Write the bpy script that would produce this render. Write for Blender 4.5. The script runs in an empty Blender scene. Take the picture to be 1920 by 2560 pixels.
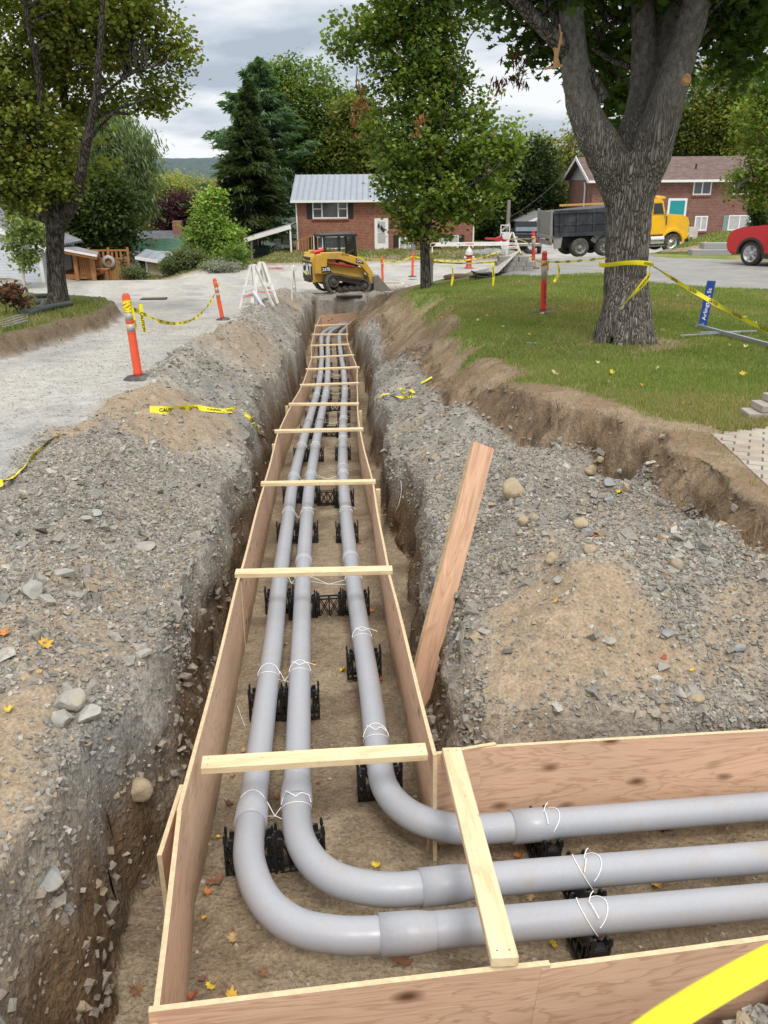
import bpy, bmesh, math, random
import numpy as np
from mathutils import Vector, Matrix, Euler
random.seed(7); rng = np.random.default_rng(7)
R = math.radians; PI = math.pi
SC = bpy.context.scene; COL = SC.collection

# ------------------------------------------------------------------ camera model (real lens: 28 mm equivalent, pitched down)
F = 2070.0; PITCH = R(21.85); ROLL = R(0.5)
CP, SP = math.cos(PITCH), math.sin(PITCH); CR, SR = math.cos(ROLL), math.sin(ROLL)
def ray(px, py):
    """direction through a photo pixel, scaled so that y (forward) is 1"""
    u = (px-960)/F; v = (1280-py)/F
    u, v = u*CR + v*SR, -u*SR + v*CR
    X, Y, Z = u, CP + v*SP, -SP + v*CP
    return X/Y, Z/Y
def W(px, py, D):
    a, b = ray(px, py); return Vector((a*D, D, b*D))
def ppm(D): return F*.95/D        # rough photo pixels per metre at forward distance D

cam = bpy.data.cameras.new('camera'); co = bpy.data.objects.new('camera', cam); COL.objects.link(co)
cam.sensor_fit = 'VERTICAL'; cam.sensor_height = 24.0; cam.lens = F/2560*24
cam.clip_start = .05; cam.clip_end = 9000
co.matrix_world = Matrix.Rotation(PI/2-PITCH, 4, 'X') @ Matrix.Rotation(-ROLL, 4, 'Z')
cam.dof.use_dof = True; cam.dof.focus_distance = 7.0; cam.dof.aperture_fstop = 7.0
SC.camera = co

# ------------------------------------------------------------------ noise
def _h(ix, iy, iz, s):
    n = (ix*374761393 + iy*668265263 + iz*2147483647 + s*1274126177) & 0xffffffff
    n = ((n ^ (n >> 13))*1274126177) & 0xffffffff
    n = ((n ^ (n >> 16))*2246822519) & 0xffffffff
    return ((n ^ (n >> 15)) & 0xffffff)/float(0xffffff)
def vn(x, y, z=0.0, s=0):
    if np.ndim(z) == 0 and z == 0:
        x = np.asarray(x, float); y = np.asarray(y, float); ix = np.floor(x); iy = np.floor(y); fx = x-ix; fy = y-iy
        fx = fx*fx*(3-2*fx); fy = fy*fy*(3-2*fy); ix = ix.astype(np.int64); iy = iy.astype(np.int64)
        a = _h(ix, iy, 0, s); b = _h(ix+1, iy, 0, s); c = _h(ix, iy+1, 0, s); d = _h(ix+1, iy+1, 0, s)
        a = a+(b-a)*fx; c = c+(d-c)*fx; return (a+(c-a)*fy)*2-1
    x = np.asarray(x, float); y = np.asarray(y, float); z = np.zeros_like(x)+z
    ix, iy, iz = np.floor(x).astype(np.int64), np.floor(y).astype(np.int64), np.floor(z).astype(np.int64)
    fx, fy, fz = x-ix, y-iy, z-iz
    fx, fy, fz = [f*f*(3-2*f) for f in (fx, fy, fz)]
    r = 0
    for a in (0, 1):
        for b in (0, 1):
            for c in (0, 1):
                w = (fx if a else 1-fx)*(fy if b else 1-fy)*(fz if c else 1-fz)
                r = r + w*_h(ix+a, iy+b, iz+c, s)
    return r*2-1
def fbm(x, y, z=0.0, o=4, s=0, g=.5):
    r = 0; a = 1; t = 0; zero = np.ndim(z) == 0 and z == 0
    for k in range(o):
        r = r + a*vn(np.asarray(x)*2**k, np.asarray(y)*2**k, 0.0 if zero else np.asarray(z)*2**k, s+k*7); t += a; a *= g
    return r/t
def sst(a, b, x):
    t = np.clip((x-a)/(b-a), 0, 1); return t*t*(3-2*t)

# ------------------------------------------------------------------ materials
class NT:
    def __init__(s, name):
        s.m = bpy.data.materials.new(name); s.m.use_nodes = True; s.t = s.m.node_tree; s.n = s.t.nodes
        s.b = s.n['Principled BSDF']; s.out = s.n['Material Output']
    def node(s, k, **kw):
        n = s.n.new(k)
        for a, v in kw.items():
            if a in n.inputs.keys(): n.inputs[a].default_value = v
            else: setattr(n, a, v)
        return n
    def l(s, a, b): s.t.links.new(a, b)
    def coord(s, scale=(1, 1, 1), kind='Object', rot=(0, 0, 0)):
        c = s.node('ShaderNodeTexCoord'); m = s.node('ShaderNodeMapping')
        m.inputs['Scale'].default_value = scale; m.inputs['Rotation'].default_value = rot
        s.l(c.outputs[kind], m.inputs[0]); return m.outputs[0]
    def noise(s, vec, scale, detail=5, rough=.6, dist=0):
        n = s.node('ShaderNodeTexNoise'); n.inputs['Scale'].default_value = scale
        n.inputs['Detail'].default_value = detail; n.inputs['Roughness'].default_value = rough
        n.inputs['Distortion'].default_value = dist
        s.l(vec, n.inputs['Vector']); return n.outputs['Fac']
    def vor(s, vec, scale, feat='F1', out='Distance'):
        n = s.node('ShaderNodeTexVoronoi', feature=feat); n.inputs['Scale'].default_value = scale
        s.l(vec, n.inputs['Vector']); return n.outputs[out]
    def ramp(s, fac, stops):
        n = s.node('ShaderNodeValToRGB'); e = n.color_ramp.elements
        while len(e) < len(stops): e.new(.5)
        for i, (p, c) in enumerate(stops):
            e[i].position = p; e[i].color = (c[0], c[1], c[2], 1) if not isinstance(c, (int, float)) else (c, c, c, 1)
        s.l(fac, n.inputs[0]); return n.outputs[0]
    def mix(s, a, b, fac=.5, mode='MIX'):
        n = s.node('ShaderNodeMix', data_type='RGBA', blend_type=mode)
        for v, i in ((fac, 0), (a, 6), (b, 7)):
            if isinstance(v, bpy.types.NodeSocket): s.l(v, n.inputs[i])
            elif i: n.inputs[i].default_value = (v[0], v[1], v[2], 1)
            else: n.inputs[0].default_value = v
        return n.outputs[2]
    def math(s, op, a, b=0):
        n = s.node('ShaderNodeMath', operation=op)
        for v, i in ((a, 0), (b, 1)):
            if isinstance(v, bpy.types.NodeSocket): s.l(v, n.inputs[i])
            else: n.inputs[i].default_value = v
        return n.outputs[0]
    def attr(s, name='Col'):
        n = s.node('ShaderNodeAttribute'); n.attribute_name = name; return n.outputs['Color']
    def col(s, c):
        if isinstance(c, bpy.types.NodeSocket): s.l(c, s.b.inputs['Base Color'])
        else: s.b.inputs['Base Color'].default_value = (c[0], c[1], c[2], 1)
    def bump(s, h, dist=.01, strength=1, prev=None):
        n = s.node('ShaderNodeBump'); n.inputs['Distance'].default_value = dist; n.inputs['Strength'].default_value = strength
        s.l(h, n.inputs['Height'])
        if prev is not None: s.l(prev, n.inputs['Normal'])
        s.l(n.outputs[0], s.b.inputs['Normal']); return n.outputs[0]
    def set(s, rough=.8, metal=0, spec=.5):
        s.b.inputs['Roughness'].default_value = rough; s.b.inputs['Metallic'].default_value = metal
        s.b.inputs['Specular IOR Level'].default_value = spec; return s
MATS = {}
def plain(name, c, rough=.6, metal=0, var=.12, scale=8, bump=0, dirt=None, spec=.5):
    """paint / plastic / metal with slight uneven tone, optional dirt colour"""
    if name in MATS: return MATS[name]
    s = NT(name); s.set(rough, metal, spec)
    v = s.coord(); n = s.noise(v, scale, 6, .65)
    f = s.ramp(n, [(.25, 1-var), (.75, 1+var*.6)])
    o = s.mix(c, f, 1, 'MULTIPLY')
    if dirt:
        d = s.noise(v, scale*.35, 7, .7); d = s.ramp(d, [(.48, 0), (.7, .75)])
        o = s.mix(o, dirt, d)
    s.col(o)
    r = s.ramp(n, [(.2, max(0, rough-.1)), (.8, min(1, rough+.12))]); s.l(r, s.b.inputs['Roughness'])
    if bump: s.bump(s.noise(v, scale*3, 5), bump)
    MATS[name] = s.m; return s.m

# ------------------------------------------------------------------ object helpers
def tag(o, label=None, cat=None, group=None, kind=None):
    for k, v in (('label', label), ('category', cat), ('group', group), ('kind', kind)):
        if v: o[k] = v
    return o
def empty(name, loc=(0, 0, 0), rz=0, label=None, cat=None, group=None, rot=None):
    o = bpy.data.objects.new(name, None); COL.objects.link(o); o.location = loc
    o.rotation_euler = rot if rot else (0, 0, rz); o.empty_display_size = .1
    return tag(o, label, cat, group)
def full_mat(o):
    m = o.matrix_basis.copy(); p = o.parent
    while p: m = p.matrix_basis @ m; p = p.parent
    return m
def link(name, me, parent=None):
    o = bpy.data.objects.new(name, me); COL.objects.link(o)
    if parent: o.parent = parent
    return o
class MB:
    def __init__(s): s.v = []; s.f = []; s.fm = []; s.sm = []
    def add(s, vs, fs, m=0, smooth=False):
        b = len(s.v); s.v += [Vector(v) for v in vs]
        for f in fs: s.f.append([b+i for i in f]); s.fm.append(m); s.sm.append(smooth)
        return s
    def box(s, c, d, rot=None, m=0, taper=1.0):
        x, y, z = [k/2 for k in d]; c = Vector(c)
        vs = [Vector((i*x*(taper if k > 0 else 1), j*y*(taper if k > 0 else 1), k*z)) for k in (-1, 1) for j in (-1, 1) for i in (-1, 1)]
        if rot is not None: vs = [rot @ v for v in vs]
        return s.add([v+c for v in vs], [(0, 2, 3, 1), (4, 5, 7, 6), (0, 1, 5, 4), (2, 6, 7, 3), (0, 4, 6, 2), (1, 3, 7, 5)], m)
    def bb(s, x0, x1, y0, y1, z0, z1, m=0): return s.box(((x0+x1)/2, (y0+y1)/2, (z0+z1)/2), (x1-x0, y1-y0, z1-z0), None, m)
    def bar(s, p, q, w, h, up=(0, 0, 1), m=0):
        p, q = Vector(p), Vector(q); d = q-p; L = d.length; d.normalize(); up = Vector(up)
        a = d.cross(up)
        if a.length < 1e-4: a = d.cross(Vector((1, 0, 0)))
        a.normalize(); b = a.cross(d)
        return s.box((p+q)/2, (L, w, h), Matrix((d, a, b)).transposed(), m)
    def tube(s, pts, r, n=10, m=0, caps=True, smooth=True, squash=None):
        pts = [Vector(p) for p in pts]; k = len(pts); rs = r if hasattr(r, '__len__') else [r]*k
        vs = []; prev = None
        for i, p in enumerate(pts):
            t = (pts[min(i+1, k-1)]-pts[max(i-1, 0)]).normalized()
            if prev is None:
                a = t.cross(Vector((0, 0, 1)));
                if a.length < 1e-3: a = t.cross(Vector((0, 1, 0)))
            else: a = prev - t*prev.dot(t)
            a.normalize(); prev = a; b = t.cross(a)
            for j in range(n):
                g = 2*PI*j/n; vs.append(p + (a*math.cos(g) + b*math.sin(g))*rs[i])
        fs = [(i*n+j, i*n+(j+1) % n, (i+1)*n+(j+1) % n, (i+1)*n+j) for i in range(k-1) for j in range(n)]
        s.add(vs, fs, m, smooth)
        if caps:
            s.add(vs[:n], [tuple(range(n))[::-1]], m); s.add(vs[-n:], [tuple(range(n))], m)
        return s
    def cyl(s, p, q, r, n=16, m=0, r2=None, smooth=True): return s.tube([p, q], [r, r if r2 is None else r2], n, m, True, smooth)
    def lathe(s, prof, n=20, c=(0, 0, 0), axis='Z', m=0, smooth=True):
        c = Vector(c); vs = []
        for r, z in prof:
            for j in range(n):
                g = 2*PI*j/n; x, y = r*math.cos(g), r*math.sin(g)
                vs.append(c + Vector({'Z': (x, y, z), 'Y': (x, z, y), 'X': (z, x, y)}[axis]))
        fs = [(i*n+j, i*n+(j+1) % n, (i+1)*n+(j+1) % n, (i+1)*n+j) for i in range(len(prof)-1) for j in range(n)]
        return s.add(vs, fs, m, smooth)
    def prism(s, poly, y0, y1, m=0, axis='Y', smooth=False, inset=0):
        """polygon in XZ extruded along Y (or YZ along X)"""
        n = len(poly)
        f = (lambda a, b, t: (a, t, b)) if axis == 'Y' else ((lambda a, b, t: (t, a, b)) if axis == 'X' else (lambda a, b, t: (a, b, t)))
        vs = [f(a, b, y0) for a, b in poly] + [f(a, b, y1) for a, b in poly]
        fs = [tuple(range(n)), tuple(range(2*n-1, n-1, -1))] + [(i, n+i, n+(i+1) % n, (i+1) % n) for i in range(n)]
        return s.add(vs, fs, m, smooth)
    def build(s, name, mats, parent=None, world=False, bevel=0, recentre=None, seg=1):
        vs = s.v; loc = Vector((0, 0, 0))
        if world and parent:
            inv = full_mat(parent).inverted(); vs = [inv @ v for v in vs]
        if parent is None and recentre is not False:
            lo = [min(v[i] for v in vs) for i in range(3)]; hi = [max(v[i] for v in vs) for i in range(3)]
            loc = Vector(((lo[0]+hi[0])/2, (lo[1]+hi[1])/2, lo[2])); vs = [v-loc for v in vs]
        me = bpy.data.meshes.new(name); me.from_pydata([tuple(v) for v in vs], [], s.f)
        if not isinstance(mats, (list, tuple)): mats = [mats]
        for m in mats: me.materials.append(m)
        me.polygons.foreach_set('material_index', s.fm); me.polygons.foreach_set('use_smooth', s.sm)
        bm = bmesh.new(); bm.from_mesh(me); bmesh.ops.recalc_face_normals(bm, faces=bm.faces)
        if bevel:
            bmesh.ops.remove_doubles(bm, verts=bm.verts, dist=1e-5)
            es = [e for e in bm.edges if len(e.link_faces) == 2 and e.calc_face_angle(0) > R(35)]
            bmesh.ops.bevel(bm, geom=es, offset=bevel, segments=seg, affect='EDGES', clamp_overlap=True)
        bm.to_mesh(me); bm.free(); me.update()
        o = link(name, me, parent); o.location = loc
        return o
def np_mesh(name, V, Fc, mat, parent=None, cols=None, smooth=False, nper=None, mats=None, mi=None):
    """fast mesh from numpy: Fc (n,k) all faces with k corners"""
    me = bpy.data.meshes.new(name); n, k = Fc.shape
    me.vertices.add(len(V)); me.vertices.foreach_set('co', np.asarray(V, np.float32).ravel())
    me.loops.add(n*k); me.loops.foreach_set('vertex_index', Fc.astype(np.int32).ravel())
    me.polygons.add(n); me.polygons.foreach_set('loop_start', np.arange(0, n*k, k, dtype=np.int32))
    me.polygons.foreach_set('loop_total', np.full(n, k, np.int32))
    me.polygons.foreach_set('use_smooth', np.full(n, smooth))
    if cols is not None:
        a = me.color_attributes.new('Col', 'FLOAT_COLOR', 'POINT')
        c = np.ones((len(V), 4), np.float32); c[:, :3] = cols; a.data.foreach_set('color', c.ravel())
    for m in (mats or [mat]): me.materials.append(m)
    if mi is not None: me.polygons.foreach_set('material_index', mi.astype(np.int32))
    me.update(calc_edges=True); me.validate()
    return link(name, me, parent)
def copy_tree(o, parent=None, loc=None, rz=None, label=None, group=None):
    c = o.copy(); COL.objects.link(c); c.parent = parent
    if loc is not None: c.location = loc
    if rz is not None: c.rotation_euler = (0, 0, rz)
    if label: c['label'] = label
    if group: c['group'] = group
    for ch in list(o.children): copy_tree(ch, c)
    return c
_TX = {}
def text_mesh(txt, size, bold=0.0, align='CENTER'):
    k = (txt, round(size, 4), round(bold, 4), align)
    if k not in _TX: _TX[k] = text_mesh_(txt, size, bold, align)
    vs, fs = _TX[k]; return [v.copy() for v in vs], list(fs)
def text_mesh_(txt, size, bold=0.0, align='CENTER'):
    cu = bpy.data.curves.new('lettering', 'FONT'); cu.body = txt; cu.size = size; cu.align_x = align; cu.align_y = 'CENTER'
    cu.offset = bold; cu.resolution_u = 2
    o = bpy.data.objects.new('lettering', cu); me = o.to_mesh()
    vs = [v.co.copy() for v in me.vertices]; fs = [tuple(p.vertices) for p in me.polygons]
    o.to_mesh_clear(); bpy.data.objects.remove(o); bpy.data.curves.remove(cu)
    return vs, fs
def text_on(txt, size, o, ux, uy, mat, parent, bold=.0, name='lettering', world=True, sx=1.0):
    """flat lettering: origin o, text x along ux, text y along uy"""
    vs, fs = text_mesh(txt, size, bold); o, ux, uy = Vector(o), Vector(ux).normalized(), Vector(uy).normalized()
    mb = MB(); mb.add([o + ux*v.x*sx + uy*v.y for v in vs], fs); return mb.build(name, mat, parent, world)
def catmull(pts, k=6):
    P = [Vector(p) for p in pts]; P = [P[0]*2-P[1]] + P + [P[-1]*2-P[-2]]; out = []
    for i in range(1, len(P)-2):
        a, b, c, d = P[i-1:i+3]
        for j in range(k):
            t = j/k; out.append(.5*((2*b)+(c-a)*t+(2*a-5*b+4*c-d)*t*t+(3*b-a-3*c+d)*t**3))
    out.append(P[-2]); return out

# ------------------------------------------------------------------ world and light: overcast day
w = bpy.data.worlds.new('World'); SC.world = w; w.use_nodes = True; nt = w.node_tree; nn = nt.nodes
bg = nn['Background']; sky = nn.new('ShaderNodeTexSky'); sky.sky_type = 'NISHITA'; sky.sun_disc = False
SUN_EL, SUN_AZ = R(56), R(168)
sky.sun_elevation = SUN_EL; sky.sun_rotation = SUN_AZ
bg.inputs[1].default_value = .09; nt.links.new(sky.outputs[0], bg.inputs[0])
tc = nn.new('ShaderNodeTexCoord'); sep = nn.new('ShaderNodeSeparateXYZ'); nt.links.new(tc.outputs['Generated'], sep.inputs[0])
def wm(op, a, b):
    n = nn.new('ShaderNodeMath'); n.operation = op
    for v, i in ((a, 0), (b, 1)):
        if isinstance(v, bpy.types.NodeSocket): nt.links.new(v, n.inputs[i])
        else: n.inputs[i].default_value = v
    return n.outputs[0]
zz = wm('MAXIMUM', sep.outputs[2], 0.0); den = wm('ADD', zz, .22)
cx = wm('DIVIDE', sep.outputs[0], den); cy = wm('DIVIDE', sep.outputs[1], den)
cv = nn.new('ShaderNodeCombineXYZ'); nt.links.new(cx, cv.inputs[0]); nt.links.new(cy, cv.inputs[1]); nt.links.new(wm('MULTIPLY', zz, 6.0), cv.inputs[2])
def wnoise(sc, det, dist, off):
    mp = nn.new('ShaderNodeMapping'); mp.inputs['Location'].default_value = off; nt.links.new(cv.outputs[0], mp.inputs[0])
    n = nn.new('ShaderNodeTexNoise'); n.inputs['Scale'].default_value = sc; n.inputs['Detail'].default_value = det
    n.inputs['Roughness'].default_value = .5; n.inputs['Distortion'].default_value = dist
    nt.links.new(mp.outputs[0], n.inputs['Vector']); return n.outputs['Fac']
n1 = wnoise(1.15, 6, .1, (3.1, 1.7, 0)); n2 = wnoise(3.2, 7, .1, (9, 4, 2))
nf = wm('ADD', wm('MULTIPLY', n1, .72), wm('MULTIPLY', n2, .28))
rp = nn.new('ShaderNodeValToRGB'); nt.links.new(nf, rp.inputs[0]); e = rp.color_ramp.elements
e[0].position = .41; e[0].color = (.50, .56, .65, 1); e[1].position = .565; e[1].color = (1.05, 1.06, 1.07, 1)
k_ = e.new(.48); k_.color = (.72, .775, .845, 1)
hz = nn.new('ShaderNodeValToRGB'); nt.links.new(zz, hz.inputs[0]); h = hz.color_ramp.elements       # brighter overhead, as an overcast sky is
h[0].position = 0; h[0].color = (.97, .98, 1.0, 1); h[1].position = 1; h[1].color = (2.75, 2.55, 2.3, 1)
k_ = h.new(.2); k_.color = (1.0, 1.0, 1.0, 1)
mx = nn.new('ShaderNodeMix'); mx.data_type = 'RGBA'; mx.blend_type = 'MULTIPLY'; mx.inputs[0].default_value = 1
nt.links.new(rp.outputs[0], mx.inputs[6]); nt.links.new(hz.outputs[0], mx.inputs[7])
bg2 = nn.new('ShaderNodeBackground'); nt.links.new(mx.outputs[2], bg2.inputs[0]); bg2.inputs[1].default_value = 1.0
ms = nn.new('ShaderNodeMixShader'); ms.inputs[0].default_value = .88
nt.links.new(bg.outputs[0], ms.inputs[1]); nt.links.new(bg2.outputs[0], ms.inputs[2]); nt.links.new(ms.outputs[0], nn['World Output'].inputs[0])
sl = bpy.data.lights.new('sun', 'SUN'); sl.energy = 2.1; sl.angle = R(14); sl.color = (1, .965, .91)
so = bpy.data.objects.new('sun', sl); COL.objects.link(so)
sd = Vector((math.sin(SUN_AZ)*math.cos(SUN_EL), math.cos(SUN_AZ)*math.cos(SUN_EL), math.sin(SUN_EL)))   # towards the sun
so.rotation_euler = sd.to_track_quat('Z', 'Y').to_euler(); so.location = (0, 0, 40)
SC.view_settings.view_transform = 'Standard'; SC.view_settings.look = 'None'; SC.view_settings.exposure = 0
SC.render.engine = 'CYCLES'
SC.cycles.max_bounces = 5; SC.cycles.diffuse_bounces = 3; SC.cycles.transparent_max_bounces = 6
SC.cycles.sample_clamp_indirect = 6
# ------------------------------------------------------------------ trench formwork line (heights below the eye, metres)
def prof(D): return np.interp(D, [-2, 3.15, 8.5, 24.4, 26.8, 29, 31.8, 40], [-1.78, -2.5, -3.10, -4.518, -4.628, -4.692, -4.76, -4.9])
def ztop(x, D):
    return prof(D) - .06*np.maximum(np.asarray(x)-.1, 0)*(1-sst(3.6, 5.0, D))
def hit(px, py, zf, d0=1.0, d1=90., off=0.0):
    """where the ray through a pixel meets the surface z = zf(x, y) + off"""
    a, b = ray(px, py); D = np.geomspace(d0, d1, 500); g = b*D - (zf(a*D, D)+off)
    k = np.where((g[:-1] > 0) & (g[1:] <= 0))[0]
    if len(k) == 0: i = int(np.argmin(abs(g))); return Vector((a*D[i], D[i], b*D[i]))
    lo, hi = D[k[0]], D[k[0]+1]
    for _ in range(30):
        m = (lo+hi)/2
        if b*m - (float(zf(np.array([a*m]), np.array([m]))[0])+off) > 0: lo = m
        else: hi = m
    return Vector((a*lo, lo, b*lo))
LEFT = [(376, 2570), (389, 2515), (464, 1991), (497, 1905), (602, 1440), (662, 1214), (697, 1082), (728, 1014), (755, 966), (771, 926), (779, 896), (779, 866), (784, 838), (790, 816), (803, 789)]
RIGHT = [(1084, 1888), (968, 1432), (930, 1209), (898, 1077), (892, 1013), (892, 961), (892, 921), (881, 890), (870, 863), (866, 838), (867, 813), (895, 790)]
LW = [hit(p[0], p[1], ztop) for p in LEFT]; RW = [hit(p[0], p[1], ztop) for p in RIGHT]
BACK = [hit(1084, 1891, ztop), hit(1192, 1872, ztop), hit(1920, 1828, ztop)]
FRONT = [hit(389, 2515, ztop), hit(1372, 2402, ztop), hit(1920, 2332, ztop)]
def extend(a, b, L): return b + (b-a).normalized()*L
BACK.append(extend(BACK[1], BACK[2], 1.4)); FRONT.append(extend(FRONT[1], FRONT[2], 1.6))
BACK[-1].z = float(ztop(BACK[-1].x, BACK[-1].y)); FRONT[-1].z = float(ztop(FRONT[-1].x, FRONT[-1].y))
LY = np.array([p.y for p in LW[1:]]); LX = np.array([p.x for p in LW[1:]])
RY = np.array([p.y for p in RW]); RX = np.array([p.x for p in RW])
def xl(D): return np.interp(D, LY, LX)
def xr(D): return np.interp(D, RY, RX)
BX = np.array([p.x for p in BACK]); BYY = np.array([p.y for p in BACK])
FX = np.array([p.x for p in FRONT]); FYY = np.array([p.y for p in FRONT])
D_END = LW[-1].y + .5

# ------------------------------------------------------------------ ground heights
def z_road(x, D):
    z = np.interp(D, [-5, 0, 2, 4, 10.6, 16.5, 22.4, 34, 46, 60, 75, 120], [-1.9, -1.95, -2.02, -2.08, -2.4, -2.93, -3.46, -4.25, -4.4, -4.75, -5.2, -6.5])
    return z
def z_lawn(x, D):
    z = np.interp(D, [0, 3, 6, 12.3, 15.8, 22, 28, 33, 40, 49, 62, 75, 120], [-1.9, -1.95, -2.0, -2.27, -2.35, -2.5, -2.68, -2.8, -3.3, -4.07, -4.3, -4.6, -5.5])
    z = z - np.clip((4-x)*.16, 0, .6)*sst(18, 26, D)
    zr = np.interp(D, [0, 30, 36, 46, 56, 66, 90], [0, -2.6, -2.65, -2.85, -3.2, -3.6, -3.8])
    kx = sst(14.5, 20, x)*sst(32, 38, D); return z*(1-kx) + zr*kx
def z_bench(x, D): return np.interp(D, [0, 1, 3.5, 5, 6.5, 9, 13.5, 20, 26, 34, 50, 120], [-1.9, -2.2, -2.5, -2.45, -2.38, -2.62, -2.86, -3.3, -3.75, -4.25, -4.4, -6.5])
CREST_PX = [(985, 748), (975, 775), (1045, 800), (1085, 835), (1110, 890), (1160, 915), (1235, 945), (1330, 990), (1400, 1012), (1500, 1030), (1560, 1060), (1640, 1085), (1700, 1140), (1790, 1195), (1850, 1240), (1925, 1300)]
CREST = [hit(p[0], p[1], z_lawn) for p in CREST_PX]
PLAT = np.array([(.3, 27.2), (.0, 25.5)] + [(p.x, p.y) for p in CREST] + [(3.3, 4.2), (3.6, 2.5), (4.2, -1), (70, -1), (70, 66), (30, 60), (16.5, 50), (12.5, 43), (9, 37), (6, 33), (3.0, 29.5)])
def pip(x, y, P):
    c = np.zeros(np.shape(x), bool); n = len(P)
    for i in range(n):
        x0, y0 = P[i]; x1, y1 = P[(i+1) % n]
        if y0 == y1: continue
        c ^= ((y0 > y) != (y1 > y)) & (x < (x1-x0)*(y-y0)/(y1-y0)+x0)
    return c
def sdf(x, y, P, closed=True):
    d = np.full(np.shape(x), 1e9); n = len(P)
    for i in range(n if closed else n-1):
        a = P[i]; b = P[(i+1) % n]; ex, ey = b[0]-a[0], b[1]-a[1]
        t = np.clip(((x-a[0])*ex+(y-a[1])*ey)/(ex*ex+ey*ey+1e-12), 0, 1)
        d = np.minimum(d, np.hypot(x-a[0]-t*ex, y-a[1]-t*ey))
    if closed: d = np.where(pip(x, y, P), d, -d)
    return d
# island of turf on the left (raised bed with the maple)
ISL_PX = [(-60, 850), (0, 838), (90, 822), (160, 800), (225, 790), (262, 775), (285, 756), (262, 742), (200, 738), (120, 735), (40, 728), (-60, 730)]
def z_isl(x, D): return z_road(x, D) + .36
ISL = np.array([(lambda q: (q.x, q.y))(hit(p[0], p[1], z_isl)) for p in ISL_PX])
def mounds(x, y):
    z = 0*x
    # spoil heap left of the trench
    cx = xl(y); u = cx - x
    wv = 1 + .35*vn(x*.25+3, y*.45, s=5)
    lh = np.interp(y, [0, 2.4, 4, 7, 10, 16, 24, 30, 33], [.0, .02, .16, .34, .34, .42, .55, .45, .1])
    z = z + lh*sst(.2, .55, u)*(1-sst(.9, 2.5*wv, u))*(1+.35*fbm(x*.8, y*.55, s=11, o=2))
    # spoil right of the trench
    u = x - xr(np.maximum(y, 3.2)); rh = np.interp(y, [3.3, 4.0, 5.5, 7, 11, 14, 20, 30, 36], [0, .05, .36, .42, .34, .18, .15, .25, 0])
    z = z + rh*sst(.25, .6, u)*(1-sst(.7, 1.5, u))
    for (px, py, D, r, hh) in ((1430, 1590, 4.3, .62, .26), (1640, 1400, 4.9, .7, .22), (1800, 1500, 4.6, .6, .2), (1280, 1180, 6.9, .5, .1), (1700, 1230, 6.2, .5, .16), (1330, 1390, 5.3, .45, -.1), (1530, 1330, 5.6, .5, -.12), (1900, 1450, 4.9, .5, .1), (1545, 1105, 7.0, .32, -.28), (1140, 930, 10.6, .6, -.30), (1330, 1040, 8.3, .35, -.15), (1000, 1180, 8.6, .3, .14)):
        c = W(px, py, D); z = z + hh*np.exp(-((x-c.x)**2+(y-c.y)**2)/(r*r))
    return z
def spoil_mask(x, y):
    """1 where excavated material lies"""
    u = xl(y) - x; wl = np.interp(y, [0, 2, 5, 10, 16, 24, 30], [4., 3., 2.2, 1.9, 1.9, 2.1, 2.4])
    wl = wl*(1 + .22*vn(x*.4, y*.8, s=21) + .12*vn(x*1.7, y*1.9, s=22))
    left = sst(0, .25, wl-u)
    right = np.where(x > (xl(y)+xr(y))*.5, 1.0, left)
    endf = 1-sst(34.0, 35.6, y + .8*vn(x*.7, y*.3, s=23))
    return np.where(x < (xl(y)+xr(y))*.5, left, right)*endf
def trench_d(x, y):
    """signed distance outside the dug trench floor (negative inside)"""
    yb = np.interp(x, BX, BYY); yf = np.interp(x, FX, FYY)
    n = .13*fbm(x*1.3, y*.8, s=31, o=3) + .05*fbm(x*5, y*3.2, s=32, o=2)
    gl = np.interp(y, [1.5, 2, 2.6, 3.2, 4.4, 6, 10, 34], [.16, .18, .33, .17, .12, .12, .16, .28]); gr = np.interp(y, [3, 3.7, 4.3, 7, 34], [.03, .06, .17, .22, .26])
    dm = np.maximum(np.maximum(xl(y)-gl - x, x - xr(y)-gr), np.maximum(yf-.25-y, y-D_END))
    db = np.maximum(np.maximum(y-yb-.03, yf-.03-y), xl(np.full_like(x, 2.5))-.2 - x)
    return np.minimum(dm, db) + n
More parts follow.
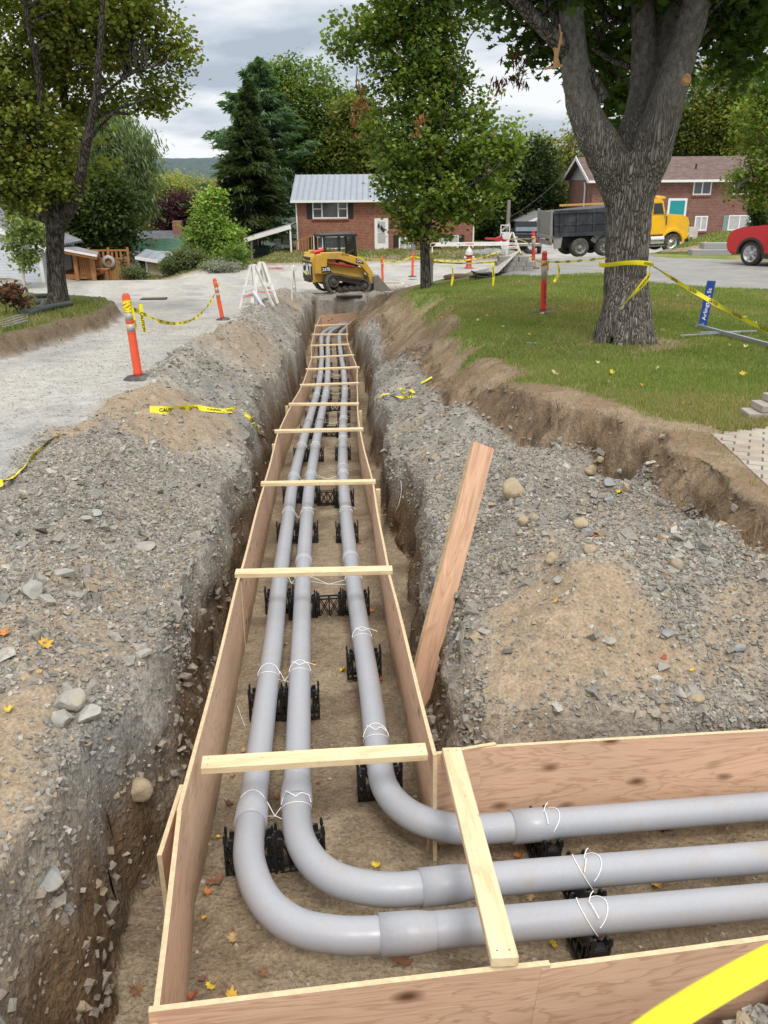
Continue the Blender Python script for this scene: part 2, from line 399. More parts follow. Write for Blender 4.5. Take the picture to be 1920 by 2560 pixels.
def ground(x, y, detail=True):
    x = np.asarray(x, float); y = np.asarray(y, float)
    mid = (xl(y)+xr(y))*.5
    s = sst(-.6, .6, x-mid)*(1-sst(30, 40, y))
    z = z_road(x, y)*(1-s) + z_bench(x, y)*s
    # trough in front of the near form board
    yf = np.interp(x, FX, FYY); fr = sst(-1.1, -.5, x)*(1-sst(-.35, .1, y-yf))*sst(-.9, -.35, y-yf)
    zf = ztop(x, yf) - .24
    z = z*(1-fr) + zf*fr
    ex = spoil_mask(x, y)
    dp = sdf(x, y, PLAT); nw = .12*fbm(x*1.4, y*1.4, s=41, o=3)
    near = 1-sst(24, 30, y); wd = .16*near + 3.0*(1-near)
    pl = sst(-wd*1.5, wd*.5, dp+nw*near)
    m = mounds(x, y)*ex*(1-pl)
    m = m + (.075*fbm(x*1.0, y*1.0, s=51, o=4) + .06*fbm(x*3.4, y*3.4, s=52, o=4))*ex*(1-pl)
    z = z + m
    z = z*(1-pl) + (z_lawn(x, y) + .02*fbm(x*1.2, y*1.2, s=53)+.02)*pl
    di = sdf(x, y, ISL) + .18*fbm(x*1.6, y*1.6, s=54)
    z = z + .36*sst(-.22, .12, di)
    # low torn verge on the far side of the road, house lots
    v = sst(0, .8, y - (39.3 + .35*fbm(x*.5, 0*x, s=55) + np.where(x > -7.5, np.interp(x, [-7.5, -3, 8, 12], [7, 9.5, 10.5, 30]), np.interp(x, [-18, -9, -7.5], [-.5, 4.5, 7]))))
    z = z + .22*v*(x < 11)
    # gravel hump closing the trench
    z = z + .10*np.exp(-((x+1.9)/1.6)**2-((y-D_END-.9)/.7)**2)*(1+1.2*fbm(x*2, y*2, s=57))
    z = z - .85*sst(6.9, 9.0, -x)*sst(49, 57, y) - .55*sst(9, 12, -x)*sst(40.8, 42.6, y)
    # valley to the left rear
    z = z - 9*sst(48, 80, y)*sst(8, 16, -x)*(y > 46)
    # trench
    td = trench_d(x, y); wallw = .2 + .1*vn(x*1.1, y*1.1, s=61)
    k = sst(0, 1, td/wallw)
    left = x < (xl(y)+xr(y))*.5
    sl = np.where(left, np.interp(y, [1, 2.2, 3.0, 4.5, 9, 14, 40], [1.0, 1.0, .75, .50, .55, .75, 1.0]), np.interp(y, [3, 4, 9, 16, 40], [.5, .6, .6, .75, 1.1]))
    off = np.where(left, np.interp(y, [1, 2, 2.6, 3.2, 5, 8, 15, 40], [.12, .16, .26, .20, .14, .20, .35, .4]), np.interp(y, [3, 3.8, 5, 9, 40], [-.12, -.05, .06, .15, .3]))
    cap = ztop(np.clip(x, -4, 4), y) + off + sl*np.clip(td, 0, 5)*(1+.25*fbm(x*1.5, y*1.5, s=64)) + .06*fbm(x*2.2, y*2.2, s=65, o=3)
    cap = np.where((y > 1.4) & (y < 38), cap, 50)
    hh = np.clip(.5+.5*(cap-z)/.12, 0, 1); z = np.where(cap-z > .12, z, cap*(1-hh)+z*hh-.12*hh*(1-hh))
    fl = ztop(np.clip(x, -4, 4), y) - .578 + .035*fbm(x*2.1, y*2.1, s=62, o=4) - .022*sst(.3, .8, vn(x*3.5, y*3.5, s=63))
    k = np.where((y > 1.0) & (y < D_END+1.2), k, 1)
    z = fl*(1-k) + z*k
    if detail:
        rough = (k > 0)*ex*(1-pl) + 2.6*(k > .02)*(k < .97) + 1.6*((pl > .05) & (pl < .95))*near + 1.3*((di > -.3) & (di < .12))
        z = z + rough*(.022*fbm(x*4.5, y*4.5, s=70, o=2) + .018*fbm(x*9, y*9, s=71, o=3) + .012*np.abs(vn(x*22, y*22, s=72)))
    return z, dict(k=k, pl=pl, ex=ex, isl=di, verge=v, dp=dp, td=td)
def gz(x, y): return float(ground(np.array([float(x)]), np.array([float(y)]))[0][0])
def G(px, py, d0=1.2, d1=120):
    """point of the ground seen at a photo pixel"""
    a, b = ray(px, py); D = np.geomspace(d0, d1, 900); z = ground(a*D, D)[0]; g = b*D - z
    k = np.where((g[:-1] > 0) & (g[1:] <= 0))[0]
    i = k[0] if len(k) else int(np.argmin(abs(g)))
    t = g[i]/(g[i]-g[i+1]+1e-9) if len(k) else 0; d = D[i]+(D[i+1]-D[i])*t if len(k) else D[i]
    return Vector((a*d, d, b*d))
def onG(px, D, py=700):
    a, _ = ray(px, py); return Vector((a*D, D, gz(a*D, D)))
# paver path, driveway and lawn outlines
PAV = np.array([(lambda q: (q.x, q.y))(hit(p[0], p[1], z_lawn)) for p in [(1775, 1100), (1850, 1172), (1925, 1245), (2300, 1560), (2300, 1030), (1990, 1073), (1925, 1078), (1850, 1088)]])
DRV = np.array([(lambda q: (q.x, q.y))(hit(p[0], p[1], z_lawn)) for p in [(1180, 678), (1230, 690), (1330, 693), (1500, 684), (1620, 708), (1790, 722), (2300, 740), (2300, 655), (1920, 655), (1660, 645), (1500, 640), (1300, 645), (1240, 650)]])
LAWN_FAR = [hit(p[0], p[1], z_lawn) for p in [(1925, 1078), (1850, 1088)]]

# ------------------------------------------------------------------ the ground as one fan-shaped sheet, split by surface
ys = np.concatenate([np.geomspace(1.0, 76, 850)])
ys = np.concatenate([[-1.5, -.6, .1, .6, .85], ys])
us = np.arange(-.66, .6601, .0023)
us = np.concatenate([[-2.0, -1.3, -.95, -.8, -.72], us, [.72, .8, .95, 1.3, 2.0]])
UU, YY = np.meshgrid(us, ys); XX = UU*(YY + .9)
ZZ, MK = ground(XX, YY)
sh = XX.shape
# push steep faces sideways a little so that banks are lumpy
wall = ((MK['k'] > .03) & (MK['k'] < .99)) | ((MK['pl'] > .05) & (MK['pl'] < .97) & (YY < 26))
wall |= (MK['isl'] > -.3) & (MK['isl'] < .1)
amp = np.where(wall, np.interp(YY, [2, 5], [.03, .085]), .0)
XD = XX + amp*fbm(XX*3, YY*3, ZZ*7, s=81, o=3); YD = YY + amp*fbm(XX*3, YY*3, ZZ*7, s=82, o=3)
def mixc(a, b, t): return a*(1-t[..., None]) + b*t[..., None]
C = lambda *c: np.array(c, float)
GREY, GREY2, BLUE, SAND, SOIL, DARK = C(.26, .243, .212), C(.35, .328, .285), C(.235, .24, .238), C(.33, .257, .178), C(.235, .165, .10), C(.10, .072, .048)
def ground_cols(x, y, z, mk):
    sh = x.shape; n1, n2, n3 = fbm(x*.9, y*.9, s=91), fbm(x*3, y*3, s=92), fbm(x*14, y*14, s=93, o=3)
    road = mixc(np.broadcast_to(C(.34, .335, .318), sh+(3,)), C(.40, .37, .32), sst(-.1, .6, n1+.3*n2)); road = mixc(road, C(.235, .235, .23), sst(.0, .8, n2*.5-n1*.7+.3*n3))
    # wheel tracks
    tr = .5+.5*np.sin((x + .22*y + 1.3*n1)*2.6); road = mixc(road, C(.45, .435, .40), .6*tr*sst(6, 12, y))
    sp = mixc(np.broadcast_to(GREY, sh+(3,)), GREY2, sst(-.3, .5, n2)); sp = mixc(sp, BLUE, .6*sst(.1, .6, fbm(x*1.3, y*1.1, s=94)))
    sm = sandm(x, y)*sst(0, .3, mk['td']-np.interp(y, [2.2, 3.3], [.0, .10])+.1*n2); sp = mixc(sp, SAND, sm); sp = mixc(sp, SOIL, .55*sst(.15, .6, fbm(x*1.7, y*1.7, s=95))*(1-sm))
    c = mixc(road, sp, mk['ex'])
    # upper lawn platform
    gr = np.broadcast_to(C(.15, .20, .045), sh+(3,)); gr = mixc(gr, C(.30, .24, .12), sst(-.2, .45, n1+.4*n2)); 
    soil = mixc(np.broadcast_to(SOIL*.95, sh+(3,)), C(.31, .235, .16), sst(-.3, .5, n2))
    lawn = mixc(soil, gr, grassm(x, y, mk))
    c = mixc(c, lawn, sst(.85, .99, mk['pl']))
    bank = (mk['pl'] > .04)*(mk['pl'] < .93)*(y < 30)
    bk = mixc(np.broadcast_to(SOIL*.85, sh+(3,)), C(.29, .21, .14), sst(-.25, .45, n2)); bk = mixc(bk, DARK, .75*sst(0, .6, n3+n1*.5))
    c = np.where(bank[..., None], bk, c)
    isl = sst(-.3, -.05, mk['isl']); c = mixc(c, mixc(np.broadcast_to(C(.17, .125, .08), sh+(3,)), C(.085, .11, .03), sst(.05, .25, mk['isl']+.1*n2)), isl)
    ver = mk['verge']*(x < 11); c = mixc(c, mixc(np.broadcast_to(C(.24, .18, .12), sh+(3,)), C(.10, .125, .04), sst(-.2, .3, n2 + .4*n1)*sst(.6, 1, mk['verge'])), ver)
    # trench floor (sand) and walls
    k = mk['k']; fl = mixc(np.broadcast_to(C(.36, .285, .195), sh+(3,)), C(.215, .16, .105), sst(-.3, .45, n2*.8+n1*.5)); 
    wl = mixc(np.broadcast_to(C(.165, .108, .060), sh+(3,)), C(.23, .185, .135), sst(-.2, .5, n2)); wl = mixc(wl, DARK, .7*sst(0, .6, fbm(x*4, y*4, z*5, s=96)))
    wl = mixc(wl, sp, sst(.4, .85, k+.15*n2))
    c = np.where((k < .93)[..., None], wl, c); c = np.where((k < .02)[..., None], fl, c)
    return c*(1+.10*n3[..., None])
SANDS = [(10, 1950, .60, 1), (70, 2080, .46, 1), (60, 2230, .36, 1), (-120, 2050, .6, 1), (330, 1000, 1.1, .7), (250, 1450, .35, .5), (1420, 1600, .80, 1), (1540, 1750, .65, .9), (1200, 1790, .55, .9), (1300, 1720, .6, .9), (1880, 1650, .4, .5), (1350, 1850, .5, .8), (600, 850, 1.6, .5), (110, 1560, .3, .5)]
SW = [(G(a, b), r, s) for a, b, r, s in SANDS]
def sandm(x, y):
    m = 0*x
    for p, r, s in SW:
        d = np.hypot(x-p.x, (y-p.y)*.8)/r + .35*fbm(x*2.2, y*2.2, s=97, o=3)
        m = np.maximum(m, (1-sst(.75, 1.15, d))*min(1, s*1.35))
    return np.maximum(m, .75*sst(.28, .6, fbm(x*.7, y*.6, s=98)))
def grassm(x, y, mk):
    e = mk['dp'] + .35*fbm(x*1.1, y*1.1, s=99, o=3)
    g = sst(.02, .22, e)
    gp = np.interp(y, [4, 6, 9, 14, 20, 26], [.45, .4, .25, .4, .8, .5]); g = g*sst(0, .3, mk['dp']-gp + .4*vn(x*1.5, y*1.5, s=100))
    t = np.hypot(x-3.75, y-12.0); g = g*(.25+.75*sst(.45, .95, t+.25*vn(x*3, y*3, s=101)))
    return g*(1-pip(x, y, PAV))
CC = ground_cols(XX, YY, ZZ, MK)
NR, NC = sh; idx = np.arange(NR*NC).reshape(sh)
FQ = np.stack([idx[:-1, :-1], idx[:-1, 1:], idx[1:, 1:], idx[1:, :-1]], -1).reshape(-1, 4)
fc = lambda A: (A[:-1, :-1]+A[1:, 1:]).reshape(-1)/2
fx, fy = fc(XX), fc(YY); fpl, fex, fk, fv, fis = fc(MK['pl']), fc(MK['ex']), fc(MK['k']), fc(MK['verge']), fc(MK['isl'])
zone = np.zeros(len(FQ), int)                                   # 0 gravel road
zone[fex > .5] = 1                                              # 1 excavated soil
zone[(fk < .97)] = 2                                            # 2 trench
zone[(fpl > .93) & (zone != 2)] = 3                             # 3 lawn
zone[(fpl > .05) & (fpl <= .93) & (fy < 30) & (zone != 2)] = 1
zone[(fis > -.1)] = 4
zone[(fv > .5) & (fx < 11)] = 5
zone[pip(fx, fy, DRV) & (fpl > .5)] = 6
zone[(fpl > .93) & (fy > 38) & (fx < 16.6)] = 0
P3 = np.stack([XD, YD, ZZ], -1).reshape(-1, 3); CF = CC.reshape(-1, 3)

def soil_mat(name, fine=60, bump=.02, rough=.95, med=14):
    s = NT(name); s.set(rough, 0, .25); v = s.coord(kind='Object')
    a = s.attr(); n = s.noise(v, fine, 4, .7); m = s.noise(v, med, 5, .6); vo = s.vor(v, fine*.7)
    o = s.mix(a, s.ramp(n, [(.3, .62), (.7, 1.32)]), 1, 'MULTIPLY'); o = s.mix(o, s.ramp(m, [(.3, .8), (.7, 1.15)]), 1, 'MULTIPLY')
    s.col(o); b = s.bump(vo, bump*.35, .7); b = s.bump(n, bump*.6, .8, b); s.bump(m, bump*1.4, .8, b); return s.m
m_soil = soil_mat('excavated_soil'); m_road = soil_mat('gravel_road', 45, .012, .9, 6)
m_trench = soil_mat('trench_soil', 50, .03, .97, 12); m_turf = soil_mat('turf_soil', 70, .02)
def asphalt():
    s = NT('driveway_asphalt'); s.set(.85, 0, .3); v = s.coord(); n = s.noise(v, 90, 3); m = s.noise(v, 1.2, 6, .65)
    c = s.ramp(m, [(.3, (.20, .197, .19)), (.7, (.29, .285, .27))]); s.col(s.mix(c, s.ramp(n, [(.3, .75), (.7, 1.25)]), 1, 'MULTIPLY')); s.bump(n, .004); return s.m
ZN = [('gravel_road', m_road), ('excavated_ground', m_soil), ('trench', m_trench), ('lawn', m_turf), ('planting_bed', m_turf), ('verge', m_turf), ('driveway', asphalt())]
for i, (nm, mm) in enumerate(ZN):
    f = FQ[zone == i]
    if len(f) == 0: continue
    used, inv = np.unique(f, return_inverse=True)
    o = np_mesh(nm, P3[used], inv.reshape(f.shape), mm, cols=CF[used], smooth=True); tag(o, kind='structure')

# ------------------------------------------------------------------ far land: valley floor and the wooded ridge
def far_z(x, y):
    base = np.interp(y, [74, 120, 300, 900, 1500, 2100, 3000, 6000], [-5.5, -12, -45, -80, -30, 48, 62, 40])
    base = base + sst(74, 90, y)*(-9*sst(8, 16, -x)*(1-sst(120, 300, y)))
    e = ground(x, np.minimum(y, 76))[0]
    t = sst(76, 110, y); z = e*(1-t) + base*t
    return z + sst(300, 1200, y)*(14*fbm(x*.0021, y*.0016, s=111) + 4*fbm(x*.02, y*.02, s=112, o=3))
ys2 = np.geomspace(76, 6500, 260); us2 = np.linspace(-1.3, 1.3, 420); U2, Y2 = np.meshgrid(us2, ys2); X2 = U2*(Y2+.9)
Z2 = far_z(X2, Y2); sh2 = X2.shape; id2 = np.arange(X2.size).reshape(sh2)
F2 = np.stack([id2[:-1, :-1], id2[:-1, 1:], id2[1:, 1:], id2[1:, :-1]], -1).reshape(-1, 4)
n1 = fbm(X2*.012, Y2*.006, s=113); n2 = fbm(X2*.05, Y2*.03, s=114, o=3)
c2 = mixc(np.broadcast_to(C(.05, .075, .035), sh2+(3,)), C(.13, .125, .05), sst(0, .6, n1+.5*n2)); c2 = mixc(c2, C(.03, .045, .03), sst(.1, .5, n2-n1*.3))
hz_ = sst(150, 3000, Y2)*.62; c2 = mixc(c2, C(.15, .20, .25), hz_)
s = NT('wooded_hills'); s.set(1, 0, .1); v = s.coord(); n = s.noise(v, .12, 6, .7)
s.col(s.mix(s.attr(), s.ramp(n, [(.3, .65), (.7, 1.3)]), 1, 'MULTIPLY')); s.bump(n, 6)
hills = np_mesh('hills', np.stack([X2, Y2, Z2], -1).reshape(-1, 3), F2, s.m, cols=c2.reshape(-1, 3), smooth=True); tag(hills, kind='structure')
# air haze over the valley is painted into the hill colours, bluer with distance

# ------------------------------------------------------------------ loose stones (uncountable: one object per ground)
def stone_field(name, pts, size, cols, mat, flat=.55):
    n = len(pts)
    base = np.array([(-1, -1, -1), (1, -1, -1), (1, 1, -1), (-1, 1, -1), (-1, -1, 1), (1, -1, 1), (1, 1, 1), (-1, 1, 1)], float)*.5
    tri = np.array([(0, 2, 1), (0, 3, 2), (4, 5, 6), (4, 6, 7), (0, 1, 5), (0, 5, 4), (1, 2, 6), (1, 6, 5), (2, 3, 7), (2, 7, 6), (3, 0, 4), (3, 4, 7)])
    V = base[None] + rng.normal(0, .16, (n, 8, 3)); V *= (rng.uniform(.55, 1.25, (n, 1, 3))*np.array([1, 1, flat]))
    V *= size[:, None, None]
    a = rng.uniform(0, 2*PI, n); t = rng.normal(0, .45, n); p = rng.normal(0, .45, n)
    def rot(ax, g):
        c, s_ = np.cos(g)[:, None], np.sin(g)[:, None]; i, j = [(1, 2), (2, 0), (0, 1)][ax]
        A, B = V[..., i].copy(), V[..., j].copy(); V[..., i] = A*c-B*s_; V[..., j] = A*s_+B*c
    rot(0, t); rot(1, p); rot(2, a)
    V += pts[:, None, :] + np.array([0, 0, 1])*(size*.12)[:, None, None]
    Fc = tri[None] + (np.arange(n)*8)[:, None, None]
    cc = np.repeat(cols, 8, 0)
    o = np_mesh(name, V.reshape(-1, 3), Fc.reshape(-1, 3), mat, cols=cc); return o
s = NT('stone'); s.set(.85, 0, .3); v = s.coord(); n = s.noise(v, 55, 4, .65)
s.col(s.mix(s.attr(), s.ramp(n, [(.3, .75), (.7, 1.2)]), 1, 'MULTIPLY')); s.bump(n, .004); m_stone = s.m
def sample(n, d0, d1, u0=-.62, u1=.62, pw=2.0):
    t = rng.uniform(0, 1, n); D = (d0**(1/pw) + t*(d1**(1/pw)-d0**(1/pw)))**pw
    u = rng.uniform(u0, u1, n); return u*(D+.9), D
def stones(name, n, d0, d1, smin, smax, where, label, sizepow=2.6, pw=2.0, tint=None):
    x, y = sample(n, d0, d1, pw=pw); z, mk = ground(x, y); p = where(x, y, mk)
    keep = rng.uniform(0, 1, n) < p; x, y, z = x[keep], y[keep], z[keep]; m = len(x)
    size = smin + (smax-smin)*rng.uniform(0, 1, m)**sizepow
    r = rng.uniform(0, 1, m); c = np.where((r < .5)[:, None], C(.30, .277, .238), np.where((r < .72)[:, None], C(.25, .238, .215), np.where((r < .9)[:, None], C(.42, .40, .355), C(.36, .28, .19))))
    c = c*.86*rng.uniform(.75, 1.22, (m, 1))
    if tint is not None: c = c*.5 + tint*.5
    o = stone_field(name, np.stack([x, y, z], -1), size, c, m_stone); tag(o, label, 'gravel', kind='stuff'); return o
def w_spoil(x, y, mk):
    g = mk['ex']*(mk['pl'] < .3)*(mk['k'] > .6)*(1-.93*sandm(x, y)*sst(0, .3, mk['td']-np.interp(y, [2.2, 3.3], [.0, .10]))); g = g*(.35+.65*sst(-.35, .3, fbm(x*1.1, y*1.1, s=121)))
    return g
def w_wall(x, y, mk): return ((mk['k'] > .05) & (mk['k'] <= .8))*.6 + ((mk['pl'] > .08) & (mk['pl'] < .9) & (y < 28))*.22
def w_road(x, y, mk): return (mk['ex'] < .6)*(mk['pl'] < .2)*(mk['isl'] < -.1)*(mk['verge'] < .2)*(mk['k'] > .98)*(.35+.65*sst(-.2, .5, fbm(x*.8, y*.8, s=122)))
stones('crushed_stone', 330000, 1.2, 8.5, .006, .026, w_spoil, 'small crushed grey stone spread over the spoil banks by the trench', 1.6)
stones('broken_rock', 10000, 1.2, 10, .02, .08, w_spoil, 'loose broken slate chunks lying on the spoil banks near the trench', 4.2)
stones('distant_spoil_stone', 110000, 8.5, 34, .012, .055, w_spoil, 'grey stone rubble on the spoil heaps farther along the trench', 2.6, 2.0)
stones('trench_wall_stone', 90000, 1.2, 30, .010, .05, w_wall, 'stones stuck in the dug trench walls and banks', 2.4, 2.4, C(.24, .19, .14))
stones('road_gravel', 85000, 4.5, 22, .008, .024, w_road, 'pale loose gravel on the road surface', 2.0, 2.0, C(.44, .43, .40))
stones('sand_pebbles', 14000, 1.5, 12, .005, .02, lambda x, y, mk: .28*sandm(x, y)*mk['ex']+.25*(mk['k'] < .02), 'little pebbles sprinkled on the sand', 2.5, 2.0, C(.40, .32, .22))
# ------------------------------------------------------------------ timber materials
def ply_mat(name, base, dark, knots=True, seed=0.0, scl=(.55, 1, 3.2)):
    s = NT(name); s.set(.62, 0, .3)
    c = s.node('ShaderNodeTexCoord'); oi = s.node('ShaderNodeObjectInfo')
    mp = s.node('ShaderNodeMapping'); s.l(c.outputs['Object'], mp.inputs[0]); mp.inputs['Scale'].default_value = scl
    cmb = s.node('ShaderNodeCombineXYZ'); s.l(s.math('MULTIPLY', oi.outputs['Random'], 37.0), cmb.inputs[0]); s.l(s.math('MULTIPLY', oi.outputs['Random'], 11.0), cmb.inputs[2])
    s.l(cmb.outputs[0], mp.inputs['Location']); v = mp.outputs[0]
    n = s.noise(v, 1.6, 4, .55, .6)
    rings = s.math('FRACT', s.math('MULTIPLY', n, 13.0)); rg = s.ramp(rings, [(0, .1), (.15, 1.0), (.7, .85), (1, .2)])
    fine = s.noise(s_map(s, v, (1.5, 1, 30)), 5, 4, .6)
    col = s.mix(dark, base, rg); col = s.mix(col, s.ramp(fine, [(.3, .80), (.7, 1.14)]), 1, 'MULTIPLY')
    if knots:
        kv = s.vor(s_map(s, v, (3.2, 0, 1.05)), 1.7); k = s.ramp(kv, [(.05, 1), (.10, .7), (.20, 0)])
        km = s.noise(s_map(s, v, (1, 0, 1)), .9, 2); km = s.ramp(km, [(.40, 0), (.45, 1)])
        col = s.mix(col, (.13, .062, .03), s.mix((0, 0, 0), k, km)) 
    wet = s.noise(s_map(s, v, (1, 1, .35)), .9, 5, .6); col = s.mix(col, s.ramp(wet, [(.3, .78), (.7, 1.1)]), 1, 'MULTIPLY')
    dirt = s.noise(c.outputs['Object'], 3.2, 8, .75); sp = s.node('ShaderNodeSeparateXYZ'); s.l(c.outputs['Object'], sp.inputs[0])
    low = s.ramp(s.math('ADD', s.math('MULTIPLY', sp.outputs[2], -1.0), s.math('MULTIPLY', dirt, .25)), [(.55, 0), (.75, .75)])
    col = s.mix(col, (.26, .20, .135), low); col = s.mix(col, (.30, .22, .15), s.ramp(dirt, [(.60, 0), (.72, .5)]))
    s.col(col); s.bump(fine, .0015, .6); return s.m
def s_map(s, v, sc):
    m = s.node('ShaderNodeMapping'); m.inputs['Scale'].default_value = sc; s.l(v, m.inputs[0]); return m.outputs[0]
m_ply = ply_mat('plywood_face', (.72, .475, .325), (.52, .31, .20))
m_ply2 = ply_mat('plywood_pale', (.74, .52, .36), (.56, .35, .225), False)
def edge_mat():
    s = NT('plywood_edge'); s.set(.8, 0, .2); v = s.coord(); sp = s.node('ShaderNodeSeparateXYZ'); s.l(v, sp.inputs[0])
    st = s.math('FRACT', s.math('MULTIPLY', sp.outputs[1], 230.0)); n = s.noise(v, 30, 3)
    c = s.ramp(st, [(0, (.42, .30, .17)), (.35, (.66, .53, .34)), (.8, (.70, .58, .38)), (1, (.42, .29, .17))])
    s.col(s.mix(c, s.ramp(n, [(.3, .8), (.7, 1.1)]), 1, 'MULTIPLY')); return s.m
m_edge = edge_mat()
def pine_mat():
    s = NT('pine_lumber'); s.set(.7, 0, .25); v = s.coord((1, 9, 9)); oi = s.node('ShaderNodeObjectInfo')
    n = s.noise(v, 2.2, 5, .6, .4); f = s.noise(s.coord((2, 60, 60)), 4, 3)
    c = s.ramp(n, [(.25, (.55, .40, .22)), (.5, (.70, .56, .35)), (.75, (.76, .63, .42))])
    k = s.vor(s.coord((6, 14, 14)), 1.1); c = s.mix(c, (.36, .21, .10), s.ramp(k, [(.05, .9), (.13, 0)]))
    c = s.mix(c, (.40, .32, .22), s.ramp(s.noise(s.coord(), 7, 8, .75), [(.56, 0), (.70, .55)])); s.col(s.mix(c, s.ramp(f, [(.3, .88), (.7, 1.06)]), 1, 'MULTIPLY')); s.bump(f, .001); return s.m
m_pine = pine_mat()

# ------------------------------------------------------------------ plywood panels of the form
def panel(name, a, b, h, label, side=1, th=.019, drop=0.0, mats=None, lean=0.0, group='plywood form panels', cat='plywood panel', seam=0.0):
    """panel between two top-edge points, thickness to the side 'side' (+1 = right of a>b)"""
    a, b = Vector(a), Vector(b); d = b-a; L = d.length; x = d.normalized(); y = x.cross(Vector((0, 0, 1))).normalized()*side; z = x.cross(y)
    if z.z < 0: z = -z
    n = max(2, int(L/.12)); vs = []; mb = MB(); ph = random.uniform(0, 9)
    secs = []
    for i in range(n+1):
        u = L*i/n; w_ = .004*math.sin(u*2.1+ph); secs.append([(u, w_, -drop), (u, w_+th, -drop), (u, w_+th, -drop-h), (u, w_, -drop-h)])
    for sct in secs: vs += sct
    fs = []; fm = []
    for i in range(n):
        o_, p_ = i*4, i*4+4
        for j, m in ((0, 1), (1, 0), (2, 1), (3, 0)): fs.append((o_+j, o_+(j+1) % 4, p_+(j+1) % 4, p_+j)); fm.append(m)
    fs += [(0, 1, 2, 3), (n*4+3, n*4+2, n*4+1, n*4)]; fm += [1, 1]
    me = bpy.data.meshes.new(name); me.from_pydata(vs, [], fs)
    for m in (mats or (m_ply, m_edge)): me.materials.append(m)
    me.polygons.foreach_set('material_index', fm); bm = bmesh.new(); bm.from_mesh(me); bmesh.ops.recalc_face_normals(bm, faces=bm.faces); bm.to_mesh(me); bm.free()
    o = link(name, me); M = Matrix((x, y, x.cross(y))).transposed().to_4x4()
    if x.cross(y).z < 0: M = Matrix((x, y, -z)).transposed().to_4x4(); 
    M = Matrix((x, y, z)).transposed().to_4x4()
    o.matrix_basis = Matrix.Translation(a) @ M
    return tag(o, label, cat, group)
ORD = ['first', 'second', 'third', 'fourth', 'fifth', 'sixth', 'seventh', 'eighth', 'ninth', 'tenth', 'eleventh', 'twelfth']
H = .60
# left wall of the form
lw = LW[1:]; c0 = extend(LW[2], LW[1], .35); c0.z = LW[1].z-.02
spl = hit(455, 2025, ztop)
panel('plywood_form', spl, c0, H, 'plywood form panel at the bottom left, its top edge running to the picture foot', 1)
panel('plywood_form', LW[4], spl, H, 'tall left plywood panel between the splice and the second wooden brace', 1, mats=(m_ply2, m_edge))
names = ['second and third', 'third and fourth', 'fourth and fifth', 'fifth and sixth', 'sixth and seventh', 'seventh and eighth', 'eighth and ninth', 'ninth and tenth', 'tenth and eleventh']
for i in range(4, 13):
    panel('plywood_form', LW[i+1], LW[i], H, f'left side plywood form panel between the {names[i-4]} wooden braces', 1, mats=(m_ply2, m_edge) if i % 2 else None)
panel('plywood_form', LW[14], LW[13], H, 'left side plywood panel beyond the last brace at the far end of the form', 1)
# right wall
for i in range(0, 10):
    nm = 'first and second' if i == 0 else names[i-1]
    panel('plywood_form', RW[i], RW[i+1], H, f'right side plywood form panel between the {nm} wooden braces', 1, mats=(m_ply2, m_edge) if i % 2 else None)
panel('plywood_form', RW[10], RW[11], H, 'short plywood panel angled right beyond the last brace of the form', 1)
er = W(928, 780, RW[11].y+1.2)
panel('plywood_form', LW[14], W(893, 780, LW[14].y+.5), .62, 'reddish plywood end panel closing the far end of the form', -1)
# the branch to the right
o = panel('plywood_form', BACK[0] + Vector((.02, .012, 0)), BACK[1] + Vector((.10, .03, 0)), H, 'narrow plywood offcut at the corner behind the right hand brace', -1)
panel('plywood_form', BACK[1], BACK[3], H, 'long knotty plywood panel behind the conduits running to the right', -1)
panel('plywood_form', FRONT[0]+Vector((-.02, 0, 0)), FRONT[1], H, 'plywood panel in front of the conduit bends at the picture foot', 1)
panel('plywood_form', FRONT[1] + Vector((-.03, .0, -.012)), FRONT[3] + Vector((0, .0, -.012)), H, 'darker knotty plywood panel at lower right, below the blurred yellow tape', 1)
# splices, cleats
a_ = hit(437, 1990, ztop)
panel('plywood_offcut', LW[2]+Vector((-.028, .10, -.02)), spl+Vector((-.032, -.22, -.03)), .5, 'plywood scrap nailed outside the left form joint', 1, group='plywood splices', cat='plywood scrap')
p2 = hit(452, 2545, ztop); mb = MB(); mb.box((0, 0, 0), (.16, .09, .038)); st = mb.build('wooden_stub', m_pine, bevel=.003, recentre=False)
st.location = Vector((-.77, FRONT[0].y-.075, FRONT[0].z-.075)); tag(st, 'short pine block at the lower left corner of the form', 'wood block')
# ------------------------------------------------------------------ pine braces across the form
def brace(a, b, label, over=.03, lift=.02, w_=.089, t=.038, nm='wooden_brace', group='wooden braces across the form'):
    a, b = Vector(a), Vector(b); x = (b-a).normalized(); a = a - x*over; b = b + x*over; L = (b-a).length
    up = Vector((0, 0, 1)); y = up.cross(x).normalized(); z = x.cross(y)
    mb = MB(); n = 6; bend = random.uniform(-.004, .004)
    for i in range(n):
        pass
    mb.box((0, 0, 0), (L, w_, t)); o = mb.build(nm, m_pine, bevel=.003, recentre=False)
    tw = random.uniform(-.06, .06)
    o.matrix_basis = Matrix.Translation((a+b)/2 + z*lift) @ Matrix((x, y, z)).transposed().to_4x4() @ Matrix.Rotation(tw, 4, 'X')
    for sx in (-1, 1):
        for q in (-.02, .02):
            if a.y < 9: MB().cyl((sx*(L/2-.03), q, t/2-.002), (sx*(L/2-.03), q, t/2+.001), .0035, 8).build('nail', plain('nail_steel', (.35, .35, .36), .4, .9), o)
    return tag(o, label, 'brace', group)
brace(LW[3]+Vector((.012, 0, 0)), RW[0]+Vector((-.03, .05, -.0)), 'nearest long pine brace across the form, level with the corner', 0, -.018)
for i in range(1, 11):
    brace(LW[i+3], RW[i], f'{ORD[i]} pine brace from the front, lying across the form boards', .04 if i % 3 else .06, .022)
